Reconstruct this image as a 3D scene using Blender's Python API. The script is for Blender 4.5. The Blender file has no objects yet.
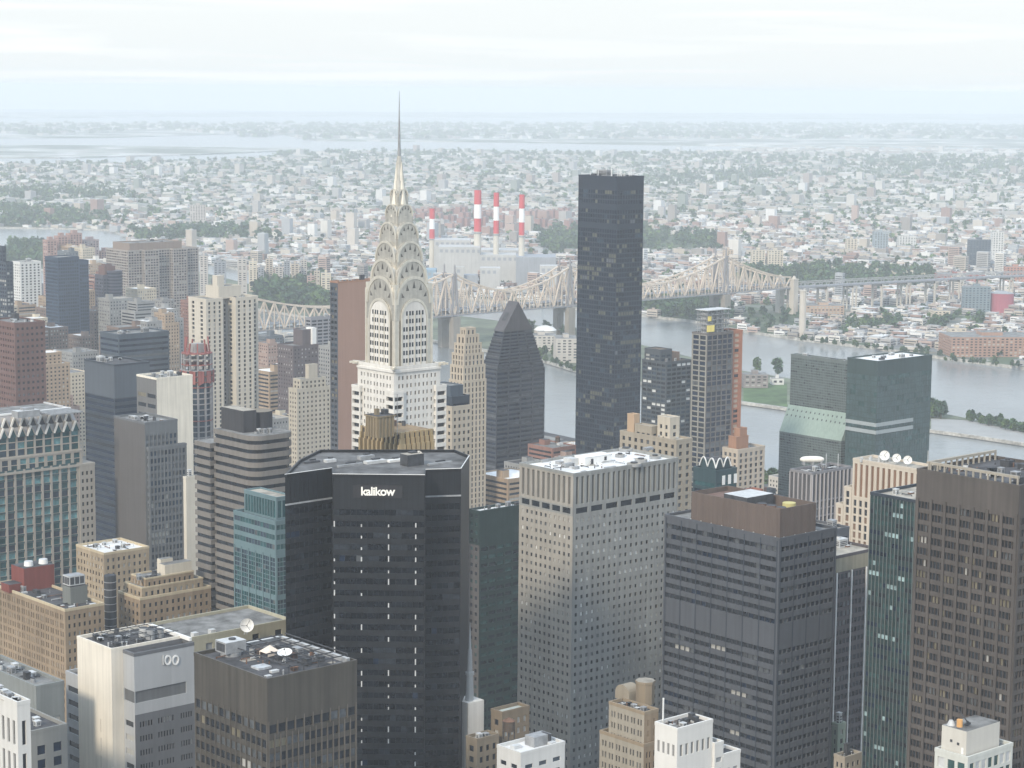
import bpy, bmesh, math, random
import numpy as np
from mathutils import Matrix, Vector
random.seed(7)
RNG = random.Random(11)
sc = bpy.context.scene
C = sc.collection
R = math.radians

# ------------------------------------------------------------------ camera
# Axes: +X runs along the cross streets (towards the river), +Y uptown, metres.
CAM_Z, HEAD, PITCH, ROLL, FPX = 332.0, R(41.6), R(7.8), R(0.5), 2150.0
fh = np.array([math.sin(HEAD), math.cos(HEAD), 0.0]); rt = np.array([math.cos(HEAD), -math.sin(HEAD), 0.0]); zz = np.array([0, 0, 1.0])
VIEW = fh * math.cos(PITCH) - zz * math.sin(PITCH)
UP0 = fh * math.sin(PITCH) + zz * math.cos(PITCH)
RIGHT = rt * math.cos(ROLL) + UP0 * math.sin(ROLL)
UP = UP0 * math.cos(ROLL) - rt * math.sin(ROLL)
CAM = np.array([0, 0, CAM_Z])
cd = bpy.data.cameras.new('camera'); cam = bpy.data.objects.new('camera', cd); C.objects.link(cam)
cd.sensor_width = 36.0; cd.lens = FPX / 1024 * 36.0; cd.clip_start = 1.0; cd.clip_end = 90000.0
M = Matrix.Identity(4)
for i in range(3):
    M[i][0] = RIGHT[i]; M[i][1] = UP[i]; M[i][2] = -VIEW[i]
M[2][3] = CAM_Z
cam.matrix_world = M
sc.camera = cam

# ------------------------------------------------------------------ light
SUN_AZ, SUN_EL = R(249), R(33)
w = bpy.data.worlds.new("World"); sc.world = w; w.use_nodes = True
nt = w.node_tree; nt.nodes.clear()
out = nt.nodes.new('ShaderNodeOutputWorld'); bg = nt.nodes.new('ShaderNodeBackground')
sky = nt.nodes.new('ShaderNodeTexSky'); sky.sky_type = 'NISHITA'; sky.sun_disc = False
sky.sun_elevation = SUN_EL; sky.sun_rotation = SUN_AZ; sky.dust_density = 2.5; sky.air_density = 1.2; sky.altitude = 300
tc = nt.nodes.new('ShaderNodeTexCoord'); sep = nt.nodes.new('ShaderNodeSeparateXYZ'); nt.links.new(tc.outputs['Generated'], sep.inputs[0])
# thin high cloud: long level streaks (height stretched against the horizontal directions)
mp = nt.nodes.new('ShaderNodeMapping'); mp.inputs['Scale'].default_value = (2.2, 2.2, 55); mp.inputs['Location'].default_value = (3.1, 0.6, 0.2); mp.inputs['Rotation'].default_value = (0, 0, R(-41.6))
nt.links.new(tc.outputs['Generated'], mp.inputs[0])
nz = nt.nodes.new('ShaderNodeTexNoise'); nz.inputs['Scale'].default_value = 1.6; nz.inputs['Detail'].default_value = 7; nz.inputs['Roughness'].default_value = .55; nz.inputs['Distortion'].default_value = .35
nt.links.new(mp.outputs[0], nz.inputs[0])
cr = nt.nodes.new('ShaderNodeMapRange'); cr.inputs[1].default_value = .50; cr.inputs[2].default_value = .66; cr.inputs[3].default_value = 0.0; cr.inputs[4].default_value = .45
nt.links.new(nz.outputs[0], cr.inputs[0])
# veil colour of the overcast
veil = nt.nodes.new('ShaderNodeMix'); veil.data_type = 'RGBA'; veil.inputs[0].default_value = .82
nt.links.new(sky.outputs[0], veil.inputs[6]); veil.inputs[7].default_value = (11.5, 12.15, 12.4, 1)
cl = nt.nodes.new('ShaderNodeMix'); cl.data_type = 'RGBA'
nt.links.new(cr.outputs[0], cl.inputs[0]); nt.links.new(veil.outputs[2], cl.inputs[6]); cl.inputs[7].default_value = (13, 13.4, 13.6, 1)
# an overcast sky is brighter overhead than at the skyline
zen = nt.nodes.new('ShaderNodeMapRange'); zen.inputs[1].default_value = 0.04; zen.inputs[2].default_value = 1; zen.inputs[3].default_value = 1; zen.inputs[4].default_value = 1.4; nt.links.new(sep.outputs[2], zen.inputs[0])
vz = nt.nodes.new('ShaderNodeVectorMath'); vz.operation = 'SCALE'; nt.links.new(cl.outputs[2], vz.inputs[0]); nt.links.new(zen.outputs[0], vz.inputs['Scale'])
# and bluer overhead than the white rim above the skyline
tz = nt.nodes.new('ShaderNodeMapRange'); tz.inputs[1].default_value = 0.06; tz.inputs[2].default_value = .5; nt.links.new(sep.outputs[2], tz.inputs[0])
tb = nt.nodes.new('ShaderNodeMix'); tb.data_type = 'RGBA'; tb.inputs[6].default_value = (1, 1, 1, 1); tb.inputs[7].default_value = (.85, .96, 1.12, 1); nt.links.new(tz.outputs[0], tb.inputs[0])
vb = nt.nodes.new('ShaderNodeVectorMath'); vb.operation = 'MULTIPLY'; nt.links.new(vz.outputs[0], vb.inputs[0]); nt.links.new(tb.outputs[2], vb.inputs[1])
nt.links.new(vb.outputs[0], bg.inputs[0]); bg.inputs[1].default_value = 0.10
nt.links.new(bg.outputs[0], out.inputs[0])
sl = bpy.data.lights.new('sun', 'SUN'); sl.energy = 3.3; sl.angle = R(9.0); sl.color = (1, .87, .69)
so = bpy.data.objects.new('sun', sl); C.objects.link(so)
sd = Vector((math.sin(SUN_AZ) * math.cos(SUN_EL), math.cos(SUN_AZ) * math.cos(SUN_EL), math.sin(SUN_EL)))
so.rotation_euler = sd.to_track_quat('Z', 'Y').to_euler()
vs = sc.view_settings; vs.view_transform = 'Standard'; vs.look = 'None'; vs.gamma = 1; vs.use_curve_mapping = False; vs.exposure = -0.1
sc.render.engine = 'CYCLES'; sc.cycles.use_denoising = True; sc.cycles.max_bounces = 6; sc.cycles.volume_bounces = 1
sc.cycles.diffuse_bounces = 3; sc.cycles.glossy_bounces = 3

# ------------------------------------------------------------------ geometry of sight (survey helpers)
def proj(p):
    d = np.asarray(p, float) - CAM
    z = d @ VIEW
    return 512 + FPX * (d @ RIGHT) / z, 384 - FPX * (d @ UP) / z, z
def ray(px, py):
    return VIEW + RIGHT * ((px - 512) / FPX) - UP * ((py - 384) / FPX)
def atZ(px, py, Z):                       # surveyed point on level Z
    r = ray(px, py); t = (Z - CAM_Z) / r[2]; return CAM + r * t
def atF(px, py, F):                       # surveyed point at ground distance F ahead
    r = ray(px, py); t = F / (r @ fh); return CAM + r * t
def solve(P, d, px):                      # how far from P along d until it stands at column px
    u = (px - 512) / FPX
    a = RIGHT - VIEW * u; D0 = np.asarray(P, float) - CAM; dd = np.asarray(d, float)
    return -(D0 @ a) / (dd @ a)
def zat(x, y, py):                        # height of a point above (x,y) seen at row py
    lo, hi = -50, 600
    for _ in range(40):
        m = (lo + hi) / 2
        if proj((x, y, m))[1] > py: lo = m
        else: hi = m
    return m

# ------------------------------------------------------------------ materials
MATS = {}
def newmat(name):
    m = bpy.data.materials.new(name); m.use_nodes = True
    nt = m.node_tree; b = nt.nodes['Principled BSDF']; return m, nt, b
def wall(name, rgb, var=.14, rough=.85, streak=.5, scale=.05, spec=.3, bump=0):
    """stone / concrete / brick / paint: blotches plus rain streaks"""
    if name in MATS: return MATS[name]
    m, nt, b = newmat(name); N = nt.nodes.new; L = nt.links.new
    tc = N('ShaderNodeTexCoord')
    n1 = N('ShaderNodeTexNoise'); n1.inputs['Scale'].default_value = scale; n1.inputs['Detail'].default_value = 6; n1.inputs['Roughness'].default_value = .65
    L(tc.outputs['Object'], n1.inputs[0])
    mp = N('ShaderNodeMapping'); mp.inputs['Scale'].default_value = (.7, .7, .03); L(tc.outputs['Object'], mp.inputs[0])
    n2 = N('ShaderNodeTexNoise'); n2.inputs['Scale'].default_value = 1.0; n2.inputs['Detail'].default_value = 4; L(mp.outputs[0], n2.inputs[0])
    mx = N('ShaderNodeMix'); mx.inputs[0].default_value = streak; L(n1.outputs[0], mx.inputs[2]); L(n2.outputs[0], mx.inputs[3])
    mr = N('ShaderNodeMapRange'); mr.inputs[1].default_value = .34; mr.inputs[2].default_value = .66; mr.inputs[3].default_value = 1 - var * 1.5; mr.inputs[4].default_value = 1 + var
    L(mx.outputs[0], mr.inputs[0])
    vm = N('ShaderNodeVectorMath'); vm.operation = 'SCALE'; vm.inputs[0].default_value = rgb; L(mr.outputs[0], vm.inputs['Scale'])
    L(vm.outputs[0], b.inputs['Base Color']); b.inputs['Roughness'].default_value = rough; b.inputs['Specular IOR Level'].default_value = spec
    MATS[name] = m; return m
def glass(name, rgb, rough=.12, var=.5, spec=.6, metal=0.0):
    if name in MATS: return MATS[name]
    m, nt, b = newmat(name); N = nt.nodes.new; L = nt.links.new
    tc = N('ShaderNodeTexCoord')
    n1 = N('ShaderNodeTexNoise'); n1.inputs['Scale'].default_value = .22; n1.inputs['Detail'].default_value = 5; n1.inputs['Roughness'].default_value = .7
    L(tc.outputs['Object'], n1.inputs[0])
    mr = N('ShaderNodeMapRange'); mr.inputs[1].default_value = .32; mr.inputs[2].default_value = .68; mr.inputs[3].default_value = 1 - var; mr.inputs[4].default_value = 1 + var
    L(n1.outputs[0], mr.inputs[0])
    vm = N('ShaderNodeVectorMath'); vm.operation = 'SCALE'; vm.inputs[0].default_value = rgb; L(mr.outputs[0], vm.inputs['Scale'])
    L(vm.outputs[0], b.inputs['Base Color']); b.inputs['Roughness'].default_value = rough; b.inputs['Specular IOR Level'].default_value = spec; b.inputs['Metallic'].default_value = metal
    MATS[name] = m; return m
def lit(name, rgb, e):
    if name in MATS: return MATS[name]
    m, nt, b = newmat(name); b.inputs['Base Color'].default_value = (*rgb, 1); b.inputs['Emission Color'].default_value = (*rgb, 1); b.inputs['Emission Strength'].default_value = e
    MATS[name] = m; return m
def metal(name, rgb, rough=.35):
    if name in MATS: return MATS[name]
    m = wall(name, rgb, .12, rough, .5, .3, .5); b = m.node_tree.nodes['Principled BSDF']; b.inputs['Metallic'].default_value = .85; return m

G_DARK = glass('glass_dark', (.022, .027, .035))
G_BLUE = glass('glass_blue', (.035, .055, .08))
G_TEAL = glass('glass_teal', (.03, .085, .095), .1)
G_NAVY = glass('glass_navy', (.012, .022, .045), .15)
G_GREEN = glass('glass_green', (.035, .075, .075), .2)
G_GREY = glass('glass_grey', (.09, .10, .11), .3)
BLIND = wall('window_blind', (.40, .40, .38), .1, .7)
BLINDW = wall('window_blind_white', (.66, .67, .66), .05, .6)
LITW = lit('lit_window_warm', (1, .78, .42), .55)
GOLDW = wall('bronze_blind', (.20, .18, .13), .3, .4)
ROOF_G = wall('roof_gravel', (.20, .20, .195), .35, .95, 0, .15)
ROOF_D = wall('roof_tar', (.075, .075, .08), .4, .9, 0, .15)
ROOF_W = wall('roof_white_membrane', (.74, .74, .73), .15, .7, 0, .12)
ROOF_B = wall('roof_beige', (.36, .33, .28), .25, .9, 0, .15)
MECH = wall('mechanical_grey', (.30, .31, .32), .2, .6, .3, .4)
MECHL = wall('mechanical_light', (.52, .53, .53), .15, .5, .3, .4)
MECHD = wall('mechanical_dark', (.06, .063, .07), .3, .7, .3, .4)
WOODT = wall('tank_wood', (.10, .075, .055), .3, .9, .7, .4)
WHITEP = wall('white_paint', (.78, .78, .76), .06, .5, .3, .3)
RUST = wall('rusty_metal', (.17, .10, .07), .4, .9, .4, .4)

# ------------------------------------------------------------------ mesh helpers
class MB:
    def __init__(s, *mats): s.v = []; s.f = []; s.m = []; s.mats = list(mats)
    def mi(s, mat):
        if mat is None: return 0
        if mat not in s.mats: s.mats.append(mat)
        return s.mats.index(mat)
    def quad(s, a, b, c, d, mat=None):
        n = len(s.v); s.v += [tuple(a), tuple(b), tuple(c), tuple(d)]; s.f.append((n, n+1, n+2, n+3)); s.m.append(s.mi(mat))
    def tri(s, a, b, c, mat=None):
        n = len(s.v); s.v += [tuple(a), tuple(b), tuple(c)]; s.f.append((n, n+1, n+2)); s.m.append(s.mi(mat))
    def box(s, x0, x1, y0, y1, z0, z1, mat=None, top=None, bottom=True):
        n = len(s.v); k = s.mi(mat)
        s.v += [(x0,y0,z0),(x1,y0,z0),(x1,y1,z0),(x0,y1,z0),(x0,y0,z1),(x1,y0,z1),(x1,y1,z1),(x0,y1,z1)]
        F = [(n,n+1,n+5,n+4),(n+1,n+2,n+6,n+5),(n+2,n+3,n+7,n+6),(n+3,n,n+4,n+7),(n+4,n+5,n+6,n+7)]
        s.f += F; s.m += [k]*4 + [k if top is None else s.mi(top)]
        if bottom: s.f.append((n+3,n+2,n+1,n)); s.m.append(k)
    def obox(s, c, ang, hx, hy, z0, z1, mat=None, top=None):
        ca, sa = math.cos(ang), math.sin(ang)
        P = [(c[0]+ca*a-sa*b, c[1]+sa*a+ca*b) for a, b in ((-hx,-hy),(hx,-hy),(hx,hy),(-hx,hy))]
        s.prism(P, z0, z1, mat, top)
    def prism(s, poly, z0, z1, mat=None, top=None, cap=True):
        n = len(s.v); k = s.mi(mat); m = len(poly)
        s.v += [(p[0], p[1], z0) for p in poly] + [(p[0], p[1], z1) for p in poly]
        for i in range(m):
            j = (i+1) % m; s.f.append((n+i, n+j, n+m+j, n+m+i)); s.m.append(k)
        if cap: s.f.append(tuple(range(n+m, n+2*m))); s.m.append(k if top is None else s.mi(top))
    def cyl(s, c, r, z0, z1, mat=None, n=12, r2=None, top=None):
        r2 = r if r2 is None else r2; k0 = len(s.v); k = s.mi(mat)
        for i in range(n):
            a = 2*math.pi*i/n; s.v.append((c[0]+r*math.cos(a), c[1]+r*math.sin(a), z0))
        for i in range(n):
            a = 2*math.pi*i/n; s.v.append((c[0]+r2*math.cos(a), c[1]+r2*math.sin(a), z1))
        for i in range(n):
            j = (i+1) % n; s.f.append((k0+i, k0+j, k0+n+j, k0+n+i)); s.m.append(k)
        if r2 > 1e-3: s.f.append(tuple(range(k0+n, k0+2*n))); s.m.append(k if top is None else s.mi(top))
    def bar(s, a, b, r, mat=None):
        a = Vector(a); b = Vector(b); d = b - a
        if d.length < 1e-6: return
        d.normalize(); u = d.cross(Vector((0, 0, 1)))
        if u.length < .05: u = Vector((1, 0, 0))
        u.normalize(); v = d.cross(u); n = len(s.v); k = s.mi(mat)
        for p in (a, b):
            for i, j in ((-1,-1),(1,-1),(1,1),(-1,1)): s.v.append(tuple(p + u*r*i + v*r*j))
        for i in range(4):
            j = (i+1) % 4; s.f.append((n+j, n+i, n+4+i, n+4+j)); s.m.append(k)
        s.f += [(n, n+1, n+2, n+3), (n+7, n+6, n+5, n+4)]; s.m += [k, k]
    def build(s, name, parent=None, smooth=False, kind=None, label=None):
        me = bpy.data.meshes.new(name); me.from_pydata(s.v, [], s.f)
        for m in s.mats: me.materials.append(m)
        if len(s.mats) > 1: me.polygons.foreach_set('material_index', s.m)
        if smooth: me.polygons.foreach_set('use_smooth', [True]*len(s.f))
        me.update()
        o = bpy.data.objects.new(name, me); C.objects.link(o)
        if parent is not None:
            o.parent = parent; o.matrix_parent_inverse = Matrix.Translation(-Vector(parent.location)) if False else parent.matrix_basis.inverted()
        if kind: o['kind'] = kind
        if label: o['label'] = label
        return o
def tag(o, label=None, cat=None, group=None, kind=None):
    if label: o['label'] = label
    if cat: o['category'] = cat
    if group: o['group'] = group
    if kind: o['kind'] = kind
    return o
def thing(name, loc, label, cat, group=None):
    o = bpy.data.objects.new(name, None); C.objects.link(o); o.location = loc; o.empty_display_size = 5
    return tag(o, label, cat, group)
def copy_tree(o, parent=None):
    c = o.copy(); C.objects.link(c)
    if parent is not None: c.parent = parent
    for ch in [k for k in bpy.data.objects if k.parent == o] if o.type == 'EMPTY' and 'kids' not in o else []:
        copy_tree(ch, c)
    return c

# ------------------------------------------------------------------ facade engine
def pick(mats):
    r = RNG.random(); a = 0
    for m, p in mats:
        a += p
        if r < a: return m
    return mats[0][0]
def facade(W, wins, p0, p1, z0, z1, cols, rows, depth=.5, wallm=None, spm=None, glz=None, fins=None, finm=None, ledges=None, skip=0):
    """one outside face from p0 to p1 (outside on the right-hand side), openings cols x rows, real recesses"""
    p0 = np.array(p0[:2], float); p1 = np.array(p1[:2], float); d = p1 - p0; Lg = np.hypot(*d); d /= Lg; nrm = np.array([d[1], -d[0]])
    def P(u, z, o=0.0):
        q = p0 + d*u + nrm*o; return (q[0], q[1], z)
    def Q(u0, u1, za, zb, mat, o=0.0): W.quad(P(u0, za, o), P(u1, za, o), P(u1, zb, o), P(u0, zb, o), mat)
    u = 0; last = {}
    for a, b in cols:
        if a - u > 1e-4: Q(u, a, z0, z1, wallm)
        z = z0
        for zb, zt in rows:
            if zb - z > 1e-4: Q(a, b, z, zb, spm or wallm, 0 if spm is None else -.12)
            e = -depth
            W.quad(P(a, zb), P(b, zb), P(b, zb, e), P(a, zb, e), wallm)
            W.quad(P(a, zt, e), P(b, zt, e), P(b, zt), P(a, zt), wallm)
            W.quad(P(a, zb), P(a, zb, e), P(a, zt, e), P(a, zt), wallm)
            W.quad(P(b, zb, e), P(b, zb), P(b, zt), P(b, zt, e), wallm)
            if RNG.random() >= skip:
                last[zb] = last[zb] if zb in last and RNG.random() < .42 else pick(glz)      # rooms share blinds with their neighbours
                wins.append(((P(a, zb, e), P(b, zb, e), P(b, zt, e), P(a, zt, e)), last[zb]))
            else: Q(a, b, zb, zt, wallm, e)
            z = zt
        if z1 - z > 1e-4: Q(a, b, z, z1, spm or wallm, 0 if spm is None else -.12)
        u = b
    if Lg - u > 1e-4: Q(u, Lg, z0, z1, wallm)
    def oboxf(ua, ub, za, zb, o, mat):
        a, b, c2, d2 = p0 + d*ua, p0 + d*ub, p0 + d*ub + nrm*o, p0 + d*ua + nrm*o
        W.prism([tuple(d2), tuple(c2), tuple(b), tuple(a)], za, zb, mat)
    if fins:
        for uu, hw, o in fins: oboxf(max(0.002, uu-hw), min(Lg-.002, uu+hw), z0+.01, z1-.01, o, finm or wallm)
    if ledges:
        for zc, hh, o in ledges: oboxf(-o*.0+.003, Lg-.003, zc-hh, zc+hh, o, finm or wallm)
def even(L, n, frac, margin=0.0):
    w = (L - 2*margin) / n; g = w*(1-frac)/2
    return [(margin + i*w + g, margin + (i+1)*w - g) for i in range(n)]
def floors(z0, z1, fh_, a=.3, b=.85):
    n = max(1, int(round((z1 - z0) / fh_))); h = (z1 - z0) / n
    return [(z0 + i*h + h*a, z0 + i*h + h*b) for i in range(n)]
def put_windows(root, wins, name='window', limit=100):
    """single windows, the ones nearest the top of the view first; the rest as one object"""
    def key(wn):
        c = np.mean(np.array(wn[0]), axis=0); x, y, z = proj(c); inn = 0 < x < 1024 and 0 < y < 768
        q = np.array([proj(p)[:2] for p in wn[0]]); ar = abs(np.linalg.norm(q[1]-q[0])*np.linalg.norm(q[2]-q[1]))
        return (not inn, -round(ar / 1.5), y)
    ws = sorted(wins, key=key)
    for q, m in ws[:limit]:
        mb = MB(m); mb.quad(*q, m); mb.build(name, root)
    if len(ws) > limit:
        mb = MB()
        for q, m in ws[limit:]: mb.quad(*q, m)
        mb.build('glazing', root, kind='stuff')
FOOT = []      # (name, x0,x1,y0,y1,z) every placed tower, to keep them apart
GZ = 8.0
HAZE = 9e-5
# ------------------------------------------------------------------ towers
def block(W, wins, x0, x1, y0, y1, z0, z1, st, roof=None, rim=1.1, back=True, roofmb=None):
    """a rectangular volume on the street grid: detailed river-ward and camera-ward faces, coping, roof"""
    wm = st['wall']; fhh = st.get('fh', 3.8); top = st.get('top', 3.0); bot = st.get('bot', 0.0)
    zt = z1 - rim
    segs = [(z0, zt - sum(h for h, _ in st.get('segs', [])), st)]
    z = zt
    for h, s3 in st.get('segs', []):        # from the top down: (height, style overrides)
        q = {k: v for k, v in st.items() if k not in ('gaps', 'L', 'R', 'ledges', 'bot')}; q['top'] = 0; q.update(s3); segs.append((z-h, z, q)); z -= h
    for za_, zb_, sg in segs:
        top = sg.get('top', 3.0); bot = sg.get('bot', 0.0)
        for face, p0, p1 in (('R', (x0, y0), (x1, y0)), ('L', (x0, y1), (x0, y0))):
            s2 = dict(sg); s2.update(sg.get(face, {})); wm2 = s2['wall']
            Lg = math.hypot(p1[0]-p0[0], p1[1]-p0[1])
            if s2.get('blank'):
                W.quad((p0[0],p0[1],za_),(p1[0],p1[1],za_),(p1[0],p1[1],zb_),(p0[0],p0[1],zb_), s2.get('blankm', wm2)); continue
            mg = s2.get('margin', .6)
            n = s2.get('n') or max(1, int(round((Lg - 2*mg) / s2.get('bw', 3.0))))
            cols = even(Lg, n, s2.get('wf', .6), mg)
            if s2.get('pair'):
                cols2 = []
                for a, b in cols:
                    mth = (b-a)*s2['pair']; c = (a+b)/2; cols2 += [(a, c-mth/2), (c+mth/2, b)]
                cols = cols2
            if s2.get('cols'): cols = [(a*Lg, b*Lg) for a, b in s2['cols']]
            rows = floors(za_+bot, zb_-s2.get('top', top), s2.get('fh', 3.8), s2.get('ha', .3), s2.get('hb', .85))
            for ga, gb in s2.get('gaps', []): rows = [r for r in rows if not (zt-gb < (r[0]+r[1])/2 < zt-ga)]
            fins = None
            if s2.get('fin'):
                hw, o, every = s2['fin']
                edges = [mg + i*(Lg-2*mg)/n for i in range(0, n+1, every)]
                fins = [(min(max(e, hw+.01), Lg-hw-.01), hw, o) for e in edges]
            leds = [(zt-q[0], q[1], q[2]) for q in s2.get('ledges', []) if za_ < zt-q[0] < zb_]
            facade(W, wins, p0, p1, za_, zb_, cols, rows, s2.get('depth', .4), wm2, s2.get('sp'), s2['glz'], fins, s2.get('finm'), leds, s2.get('skip', 0))
    if back:
        W.quad((x1,y0,z0),(x1,y1,z0),(x1,y1,zt),(x1,y0,zt), wm); W.quad((x1,y1,z0),(x0,y1,z0),(x0,y1,zt),(x1,y1,zt), wm)
    rm = roof or ROOF_G; o = .08; t = .5; cm = st.get('coping', wm)
    (roofmb or W).quad((x0,y0,zt+.02),(x1,y0,zt+.02),(x1,y1,zt+.02),(x0,y1,zt+.02), rm)
    W.box(x0-o, x1+o, y0-o, y0+t, zt, z1, cm); W.box(x0-o, x1+o, y1-t, y1+o, zt, z1, cm)
    W.box(x0-o, x0+t, y0+t, y1-t, zt, z1, cm); W.box(x1-t, x1+o, y0+t, y1-t, zt, z1, cm)
def footprint(px, py, F, L=None, Rr=None, tx=None, ty=None, F_is_Z=False):
    Pn = atZ(px, py, F) if F_is_Z else atF(px, py, F)
    if ty is None: ty = solve(Pn, (0, 1, 0), L)
    if tx is None: tx = solve(Pn, (1, 0, 0), Rr)
    return Pn[0], Pn[0]+tx, Pn[1], Pn[1]+ty, Pn[2]
def clutter(root, x0, x1, y0, y1, z, n, rng, big=True, mats=(MECH, MECHL, MECHD)):
    """plant on a flat roof: boxes with louvres, fans, ducts, a stair head; each its own part"""
    w_, d_ = x1-x0, y1-y0; used = []
    for k in range(n):
        s = (rng.uniform(.12, .30) if k == 0 and big else rng.uniform(.04, .12))
        hx = max(.8, w_*s/2); hy = max(.8, d_*s*rng.uniform(.7, 1.2)/2)
        for _ in range(12):
            cx = rng.uniform(x0+hx+1, x1-hx-1) if x1-x0 > 2*hx+2.2 else (x0+x1)/2; cy = rng.uniform(y0+hy+1, y1-hy-1) if y1-y0 > 2*hy+2.2 else (y0+y1)/2
            if all(abs(cx-a) > hx+b or abs(cy-c) > hy+e for a, b, c, e in used): break
        else: continue
        used.append((cx, hx+.4, cy, hy+.4)); h = rng.uniform(2.6, 5) if k == 0 and big else rng.uniform(.9, 2.4); m = rng.choice(mats); mb = MB(m, MECHD)
        t = rng.random()
        if t < .6 or k == 0:
            mb.box(cx-hx, cx+hx, cy-hy, cy+hy, z, z+h, m); mb.box(cx-hx-.12, cx+hx+.12, cy-hy-.12, cy+hy+.12, z+h, z+h+.15, m)
            for j in range(3):
                zz0 = z + h*(.2+.22*j); mb.box(cx-hx+.3, cx+hx-.3, cy-hy-.05, cy-hy, zz0, zz0+h*.12, MECHD); mb.box(cx-hx-.05, cx-hx, cy-hy+.3, cy+hy-.3, zz0, zz0+h*.12, MECHD)
            if hx > 1.6:
                q = min(hx, hy)*.5; mb.cyl((cx, cy), q, z+h+.15, z+h+.8, m, 14, q*.95, MECHD)
            mb.build('rooftop_unit' if k else 'mechanical_room', root)
        elif t < .8:
            r = min(hx, hy, 1.6); mb.cyl((cx, cy), r, z, z+h*.8, m, 14); mb.cyl((cx, cy), r*.8, z+h*.8, z+h*.8+.3, MECHD, 14); mb.build('exhaust_fan', root)
        else:
            mb.box(cx-hx, cx+hx, cy-.5, cy+.5, z+.5, z+1.2, m); mb.box(cx-hx, cx-hx+1, cy-.5, cy+hy, z+.5, z+1.25, m)
            for j in range(3): mb.box(cx-hx+j*hx*.9, cx-hx+j*hx*.9+.15, cy-.5, cy+.5, z, z+.5, MECHD)
            mb.build('duct', root)
def fittings(root, x0, x1, y0, y1, z, n, rng):
    """small things a roof collects: vents, pipe runs, hatches, patches"""
    for k in range(n):
        x, y = rng.uniform(x0+1, x1-1), rng.uniform(y0+1, y1-1); t = rng.random(); m = rng.choice((MECHL, MECH, MECHD, RUST)); mb = MB(m)
        if t < .35: mb.cyl((x, y), .22, z, z+rng.uniform(.5, 1.3), m, 8); mb.cyl((x, y), .36, z+1.3, z+1.5, m, 8, .1); nm = 'vent_pipe'
        elif t < .65:
            L_ = rng.uniform(3, 8); a = rng.random() < .5; xe, ye = (min(x1-1, x+L_), y) if a else (x, min(y1-1, y+L_)); mb.bar((x, y, z+.45), (xe, ye, z+.45), .14); mb.bar((x, y, z), (x, y, z+.5), .1); mb.bar((xe, ye, z), (xe, ye, z+.5), .1); nm = 'pipe_run'
        elif t < .85: w_ = rng.uniform(.6, 1.4); mb.box(x-w_, x+w_, y-.7, y+.7, z, z+.55, m); mb.box(x-w_-.06, x+w_+.06, y-.76, y+.76, z+.55, z+.63, MECHL); nm = 'roof_hatch'
        else: mb = MB(ROOF_D); w_ = rng.uniform(1, 3); mb.box(x-w_, x+w_, y-w_*.6, y+w_*.6, z+.002, z+.05, rng.choice((ROOF_D, ROOF_G, ROOF_B))); nm = 'roof_patch'
        mb.build(nm, root)
def water_tank(x, y, z, r, h, label, group=None, leg=2.2, wood=WOODT):
    t = thing('water_tank', (x, y, z), label, 'water tank', group)
    b = MB(wood); b.cyl((x, y), r, z+leg, z+leg+h, wood, 18, r*.97)
    for k in range(5): zz0 = z+leg+h*(.1+.2*k); b.cyl((x, y), r*1.03, zz0, zz0+.08, MECHD, 18)
    b.build('barrel', t)
    c = MB(MECHD); c.cyl((x, y), r*1.1, z+leg+h, z+leg+h+r*.6, RUST if wood is WOODT else MECH, 18, .05); c.build('tank_roof', t)
    for sx in (-1, 1):
        for sy in (-1, 1):
            l = MB(MECHD); l.box(x+sx*r*.65-.12, x+sx*r*.65+.12, y+sy*r*.65-.12, y+sy*r*.65+.12, z, z+leg); l.build('leg', t)
    return t
def dish(x, y, z, r, label, group=None, face=(-.5, -.6, .6), mast=1.5):
    t = thing('satellite_dish', (x, y, z), label, 'satellite dish', group)
    f = Vector(face).normalized(); u = f.cross(Vector((0, 0, 1))).normalized(); v = u.cross(f); c = Vector((x, y, z+mast+r*.8))
    mb = MB(WHITEP); n, k = 20, 5; rings = []
    for j in range(k+1):
        rr = r*j/k; dd = rr*rr/(r*2.6); rings.append([c + f*dd + u*math.cos(a)*rr + v*math.sin(a)*rr for a in [2*math.pi*i/n for i in range(n)]])
    for j in range(k):
        for i in range(n):
            i2 = (i+1) % n; mb.quad(rings[j][i], rings[j][i2], rings[j+1][i2], rings[j+1][i])
            o = -f*.12; mb.quad(rings[j+1][i]+o, rings[j+1][i2]+o, rings[j][i2]+o, rings[j][i]+o)
    mb.build('reflector', t, True)
    m2 = MB(MECHL); m2.bar((x, y, z), tuple(c), .16); m2.bar((x-r*.5, y, z), tuple(c - f*.2), .1); m2.bar((x+r*.4, y+r*.4, z), tuple(c-f*.2), .1); m2.build('mount', t)
    m3 = MB(MECHD); e = c + f*r*.9
    for a in (0, 2.1, 4.2): m3.bar(tuple(c + f*.4 + u*math.cos(a)*r*.95 + v*math.sin(a)*r*.95), tuple(e), .05)
    m3.bar(tuple(e), tuple(e-f*.4), .16); m3.build('feed_horn', t)
    return t
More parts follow.
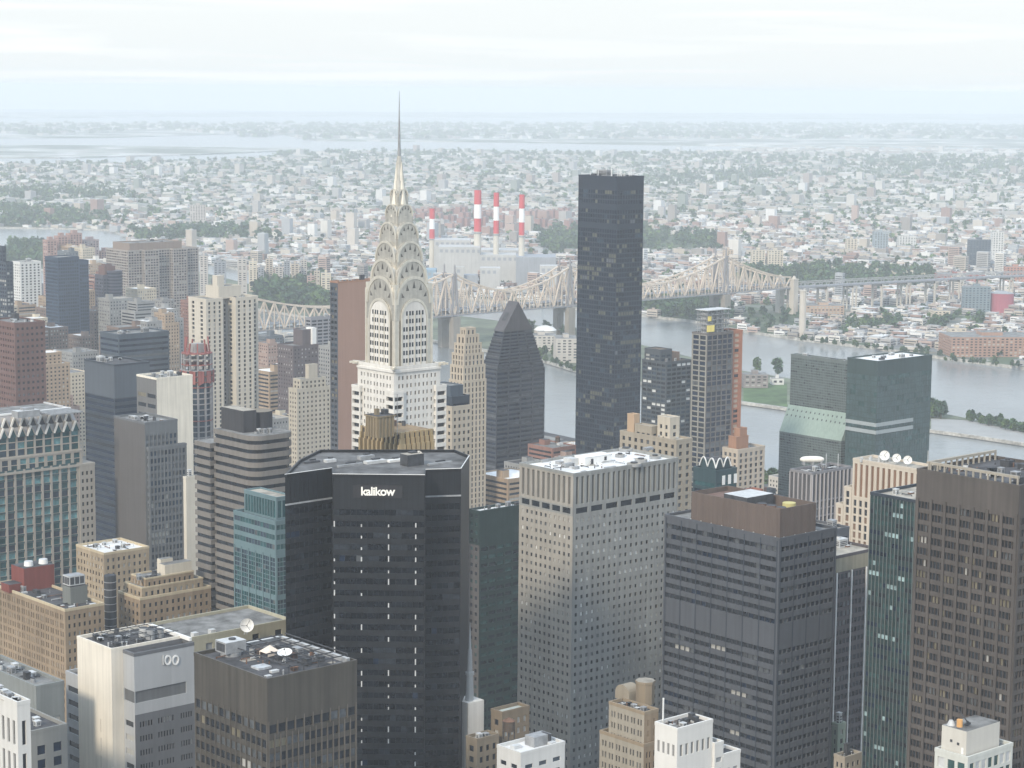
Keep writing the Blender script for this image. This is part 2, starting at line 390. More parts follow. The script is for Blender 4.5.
def tower(name, label, px, py, F, L, Rr, st, cat='tower', roof=None, nclut=4, tiers=(), zg=GZ, limit=100, tx=None, ty=None, far=False, clut_area=(.1, .9, .1, .9), big=True, group=None):
    x0, x1, y0, y1, z1 = footprint(px, py, F, L, Rr, tx, ty)
    root = thing(name, (x0, y0, zg), label, cat, group); W = MB(st['wall']); wins = []; rf = MB(roof or ROOF_G)
    block(W, wins, x0, x1, y0, y1, zg, z1, st, roof, roofmb=rf)
    FOOT.append((label, x0, x1, y0, y1, z1))
    for (a, b, c, d, dz, s2) in tiers:      # fractional volumes standing on the roof (dz up)
        block(W, wins, x0+(x1-x0)*a, x0+(x1-x0)*b, y0+(y1-y0)*c, y0+(y1-y0)*d, z1-1.05, z1+dz, s2, roof, roofmb=rf, rim=.6)
    W.build('wall', root); rf.build('roof', root)
    if far:
        mb = MB()
        for q, m in wins: mb.quad(*q, m)
        if wins: mb.build('glazing', root, kind='stuff')
    else: put_windows(root, wins, limit=limit)
    rng = random.Random(int(px*7+py))
    ax = (x0+(x1-x0)*clut_area[0], x0+(x1-x0)*clut_area[1], y0+(y1-y0)*clut_area[2], y0+(y1-y0)*clut_area[3])
    if nclut: clutter(root, *ax, z1-1.08, nclut, rng, big)
    if nclut and not far and F < 1100: fittings(root, *ax, z1-1.08, 10, rng)
    return root, (x0, x1, y0, y1, z1)

def S(wallm, glz, **k): d = dict(wall=wallm, glz=glz); d.update(k); return d
MIX = [(G_DARK, .72), (G_BLUE, .13), (BLIND, .15)]
MIXD = [(G_DARK, .93), (G_GREY, .05), (BLIND, .02)]
MIXB = [(G_BLUE, .8), (G_DARK, .15), (BLIND, .05)]
MIXG = [(G_GREEN, .75), (G_DARK, .22), (BLINDW, .03)]
MIXT = [(G_TEAL, .62), (G_DARK, .3), (G_GREY, .08)]

stone_w = wall('white_brick', (.66, .64, .60), .1)
cream = wall('cream_brick', (.50, .45, .37), .12)
tan = wall('tan_brick', (.29, .22, .15), .2)
tan2 = wall('pale_tan_brick', (.36, .29, .205), .2)
greyc = wall('grey_concrete', (.27, .275, .265), .16)
greyc2 = wall('sunlit_grey_concrete', (.34, .32, .285), .16)  # sunward face of the grey tower: same concrete, warm sunlight painted into the colour
browng = wall('brown_granite', (.088, .077, .070), .2)
pinkg = wall('pink_granite', (.15, .09, .08), .16)
dkgrey = wall('dark_grey_panel', (.085, .092, .106), .14, .5)
slate = wall('slate_panel', (.035, .045, .06), .15, .4)
slate2 = wall('slate_blue_panel', (.07, .09, .115), .15, .5)
browns = wall('brown_screen', (.13, .10, .085), .12, .7)
bronzep = wall('bronze_panel', (.075, .068, .058), .22, .5, .6)
black = wall('black_panel', (.010, .011, .014), .3, .45, .4, .08, .3)
redbr = wall('red_brick', (.28, .12, .085), .18)
orangebr = wall('orange_brick', (.33, .19, .13), .14)
# ================================================================== THE SETTING
def land(name, poly, z, mat, kind='structure', base=-1.0, side=None):
    mb = MB(mat); mb.prism(poly, base, z, side or mat, mat); return tag(mb.build(name), kind=kind)
# water: one sheet to the horizon
wm, nt, b = newmat('river_water'); N = nt.nodes.new; L = nt.links.new
tc = N('ShaderNodeTexCoord'); n1 = N('ShaderNodeTexNoise'); n1.inputs['Scale'].default_value = .05; n1.inputs['Detail'].default_value = 8; n1.inputs['Roughness'].default_value = .7
L(tc.outputs['Object'], n1.inputs[0]); bp = N('ShaderNodeBump'); bp.inputs['Strength'].default_value = .35; bp.inputs['Distance'].default_value = 1.2; L(n1.outputs[0], bp.inputs['Height']); L(bp.outputs[0], b.inputs['Normal'])
n2 = N('ShaderNodeTexNoise'); n2.inputs['Scale'].default_value = .004; n2.inputs['Detail'].default_value = 4; L(tc.outputs['Object'], n2.inputs[0])
mr = N('ShaderNodeMapRange'); mr.inputs[1].default_value = .35; mr.inputs[2].default_value = .65; mr.inputs[3].default_value = .85; mr.inputs[4].default_value = 1.15; L(n2.outputs[0], mr.inputs[0])
vm = N('ShaderNodeVectorMath'); vm.operation = 'SCALE'; vm.inputs[0].default_value = (.19, .205, .205); L(mr.outputs[0], vm.inputs['Scale']); L(vm.outputs[0], b.inputs['Base Color'])
b.inputs['Roughness'].default_value = .22; b.inputs['Specular IOR Level'].default_value = .5
mb = MB(wm); mb.prism([(31000*math.cos(2*math.pi*i/96), 31000*math.sin(2*math.pi*i/96)) for i in range(96)], -3, 0, wm); tag(mb.build('water'), kind='structure')

# far ground of roofs and trees
def groundmat(name, cols, sc_, zs=1.0):
    m, nt, b = newmat(name); N = nt.nodes.new; L = nt.links.new
    tc = N('ShaderNodeTexCoord'); v = N('ShaderNodeTexVoronoi'); v.inputs['Scale'].default_value = sc_; L(tc.outputs['Object'], v.inputs['Vector'])
    s = N('ShaderNodeSeparateColor'); L(v.outputs['Color'], s.inputs[0])
    r = N('ShaderNodeValToRGB'); r.color_ramp.interpolation = 'CONSTANT'; e = r.color_ramp.elements
    e[0].position = 0; e[0].color = (*cols[0], 1); e[1].position = 1/len(cols); e[1].color = (*cols[1], 1)
    for i, c in enumerate(cols[2:]): q = e.new((i+2)/len(cols)); q.color = (*c, 1)
    n = N('ShaderNodeTexNoise'); n.inputs['Scale'].default_value = .0016; n.inputs['Detail'].default_value = 6; L(tc.outputs['Object'], n.inputs[0])
    mr = N('ShaderNodeMapRange'); mr.inputs[1].default_value = .44; mr.inputs[2].default_value = .58; L(n.outputs[0], mr.inputs[0])
    mx = N('ShaderNodeMix'); mx.data_type = 'RGBA'; L(mr.outputs[0], mx.inputs[0]); L(s.outputs[0], r.inputs[0]); L(r.outputs[0], mx.inputs[6])
    n3 = N('ShaderNodeTexNoise'); n3.inputs['Scale'].default_value = .05; n3.inputs['Detail'].default_value = 3; L(tc.outputs['Object'], n3.inputs[0])
    r3 = N('ShaderNodeValToRGB'); r3.color_ramp.elements[0].position = .35; r3.color_ramp.elements[0].color = (.035, .06, .03, 1); r3.color_ramp.elements[1].position = .65; r3.color_ramp.elements[1].color = (.12, .14, .09, 1); L(n3.outputs[0], r3.inputs[0])
    L(r3.outputs[0], mx.inputs[7]); L(mx.outputs[2], b.inputs['Base Color']); b.inputs['Roughness'].default_value = .95; b.inputs['Specular IOR Level'].default_value = .1
    return m
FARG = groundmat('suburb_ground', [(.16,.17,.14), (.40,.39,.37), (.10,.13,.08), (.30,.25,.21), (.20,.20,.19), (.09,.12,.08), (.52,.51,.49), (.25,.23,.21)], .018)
ASPH = wall('street_asphalt', (.06, .06, .063), .3, .9, 0, .02)
PAVE = wall('pavement_concrete', (.22, .215, .2), .2, .9, 0, .1)
GRASS = wall('lawn_grass', (.08, .135, .05), .35, .95, 0, .03)
EARTH = wall('bare_earth', (.25, .22, .16), .3, .95, 0, .03)
RIPRAP = wall('seawall_stone', (.42, .41, .38), .3, .9, 0, .2)
LOT = wall('parking_lot', (.20, .20, .20), .3, .9, 0, .03)

def shore(pts, Z=0): return [tuple(atZ(x, y, Z)[:2]) for x, y in pts]
man_shore = [(1290, -9000), (1290, -2000), (1300, 800), (1350, 1190), (1372, 1500), (1440, 2050), (1600, 2700), (1760, 3120), (1900, 3700), (1980, 4400), (2100, 5600), (2300, 9000)]
land('manhattan_ground', man_shore + [(-9000, 9000), (-9000, -9000)], GZ-.15, ASPH, side=RIPRAP)
isl_w = shore([(1100, 457), (1024, 446.5), (975, 439), (930, 433), (786, 411), (743, 405), (577, 373), (544, 363), (300, 318), (110, 286), (60, 276), (30, 268)], 0)
isl_e = shore([(20, 249), (60, 249), (130, 256), (300, 298), (544, 328), (577, 332), (660, 351), (743, 373), (786, 380), (930, 413), (968, 421), (1024, 433), (1100, 449)], 0)
ISL = isl_w + isl_e
if sum(a[0]*b[1]-b[0]*a[1] for a, b in zip(ISL, ISL[1:]+ISL[:1])) < 0: ISL.reverse()
land('island_ground', ISL, 2.6, wall('island_soil', (.13, .15, .10), .35, .95, 0, .02), side=RIPRAP)
q_shore = shore([(1150, 390), (1023, 370), (935, 358.5), (870, 349), (800, 341), (745, 333), (690, 322.5), (643, 317), (530, 305), (440, 298), (330, 287), (250, 273), (180, 259), (138, 250), (126, 238), (110, 231), (60, 229.5), (-120, 227)], 0)
far_edge = shore([(-150, 166), (60, 166), (170, 164), (260, 161), (300, 154), (420, 152.5), (520, 153.5), (700, 154), (760, 149), (1150, 152)], 0)
QP = q_shore + far_edge[:]
def ccw(P): return P if sum(a[0]*b[1]-b[0]*a[1] for a, b in zip(P, P[1:]+P[:1])) > 0 else P[::-1]
tail = [(9000, -3000), (3000, -3000), (q_shore[0][0]+40, q_shore[0][1]-800)]
QP = ccw(q_shore + far_edge + tail)
land('queens_ground', QP, 4.0, FARG, side=RIPRAP)
# lands beyond the bay
PALEG = groundmat('hazed_suburb_ground', [(.36,.37,.33), (.52,.51,.49), (.28,.31,.25), (.46,.42,.38), (.38,.38,.37), (.25,.29,.24), (.60,.59,.57), (.42,.40,.38)], .01)  # ground beyond the bay: the fade of distance haze is lightened into its colours
def strip(name, up, lo):
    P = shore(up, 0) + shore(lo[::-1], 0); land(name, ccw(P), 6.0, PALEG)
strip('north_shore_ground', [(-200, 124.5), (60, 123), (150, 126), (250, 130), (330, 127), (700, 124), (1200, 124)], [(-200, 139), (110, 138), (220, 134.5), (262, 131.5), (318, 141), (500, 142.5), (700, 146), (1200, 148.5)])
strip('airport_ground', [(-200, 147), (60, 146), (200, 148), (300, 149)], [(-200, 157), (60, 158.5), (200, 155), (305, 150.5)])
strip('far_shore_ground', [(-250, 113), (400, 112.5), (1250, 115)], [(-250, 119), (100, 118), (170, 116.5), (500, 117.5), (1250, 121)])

# ------------------------------------------------------------------ trees
def leafmats(k, base):
    m, nt, b = newmat('foliage_%s' % k); N = nt.nodes.new; L = nt.links.new
    g = N('ShaderNodeNewGeometry'); r = N('ShaderNodeMapRange'); r.inputs[3].default_value = .6; r.inputs[4].default_value = 1.45; L(g.outputs['Random Per Island'], r.inputs[0])
    v = N('ShaderNodeVectorMath'); v.operation = 'SCALE'; v.inputs[0].default_value = base; L(r.outputs[0], v.inputs['Scale']); L(v.outputs[0], b.inputs['Base Color'])
    b.inputs['Roughness'].default_value = .8; b.inputs['Specular IOR Level'].default_value = .2; return m
LEAF = [leafmats('light', (.075, .12, .04)), leafmats('mid', (.05, .095, .04)), leafmats('dark', (.035, .07, .035))]
BARK = wall('bark', (.10, .08, .06), .3)
def crown(mb, c, r, h, n, rng, mat=None, ls=None):
    """leaf clumps through the crown's volume, with lobes"""
    lobes = [(Vector((rng.uniform(-.5, .5)*r, rng.uniform(-.5, .5)*r, rng.uniform(-.25, .4)*h)), rng.uniform(.45, .7)) for _ in range(5)]
    for _ in range(n):
        lc, lr = rng.choice(lobes); d = Vector((rng.gauss(0, 1), rng.gauss(0, 1), rng.gauss(0, 1))).normalized() * rng.uniform(.55, 1.0)
        p = Vector(c) + lc + Vector((d.x*r*lr, d.y*r*lr, d.z*h*.5*lr*1.2)); s = (ls or r*.17) * rng.uniform(.7, 1.4)
        u = Vector((rng.gauss(0, 1), rng.gauss(0, 1), rng.gauss(0, .6))).normalized(); v = u.cross(Vector((rng.gauss(0, 1), rng.gauss(0, 1), rng.gauss(0, 1)))).normalized()
        mb.quad(p-u*s-v*s*.7, p+u*s*.8-v*s, p+u*s+v*s*.8, p-u*s*.7+v*s, mat)
def inside(p, P):
    x, y = p[0], p[1]; c = False
    for (x0, y0), (x1, y1) in zip(P, P[1:]+P[:1]):
        if (y0 > y) != (y1 > y) and x < (x1-x0)*(y-y0)/(y1-y0)+x0: c = not c
    return c
TREEP = []
def tree_proto(k, label, group):
    rng = random.Random(50+k); t = thing('broadleaf_tree', (0, 0, 0), label, 'tree', group)
    h = 9.0; b = MB(BARK); b.cyl((0, 0), .35, 0, h*.5, BARK, 7, .2)
    for a in range(5):
        an = a*1.3+k; b.bar((0, 0, h*(.3+.04*a)), (math.cos(an)*2.2, math.sin(an)*2.2, h*.62), .1)
    tr = b.build('trunk', t); m = MB(LEAF[k % 3]); crown(m, (0, 0, h*.66), 4.4, 8.0, 170, rng, None, .85); cw = m.build('crown', t); return t, tr, cw
def tree_copy(pr, x, y, z, s, label, group):
    t, tr, cw = pr; r = t.copy(); C.objects.link(r); r.location = (x, y, z); r.rotation_euler.z = RNG.uniform(0, 6.28); r.scale = (s*RNG.uniform(.85, 1.15), s*RNG.uniform(.85, 1.15), s*RNG.uniform(.85, 1.2))
    tag(r, label, 'tree', group)
    for o in (tr, cw): c = o.copy(); C.objects.link(c); c.parent = r
    return r
def woods(name, poly, z, n, rmin, rmax, seed, leaves=60, mats=(0, 1, 2)):
    """a wood that reads as one mass"""
    rng = random.Random(seed); mb = MB(*[LEAF[i] for i in mats]); xs = [p[0] for p in poly]; ys = [p[1] for p in poly]; k = 0; it = 0
    while k < n and it < n*30:
        it += 1; p = (rng.uniform(min(xs), max(xs)), rng.uniform(min(ys), max(ys)))
        if not inside(p, poly): continue
        r = rng.uniform(rmin, rmax); crown(mb, (p[0], p[1], z+r*1.05), r, r*1.9, leaves, rng, LEAF[rng.choice(mats)], r*.24); k += 1
    return tag(mb.build(name), kind='stuff')
# ================================================================== NEAR AND MIDDLE TOWERS (surveyed: near roof corner, distance ahead, both outer edges)
INFO = {}
def T(key, *a, **k): r, f = tower(*a, **k); INFO[key] = (r, f); return r, f

# grey punched-window tower in the centre
T('grey', 'office_tower', 'tall grey concrete office tower with small square windows and a white roof', 573.4, 473.4, 835, 519.5, 678.4,
  S(greyc, [(G_DARK, .52), (G_GREY, .3), (BLINDW, .10), (BLIND, .08)], fh=3.45, wf=.42, ha=.30, hb=.74, L=dict(n=11, wall=greyc2), R=dict(n=19), depth=.35, top=.3, margin=.8,
    segs=[(12.6, dict(wf=.5, fh=12.6, ha=.08, hb=.95, L=dict(n=10, wall=greyc2), R=dict(n=20), glz=[(wall('louvre_grey', (.13, .13, .125), .2), 1)], depth=.7)),
          (3.6, dict(wf=.78, fh=3.6, ha=.2, hb=.85, L=dict(n=5), R=dict(n=7), glz=[(G_DARK, 1)]))]), roof=ROOF_W, nclut=0)
# dark grey ribbon tower with the brown screen on its roof
T('dark', 'office_tower', 'dark blue-grey office block carrying a large brown screened roof plant', 779.5, 538.3, 745, 664.6, 837,
  S(dkgrey, [(G_DARK, .76), (G_NAVY, .13), (G_GREY, .10), (BLIND, .01)], fh=3.75, wf=.985, ha=.40, hb=.88, L=dict(n=21), R=dict(n=12), depth=.7, top=1.8, margin=1.0, fin=(.24, .06, 3),
    gaps=[(31.0, 39.5)], finm=slate), roof=ROOF_G, nclut=0)
# brown grid tower at the right edge
T('brown', 'office_tower', 'tall brown office tower with a blank screened crown at the right edge', 1019.5, 485.5, 650, 917, None,
  S(browng, [(G_DARK, .80), (G_GREY, .07), (GOLDW, .10), (BLIND, .02), (BLINDW, .01)], fh=3.75, wf=.86, ha=.22, hb=.82, L=dict(n=28), R=dict(n=24), depth=.6, top=.5, margin=.7, fin=(.55, .35, 4),
    segs=[(8.2, dict(blank=True, fin=None))]), roof=ROOF_D, nclut=0, tx=40)
# blue-green glass tower beside it
T('teal', 'office_tower', 'green glass tower with fine white mullions beside the brown grid tower', 935, 503.5, 730, 870.4, None,
  S(slate, [(G_GREEN, .46), (G_NAVY, .2), (G_DARK, .27), (glass('pale_cyan_pane', (.30, .42, .44), .2), .07)], sp=wall('green_spandrel', (.022, .045, .048), .2, .4), fh=3.7, bw=1.6, wf=.88, ha=.42, hb=.86, depth=.15, top=.6, margin=.3, fin=(.11, .32, 1), finm=wall('pale_mullion', (.15, .18, .18), .1)), roof=ROOF_B, nclut=2, tx=26, big=False)
# brown tower with white vertical lines
T('lines', 'office_tower', 'brown slab tower with three bright white vertical mullions and a beige top', 836.6, 556, 800, None, 878,
  S(wall('purple_brown', (.085, .075, .080), .15), MIXD, fh=3.7, bw=2.1, wf=.72, ha=.3, hb=.85, depth=.25, top=.3, margin=.3, fin=(.22, .5, 4), finm=WHITEP,
    segs=[(5.5, dict(blank=True, blankm=wall('olive_band', (.26, .24, .18), .2), fin=None))]), roof=ROOF_B, nclut=1, ty=30, limit=60)
T('side', 'office_tower', 'low dark annex behind the right corner of the dark grey block', 823, 531.5, 850, 790, 849.5,
  S(dkgrey, MIXD, fh=3.8, wf=.9, n=3, ha=.35, hb=.8, top=2, depth=.3), roof=ROOF_B, nclut=3, limit=10, far=True)
# striped stepped beige tower with dishes
STR = S(wall('beige_pier', (.55, .49, .41), .08), [(G_DARK, .55), (wall('bronze_spandrel', (.20, .13, .09), .2), .45)], fh=3.6, bw=3.0, wf=.5, ha=.12, hb=.9, depth=.45, top=.5, margin=.3)
STRT = dict(STR); STRT.update(fh=16, ha=.02, hb=.96, glz=[(wall('brown_louvre', (.22, .13, .085), .25), 1)])
x0, x1, y0, y1, z1 = footprint(933, 471.5, 900, 853, None, tx=14)
root = thing('office_tower', (x0, y0, GZ), 'beige vertically striped stepped tower with three white dishes on its roof', 'tower'); W = MB(STR['wall']); wins = []; rf = MB(ROOF_B)
def pt(px, py): return atZ(px, py, z1)
xs0 = x0
s_main = dict(STRT); block(W, wins, x0, x1, y0, y1, z1-17, z1, s_main, ROOF_B, roofmb=rf)
block(W, wins, x0, x1, y0, y1, GZ, z1-17.02, dict(STR), None, roofmb=rf, rim=.5)
ya = y1 + solve((x0, y1, z1-14), (0, 1, 0), 844.5); z2 = zat(x0, y1+2, 486.5); block(W, wins, x0-.3, x1, y1+.05, ya, GZ, z2, dict(STR), ROOF_B, roofmb=rf, back=True)
yb = ya + solve((x0, ya, z1-20), (0, 1, 0), 837); z3 = zat(x0, ya+1, 503.5); block(W, wins, x0-.6, x1, ya+.05, yb, GZ, z3, dict(STR), ROOF_B, roofmb=rf)
W.build('wall', root); rf.build('roof', root); put_windows(root, wins); INFO['stripe'] = (root, (x0, x1, y0, y1, z1)); FOOT.append(('stripe', x0, x1, y0, yb, z1))
# grey striped with oval unit
T('oval', 'office_tower', 'grey ribbed tower with a long white capsule lying on its roof', 812, 472.7, 1000, 790, 852,
  S(wall('grey_rib', (.22, .215, .225), .12), [(G_NAVY, .7), (G_GREY, .25), (BLIND, .05)], fh=3.7, bw=2.9, wf=.74, ha=.1, hb=.9, depth=.5, top=.3, margin=.3, fin=(.25, .45, 1), finm=wall('rib_light', (.42, .40, .40), .1),
    segs=[(13, dict(fh=13, ha=0.01, hb=.98, glz=[(wall('louvre_dark', (.10, .10, .11), .2), 1)]))]), roof=ROOF_D, nclut=5, big=False)
# green-dark building left of the grey tower
T('greenb', 'office_tower', 'dark green glass block half hidden behind the central grey tower', 479.6, 511, 960, 468.7, 545,
  S(wall('green_panel', (.022, .042, .040), .2, .4), [(G_DARK, .6), (G_GREEN, .4)], fh=3.75, bw=5.2, wf=.8, ha=.3, hb=.75, top=.2, depth=.3, L=dict(wall=wall('grey_brown_wall', (.10, .095, .095), .15), bw=3, wf=.5),
    segs=[(15, dict(blank=True, L=dict(blank=False, bw=3, wf=.5, fh=3.75, top=0), R=dict(blank=True)))]), roof=ROOF_W, nclut=6, big=False)
# white '100' tower
cw = wall('cream_render', (.72, .67, .58), .10, .8, .6); gp = wall('grey_brick_panel', (.13, .135, .145), .08); lg = wall('light_grey_panel', (.38, .39, .40), .07)
x0, x1, y0, y1, z1 = footprint(134, 653.5, 650, None, 194, ty=6.5)
root = thing('office_tower', (x0, y0, GZ), 'white and grey office tower with blank cream end wall and numerals on top', 'tower'); W = MB(gp); wins = []; rf = MB(ROOF_D)
st = S(gp, [(G_DARK, .7), (G_GREY, .2), (BLIND, .1)], fh=4.6, ha=.32, hb=.72, depth=.3, top=1.2, L=dict(wall=lg, n=1, wf=.84, margin=.5, fh=4.6), R=dict(cols=[(.08+.045*i, .08+.045*i+.03) for i in range(5)] + [(.38+.047*i, .38+.047*i+.03) for i in range(6)] + [(.76+.042*i, .76+.042*i+.028) for i in range(5)]),
       segs=[(11.0, dict(blank=True, blankm=lg)), (4.2, dict(fh=4.2, ha=.05, hb=.95, R=dict(cols=[(.005, .86)], wall=lg), L=dict(cols=[(.05, .999)], wall=lg), glz=[(wall('band_grey', (.13, .135, .14), .15), 1)])), (3.5, dict(blank=True, blankm=lg))])
block(W, wins, x0, x1, y0, y1, GZ, z1, st, ROOF_D, roofmb=rf, back=True)
A1 = atZ(117, 649, z1); a_y = y1 + .02                                 # the blank wall stands proud of the corner bay
yl = solve((x0-4.2, a_y, z1), (0, 1, 0), 77) + a_y
stb = S(cw, [(G_DARK, .9), (BLIND, .1)], blank=True, L=dict(blank=False, wall=cw, cols=[(.655, .668)], fh=6.2, ha=.1, hb=.82, top=22, depth=.2)); 
block(W, wins, x0-4.2, x1, a_y, yl, GZ, z1+.9, stb, ROOF_D, roofmb=rf, back=True)
stc = S(lg, [(G_DARK, .8), (G_GREY, .2)], L=dict(n=1, wf=.86, fh=4.6, ha=.28, hb=.7, top=2), R=dict(n=1, wf=.5), fh=4.6, ha=.28, hb=.7, top=2)
yq = solve((x0-2.5, yl+.02, z1-11), (0, 1, 0), 65.5) + yl
block(W, wins, x0-2.5, x1, yl+.02, yq, GZ, z1-13, stc, ROOF_D, roofmb=rf)
W.build('wall', root); rf.build('roof', root); put_windows(root, wins); INFO['hundred'] = (root, (x0, x1, y0, y1, z1, yl)); FOOT.append(('hundred', x0-4.2, x1, y0, yq, z1))
# bronze-brown tower in front of it
T('bronze', 'office_tower', 'bronze and grey gridded office tower with an open rooftop frame and dishes', 267.3, 678.7, 590, 194, 357,
  S(bronzep, [(G_DARK, .62), (G_GREY, .25), (GOLDW, .05), (BLIND, .02)], fh=4.0, ha=.12, hb=.72, wf=.86, depth=.35, top=.2, margin=.4, L=dict(n=14), R=dict(n=15), fin=(.12, .2, 1), finm=wall('bronze_mullion', (.12, .108, .094), .15),
    segs=[(11.5, dict(blank=True, L=dict(n=9), R=dict(n=11), fin=None)), (4.3, dict(fh=4.3))]), roof=ROOF_D, nclut=0)
# blue-green glass building
T('blue', 'office_tower', 'pale blue-green glass building with a stepped sloping crown beside the black tower', 275.5, 521, 850, 233.5, 300,
  S(wall('aqua_frame', (.13, .20, .22), .08, .5), [(G_TEAL, .5), (G_BLUE, .42), (G_GREY, .08)], fh=1.95, ha=.06, hb=.92, wf=.93, bw=1.7, depth=.2, top=1.0, margin=.5, fin=(.3, .25, 3), segs=[(12, dict(fh=3.6, bw=2.0, ha=.28, hb=.8, fin=None)), (1.2, dict(blank=True))], gaps=[(30, 31.5), (46, 47.5), (62, 63.5)]),
  roof=ROOF_D, nclut=0)
r_, f_ = INFO['blue']; x0, x1, y0, y1, z1 = f_
W = MB(wall('aqua_frame', None)); wn = []; block(W, wn, x0+4, x1, y0+5, y1-2, z1-1.1, z1+8.5, S(wall('aqua_frame', None), [(G_TEAL, 1)], fh=9, ha=.1, hb=.9, bw=2.0, wf=.86, top=.3), ROOF_B, rim=.6)
tag(W.build('crown_storey', r_)); put_windows(r_, wn, 'crown_window', 40)
# concrete banded tower (curved bays)
bx = S(wall('band_concrete', (.185, .172, .158), .12), [(G_DARK, 1.0)], fh=3.9, n=1, wf=.995, margin=.1, ha=.38, hb=.92, depth=1.1, top=.6)
x0, x1, y0, y1, z1 = footprint(253, 437, 905, 213.7, 297)
root = thing('office_tower', (x0, y0, GZ), 'brown concrete tower with continuous horizontal bands and rounded bays', 'tower')
cc = wall('band_concrete', None)
lx, ly = x1-x0, y1-y0
poly = []
def arc(cx, cy, r, a0, a1, n=6): return [(cx+r*math.cos(R(a0+(a1-a0)*i/n)), cy+r*math.sin(R(a0+(a1-a0)*i/n))) for i in range(n+1)]
poly = arc(x0+6, y0+6, 6, 180, 270) + arc(x1-6, y0+6, 6, 270, 360) + [(x1, y1), (x0, y1)]
wing = [(x0-.5, y1), (x1-4, y1), (x1-4, y1+16), (x0-.5, y1+16)]
yw = solve((x0-.5, y1, z1), (0, 1, 0), 197)+y1
wing = arc(x0+2, y1+4, 4, 180, 250, 4)[:1] + [(x0-2, y1+.05), (x1-4, y1+.05), (x1-4, yw), (x0-2, yw)]; wing = wing[1:]
def inset(P, d):
    cx = sum(p[0] for p in P)/len(P); cy = sum(p[1] for p in P)/len(P); o = []
    for p in P: v = Vector((cx-p[0], cy-p[1])); v.normalize(); o.append((p[0]+v.x*d, p[1]+v.y*d))
    return o
def banded(root, P, z0, z1, fhh, a, mat, gl, bandname='spandrel_band', d=1.0, roofm=ROOF_G, lim=60):
    n = int((z1-z0)/fhh); g = MB(gl); g.prism(inset(P, d), z0, z1-.4, gl); g.build('glass_wall', root)
    low = MB(mat)
    for i in range(n):
        zt = z1 - i*fhh; mb = MB(mat, roofm) if i < lim else low
        mb.prism(P, zt-fhh*a, zt, mat, roofm if i == 0 else None); 
        Q = P[::-1]; k = len(mb.v); mb.v += [(p[0], p[1], zt-fhh*a) for p in Q]; mb.f.append(tuple(range(k, k+len(Q)))); mb.m.append(0)
        if i < lim: mb.build(bandname, root)
    if low.f: low.build('lower_bands', root, kind='stuff')
banded(root, poly, GZ, z1, 3.9, .55, cc, G_DARK, lim=48)
banded(root, wing, GZ, z1-6.5, 3.9, .55, cc, G_DARK, lim=46)
ph = MB(MECHD, ROOF_B); pz = z1
pa, pb = atZ(225, 424, z1), atZ(288, 424, z1)
ph.box(x0+3, x0+lx*.42, y0+ly*.38, y0+ly*.95, pz, pz+9.5, wall('dark_penthouse', (.05, .05, .055), .2), ROOF_B); ph.prism(arc(x0+lx*.66, y0+ly*.60, lx*.27, 0, 345, 20), pz, pz+8, wall('dark_penthouse', None), wall('penthouse_roof', (.19, .165, .13), .2)); ph.build('penthouse', root)
clutter(root, x0+4, x0+lx*.6, y0+2, y0+ly*.36, z1, 5, random.Random(3), False, (MECHL, MECH))
INFO['band'] = (root, (x0, x1, y0, y1, z1)); FOOT.append(('band', x0-2, x1, y0, yw, z1))
# slate towers on the left
T('slate', 'office_tower', 'dark slate tower with a blank top, tallest behind the low cream slab', 114, 364.5, 1250, 84.3, 149.5,
  S(slate, [(G_NAVY, .85), (G_DARK, .15)], fh=3.9, n=1, wf=.99, ha=.42, hb=.9, depth=.3, top=.2, margin=.2, segs=[(19, dict(blank=True, blankm=wall('slate_top', (.085, .10, .12), .1)))]), roof=ROOF_D, nclut=5, limit=80)
T('slate2', 'office_tower', 'slate blue ribbon-window block behind the dark slate tower', 118.5, 334.5, 1500, 100, 169,
  S(slate2, [(G_NAVY, .9), (G_GREY, .1)], fh=3.9, n=1, wf=.98, ha=.4, hb=.85, depth=.3, top=2, margin=.4), nclut=6, limit=60)
T('ogrey', 'office_tower', 'grey tower of a blank brown flank and fine ribbed glass with setbacks', 144.7, 422.5, 1050, 113.8, 177.5,
  S(wall('grey_rib2', (.14, .15, .16), .12), [(G_BLUE, .5), (G_GREY, .35), (BLIND, .15)], fh=3.7, bw=2.2, wf=.68, ha=.25, hb=.85, depth=.3, top=.4, margin=.3, fin=(.12, .25, 1), L=dict(blank=True, blankm=wall('brown_flank', (.115, .11, .11), .08)), segs=[(5, dict(blank=True, fin=None, L=dict(blank=True, blankm=wall('brown_flank', None))))]), nclut=7, big=False)
r_, (x0, x1, y0, y1, z1) = INFO['ogrey']; W = MB(wall('grey_rib2', None)); wn = []
zlow = zat(x1+4, y0-5, 443.5); block(W, wn, x0+.6, x1+3.5, y0-2.6, y0-.05, GZ, zlow, S(wall('grey_rib2', None), [(G_BLUE, .5), (G_GREY, .4), (BLIND, .1)], fh=3.7, bw=2.0, wf=.7, ha=.22, hb=.85, top=.6, fin=(.1, .2, 1)), ROOF_G)
W.build('setback', r_); put_windows(r_, wn, 'setback_window', 60); FOOT.append(('ogrey2', x0, x1+4, y0-3, y0, zlow))
# cream slab
T('cream', 'office_tower', 'plain cream blank-walled slab with windows only on its dark narrow side', 156.5, 378, 1150, 136.5, 192.5,
  S(wall('cream_slab', (.74, .69, .59), .13), [(G_DARK, .7), (GOLDW, .3)], R=dict(blank=True), L=dict(wall=wall('dark_side', (.15, .15, .15), .1), n=2, wf=.86, fh=5.5, ha=.2, hb=.6), fh=5.5, ha=.2, hb=.6, depth=.3, top=6), roof=ROOF_G, nclut=6)
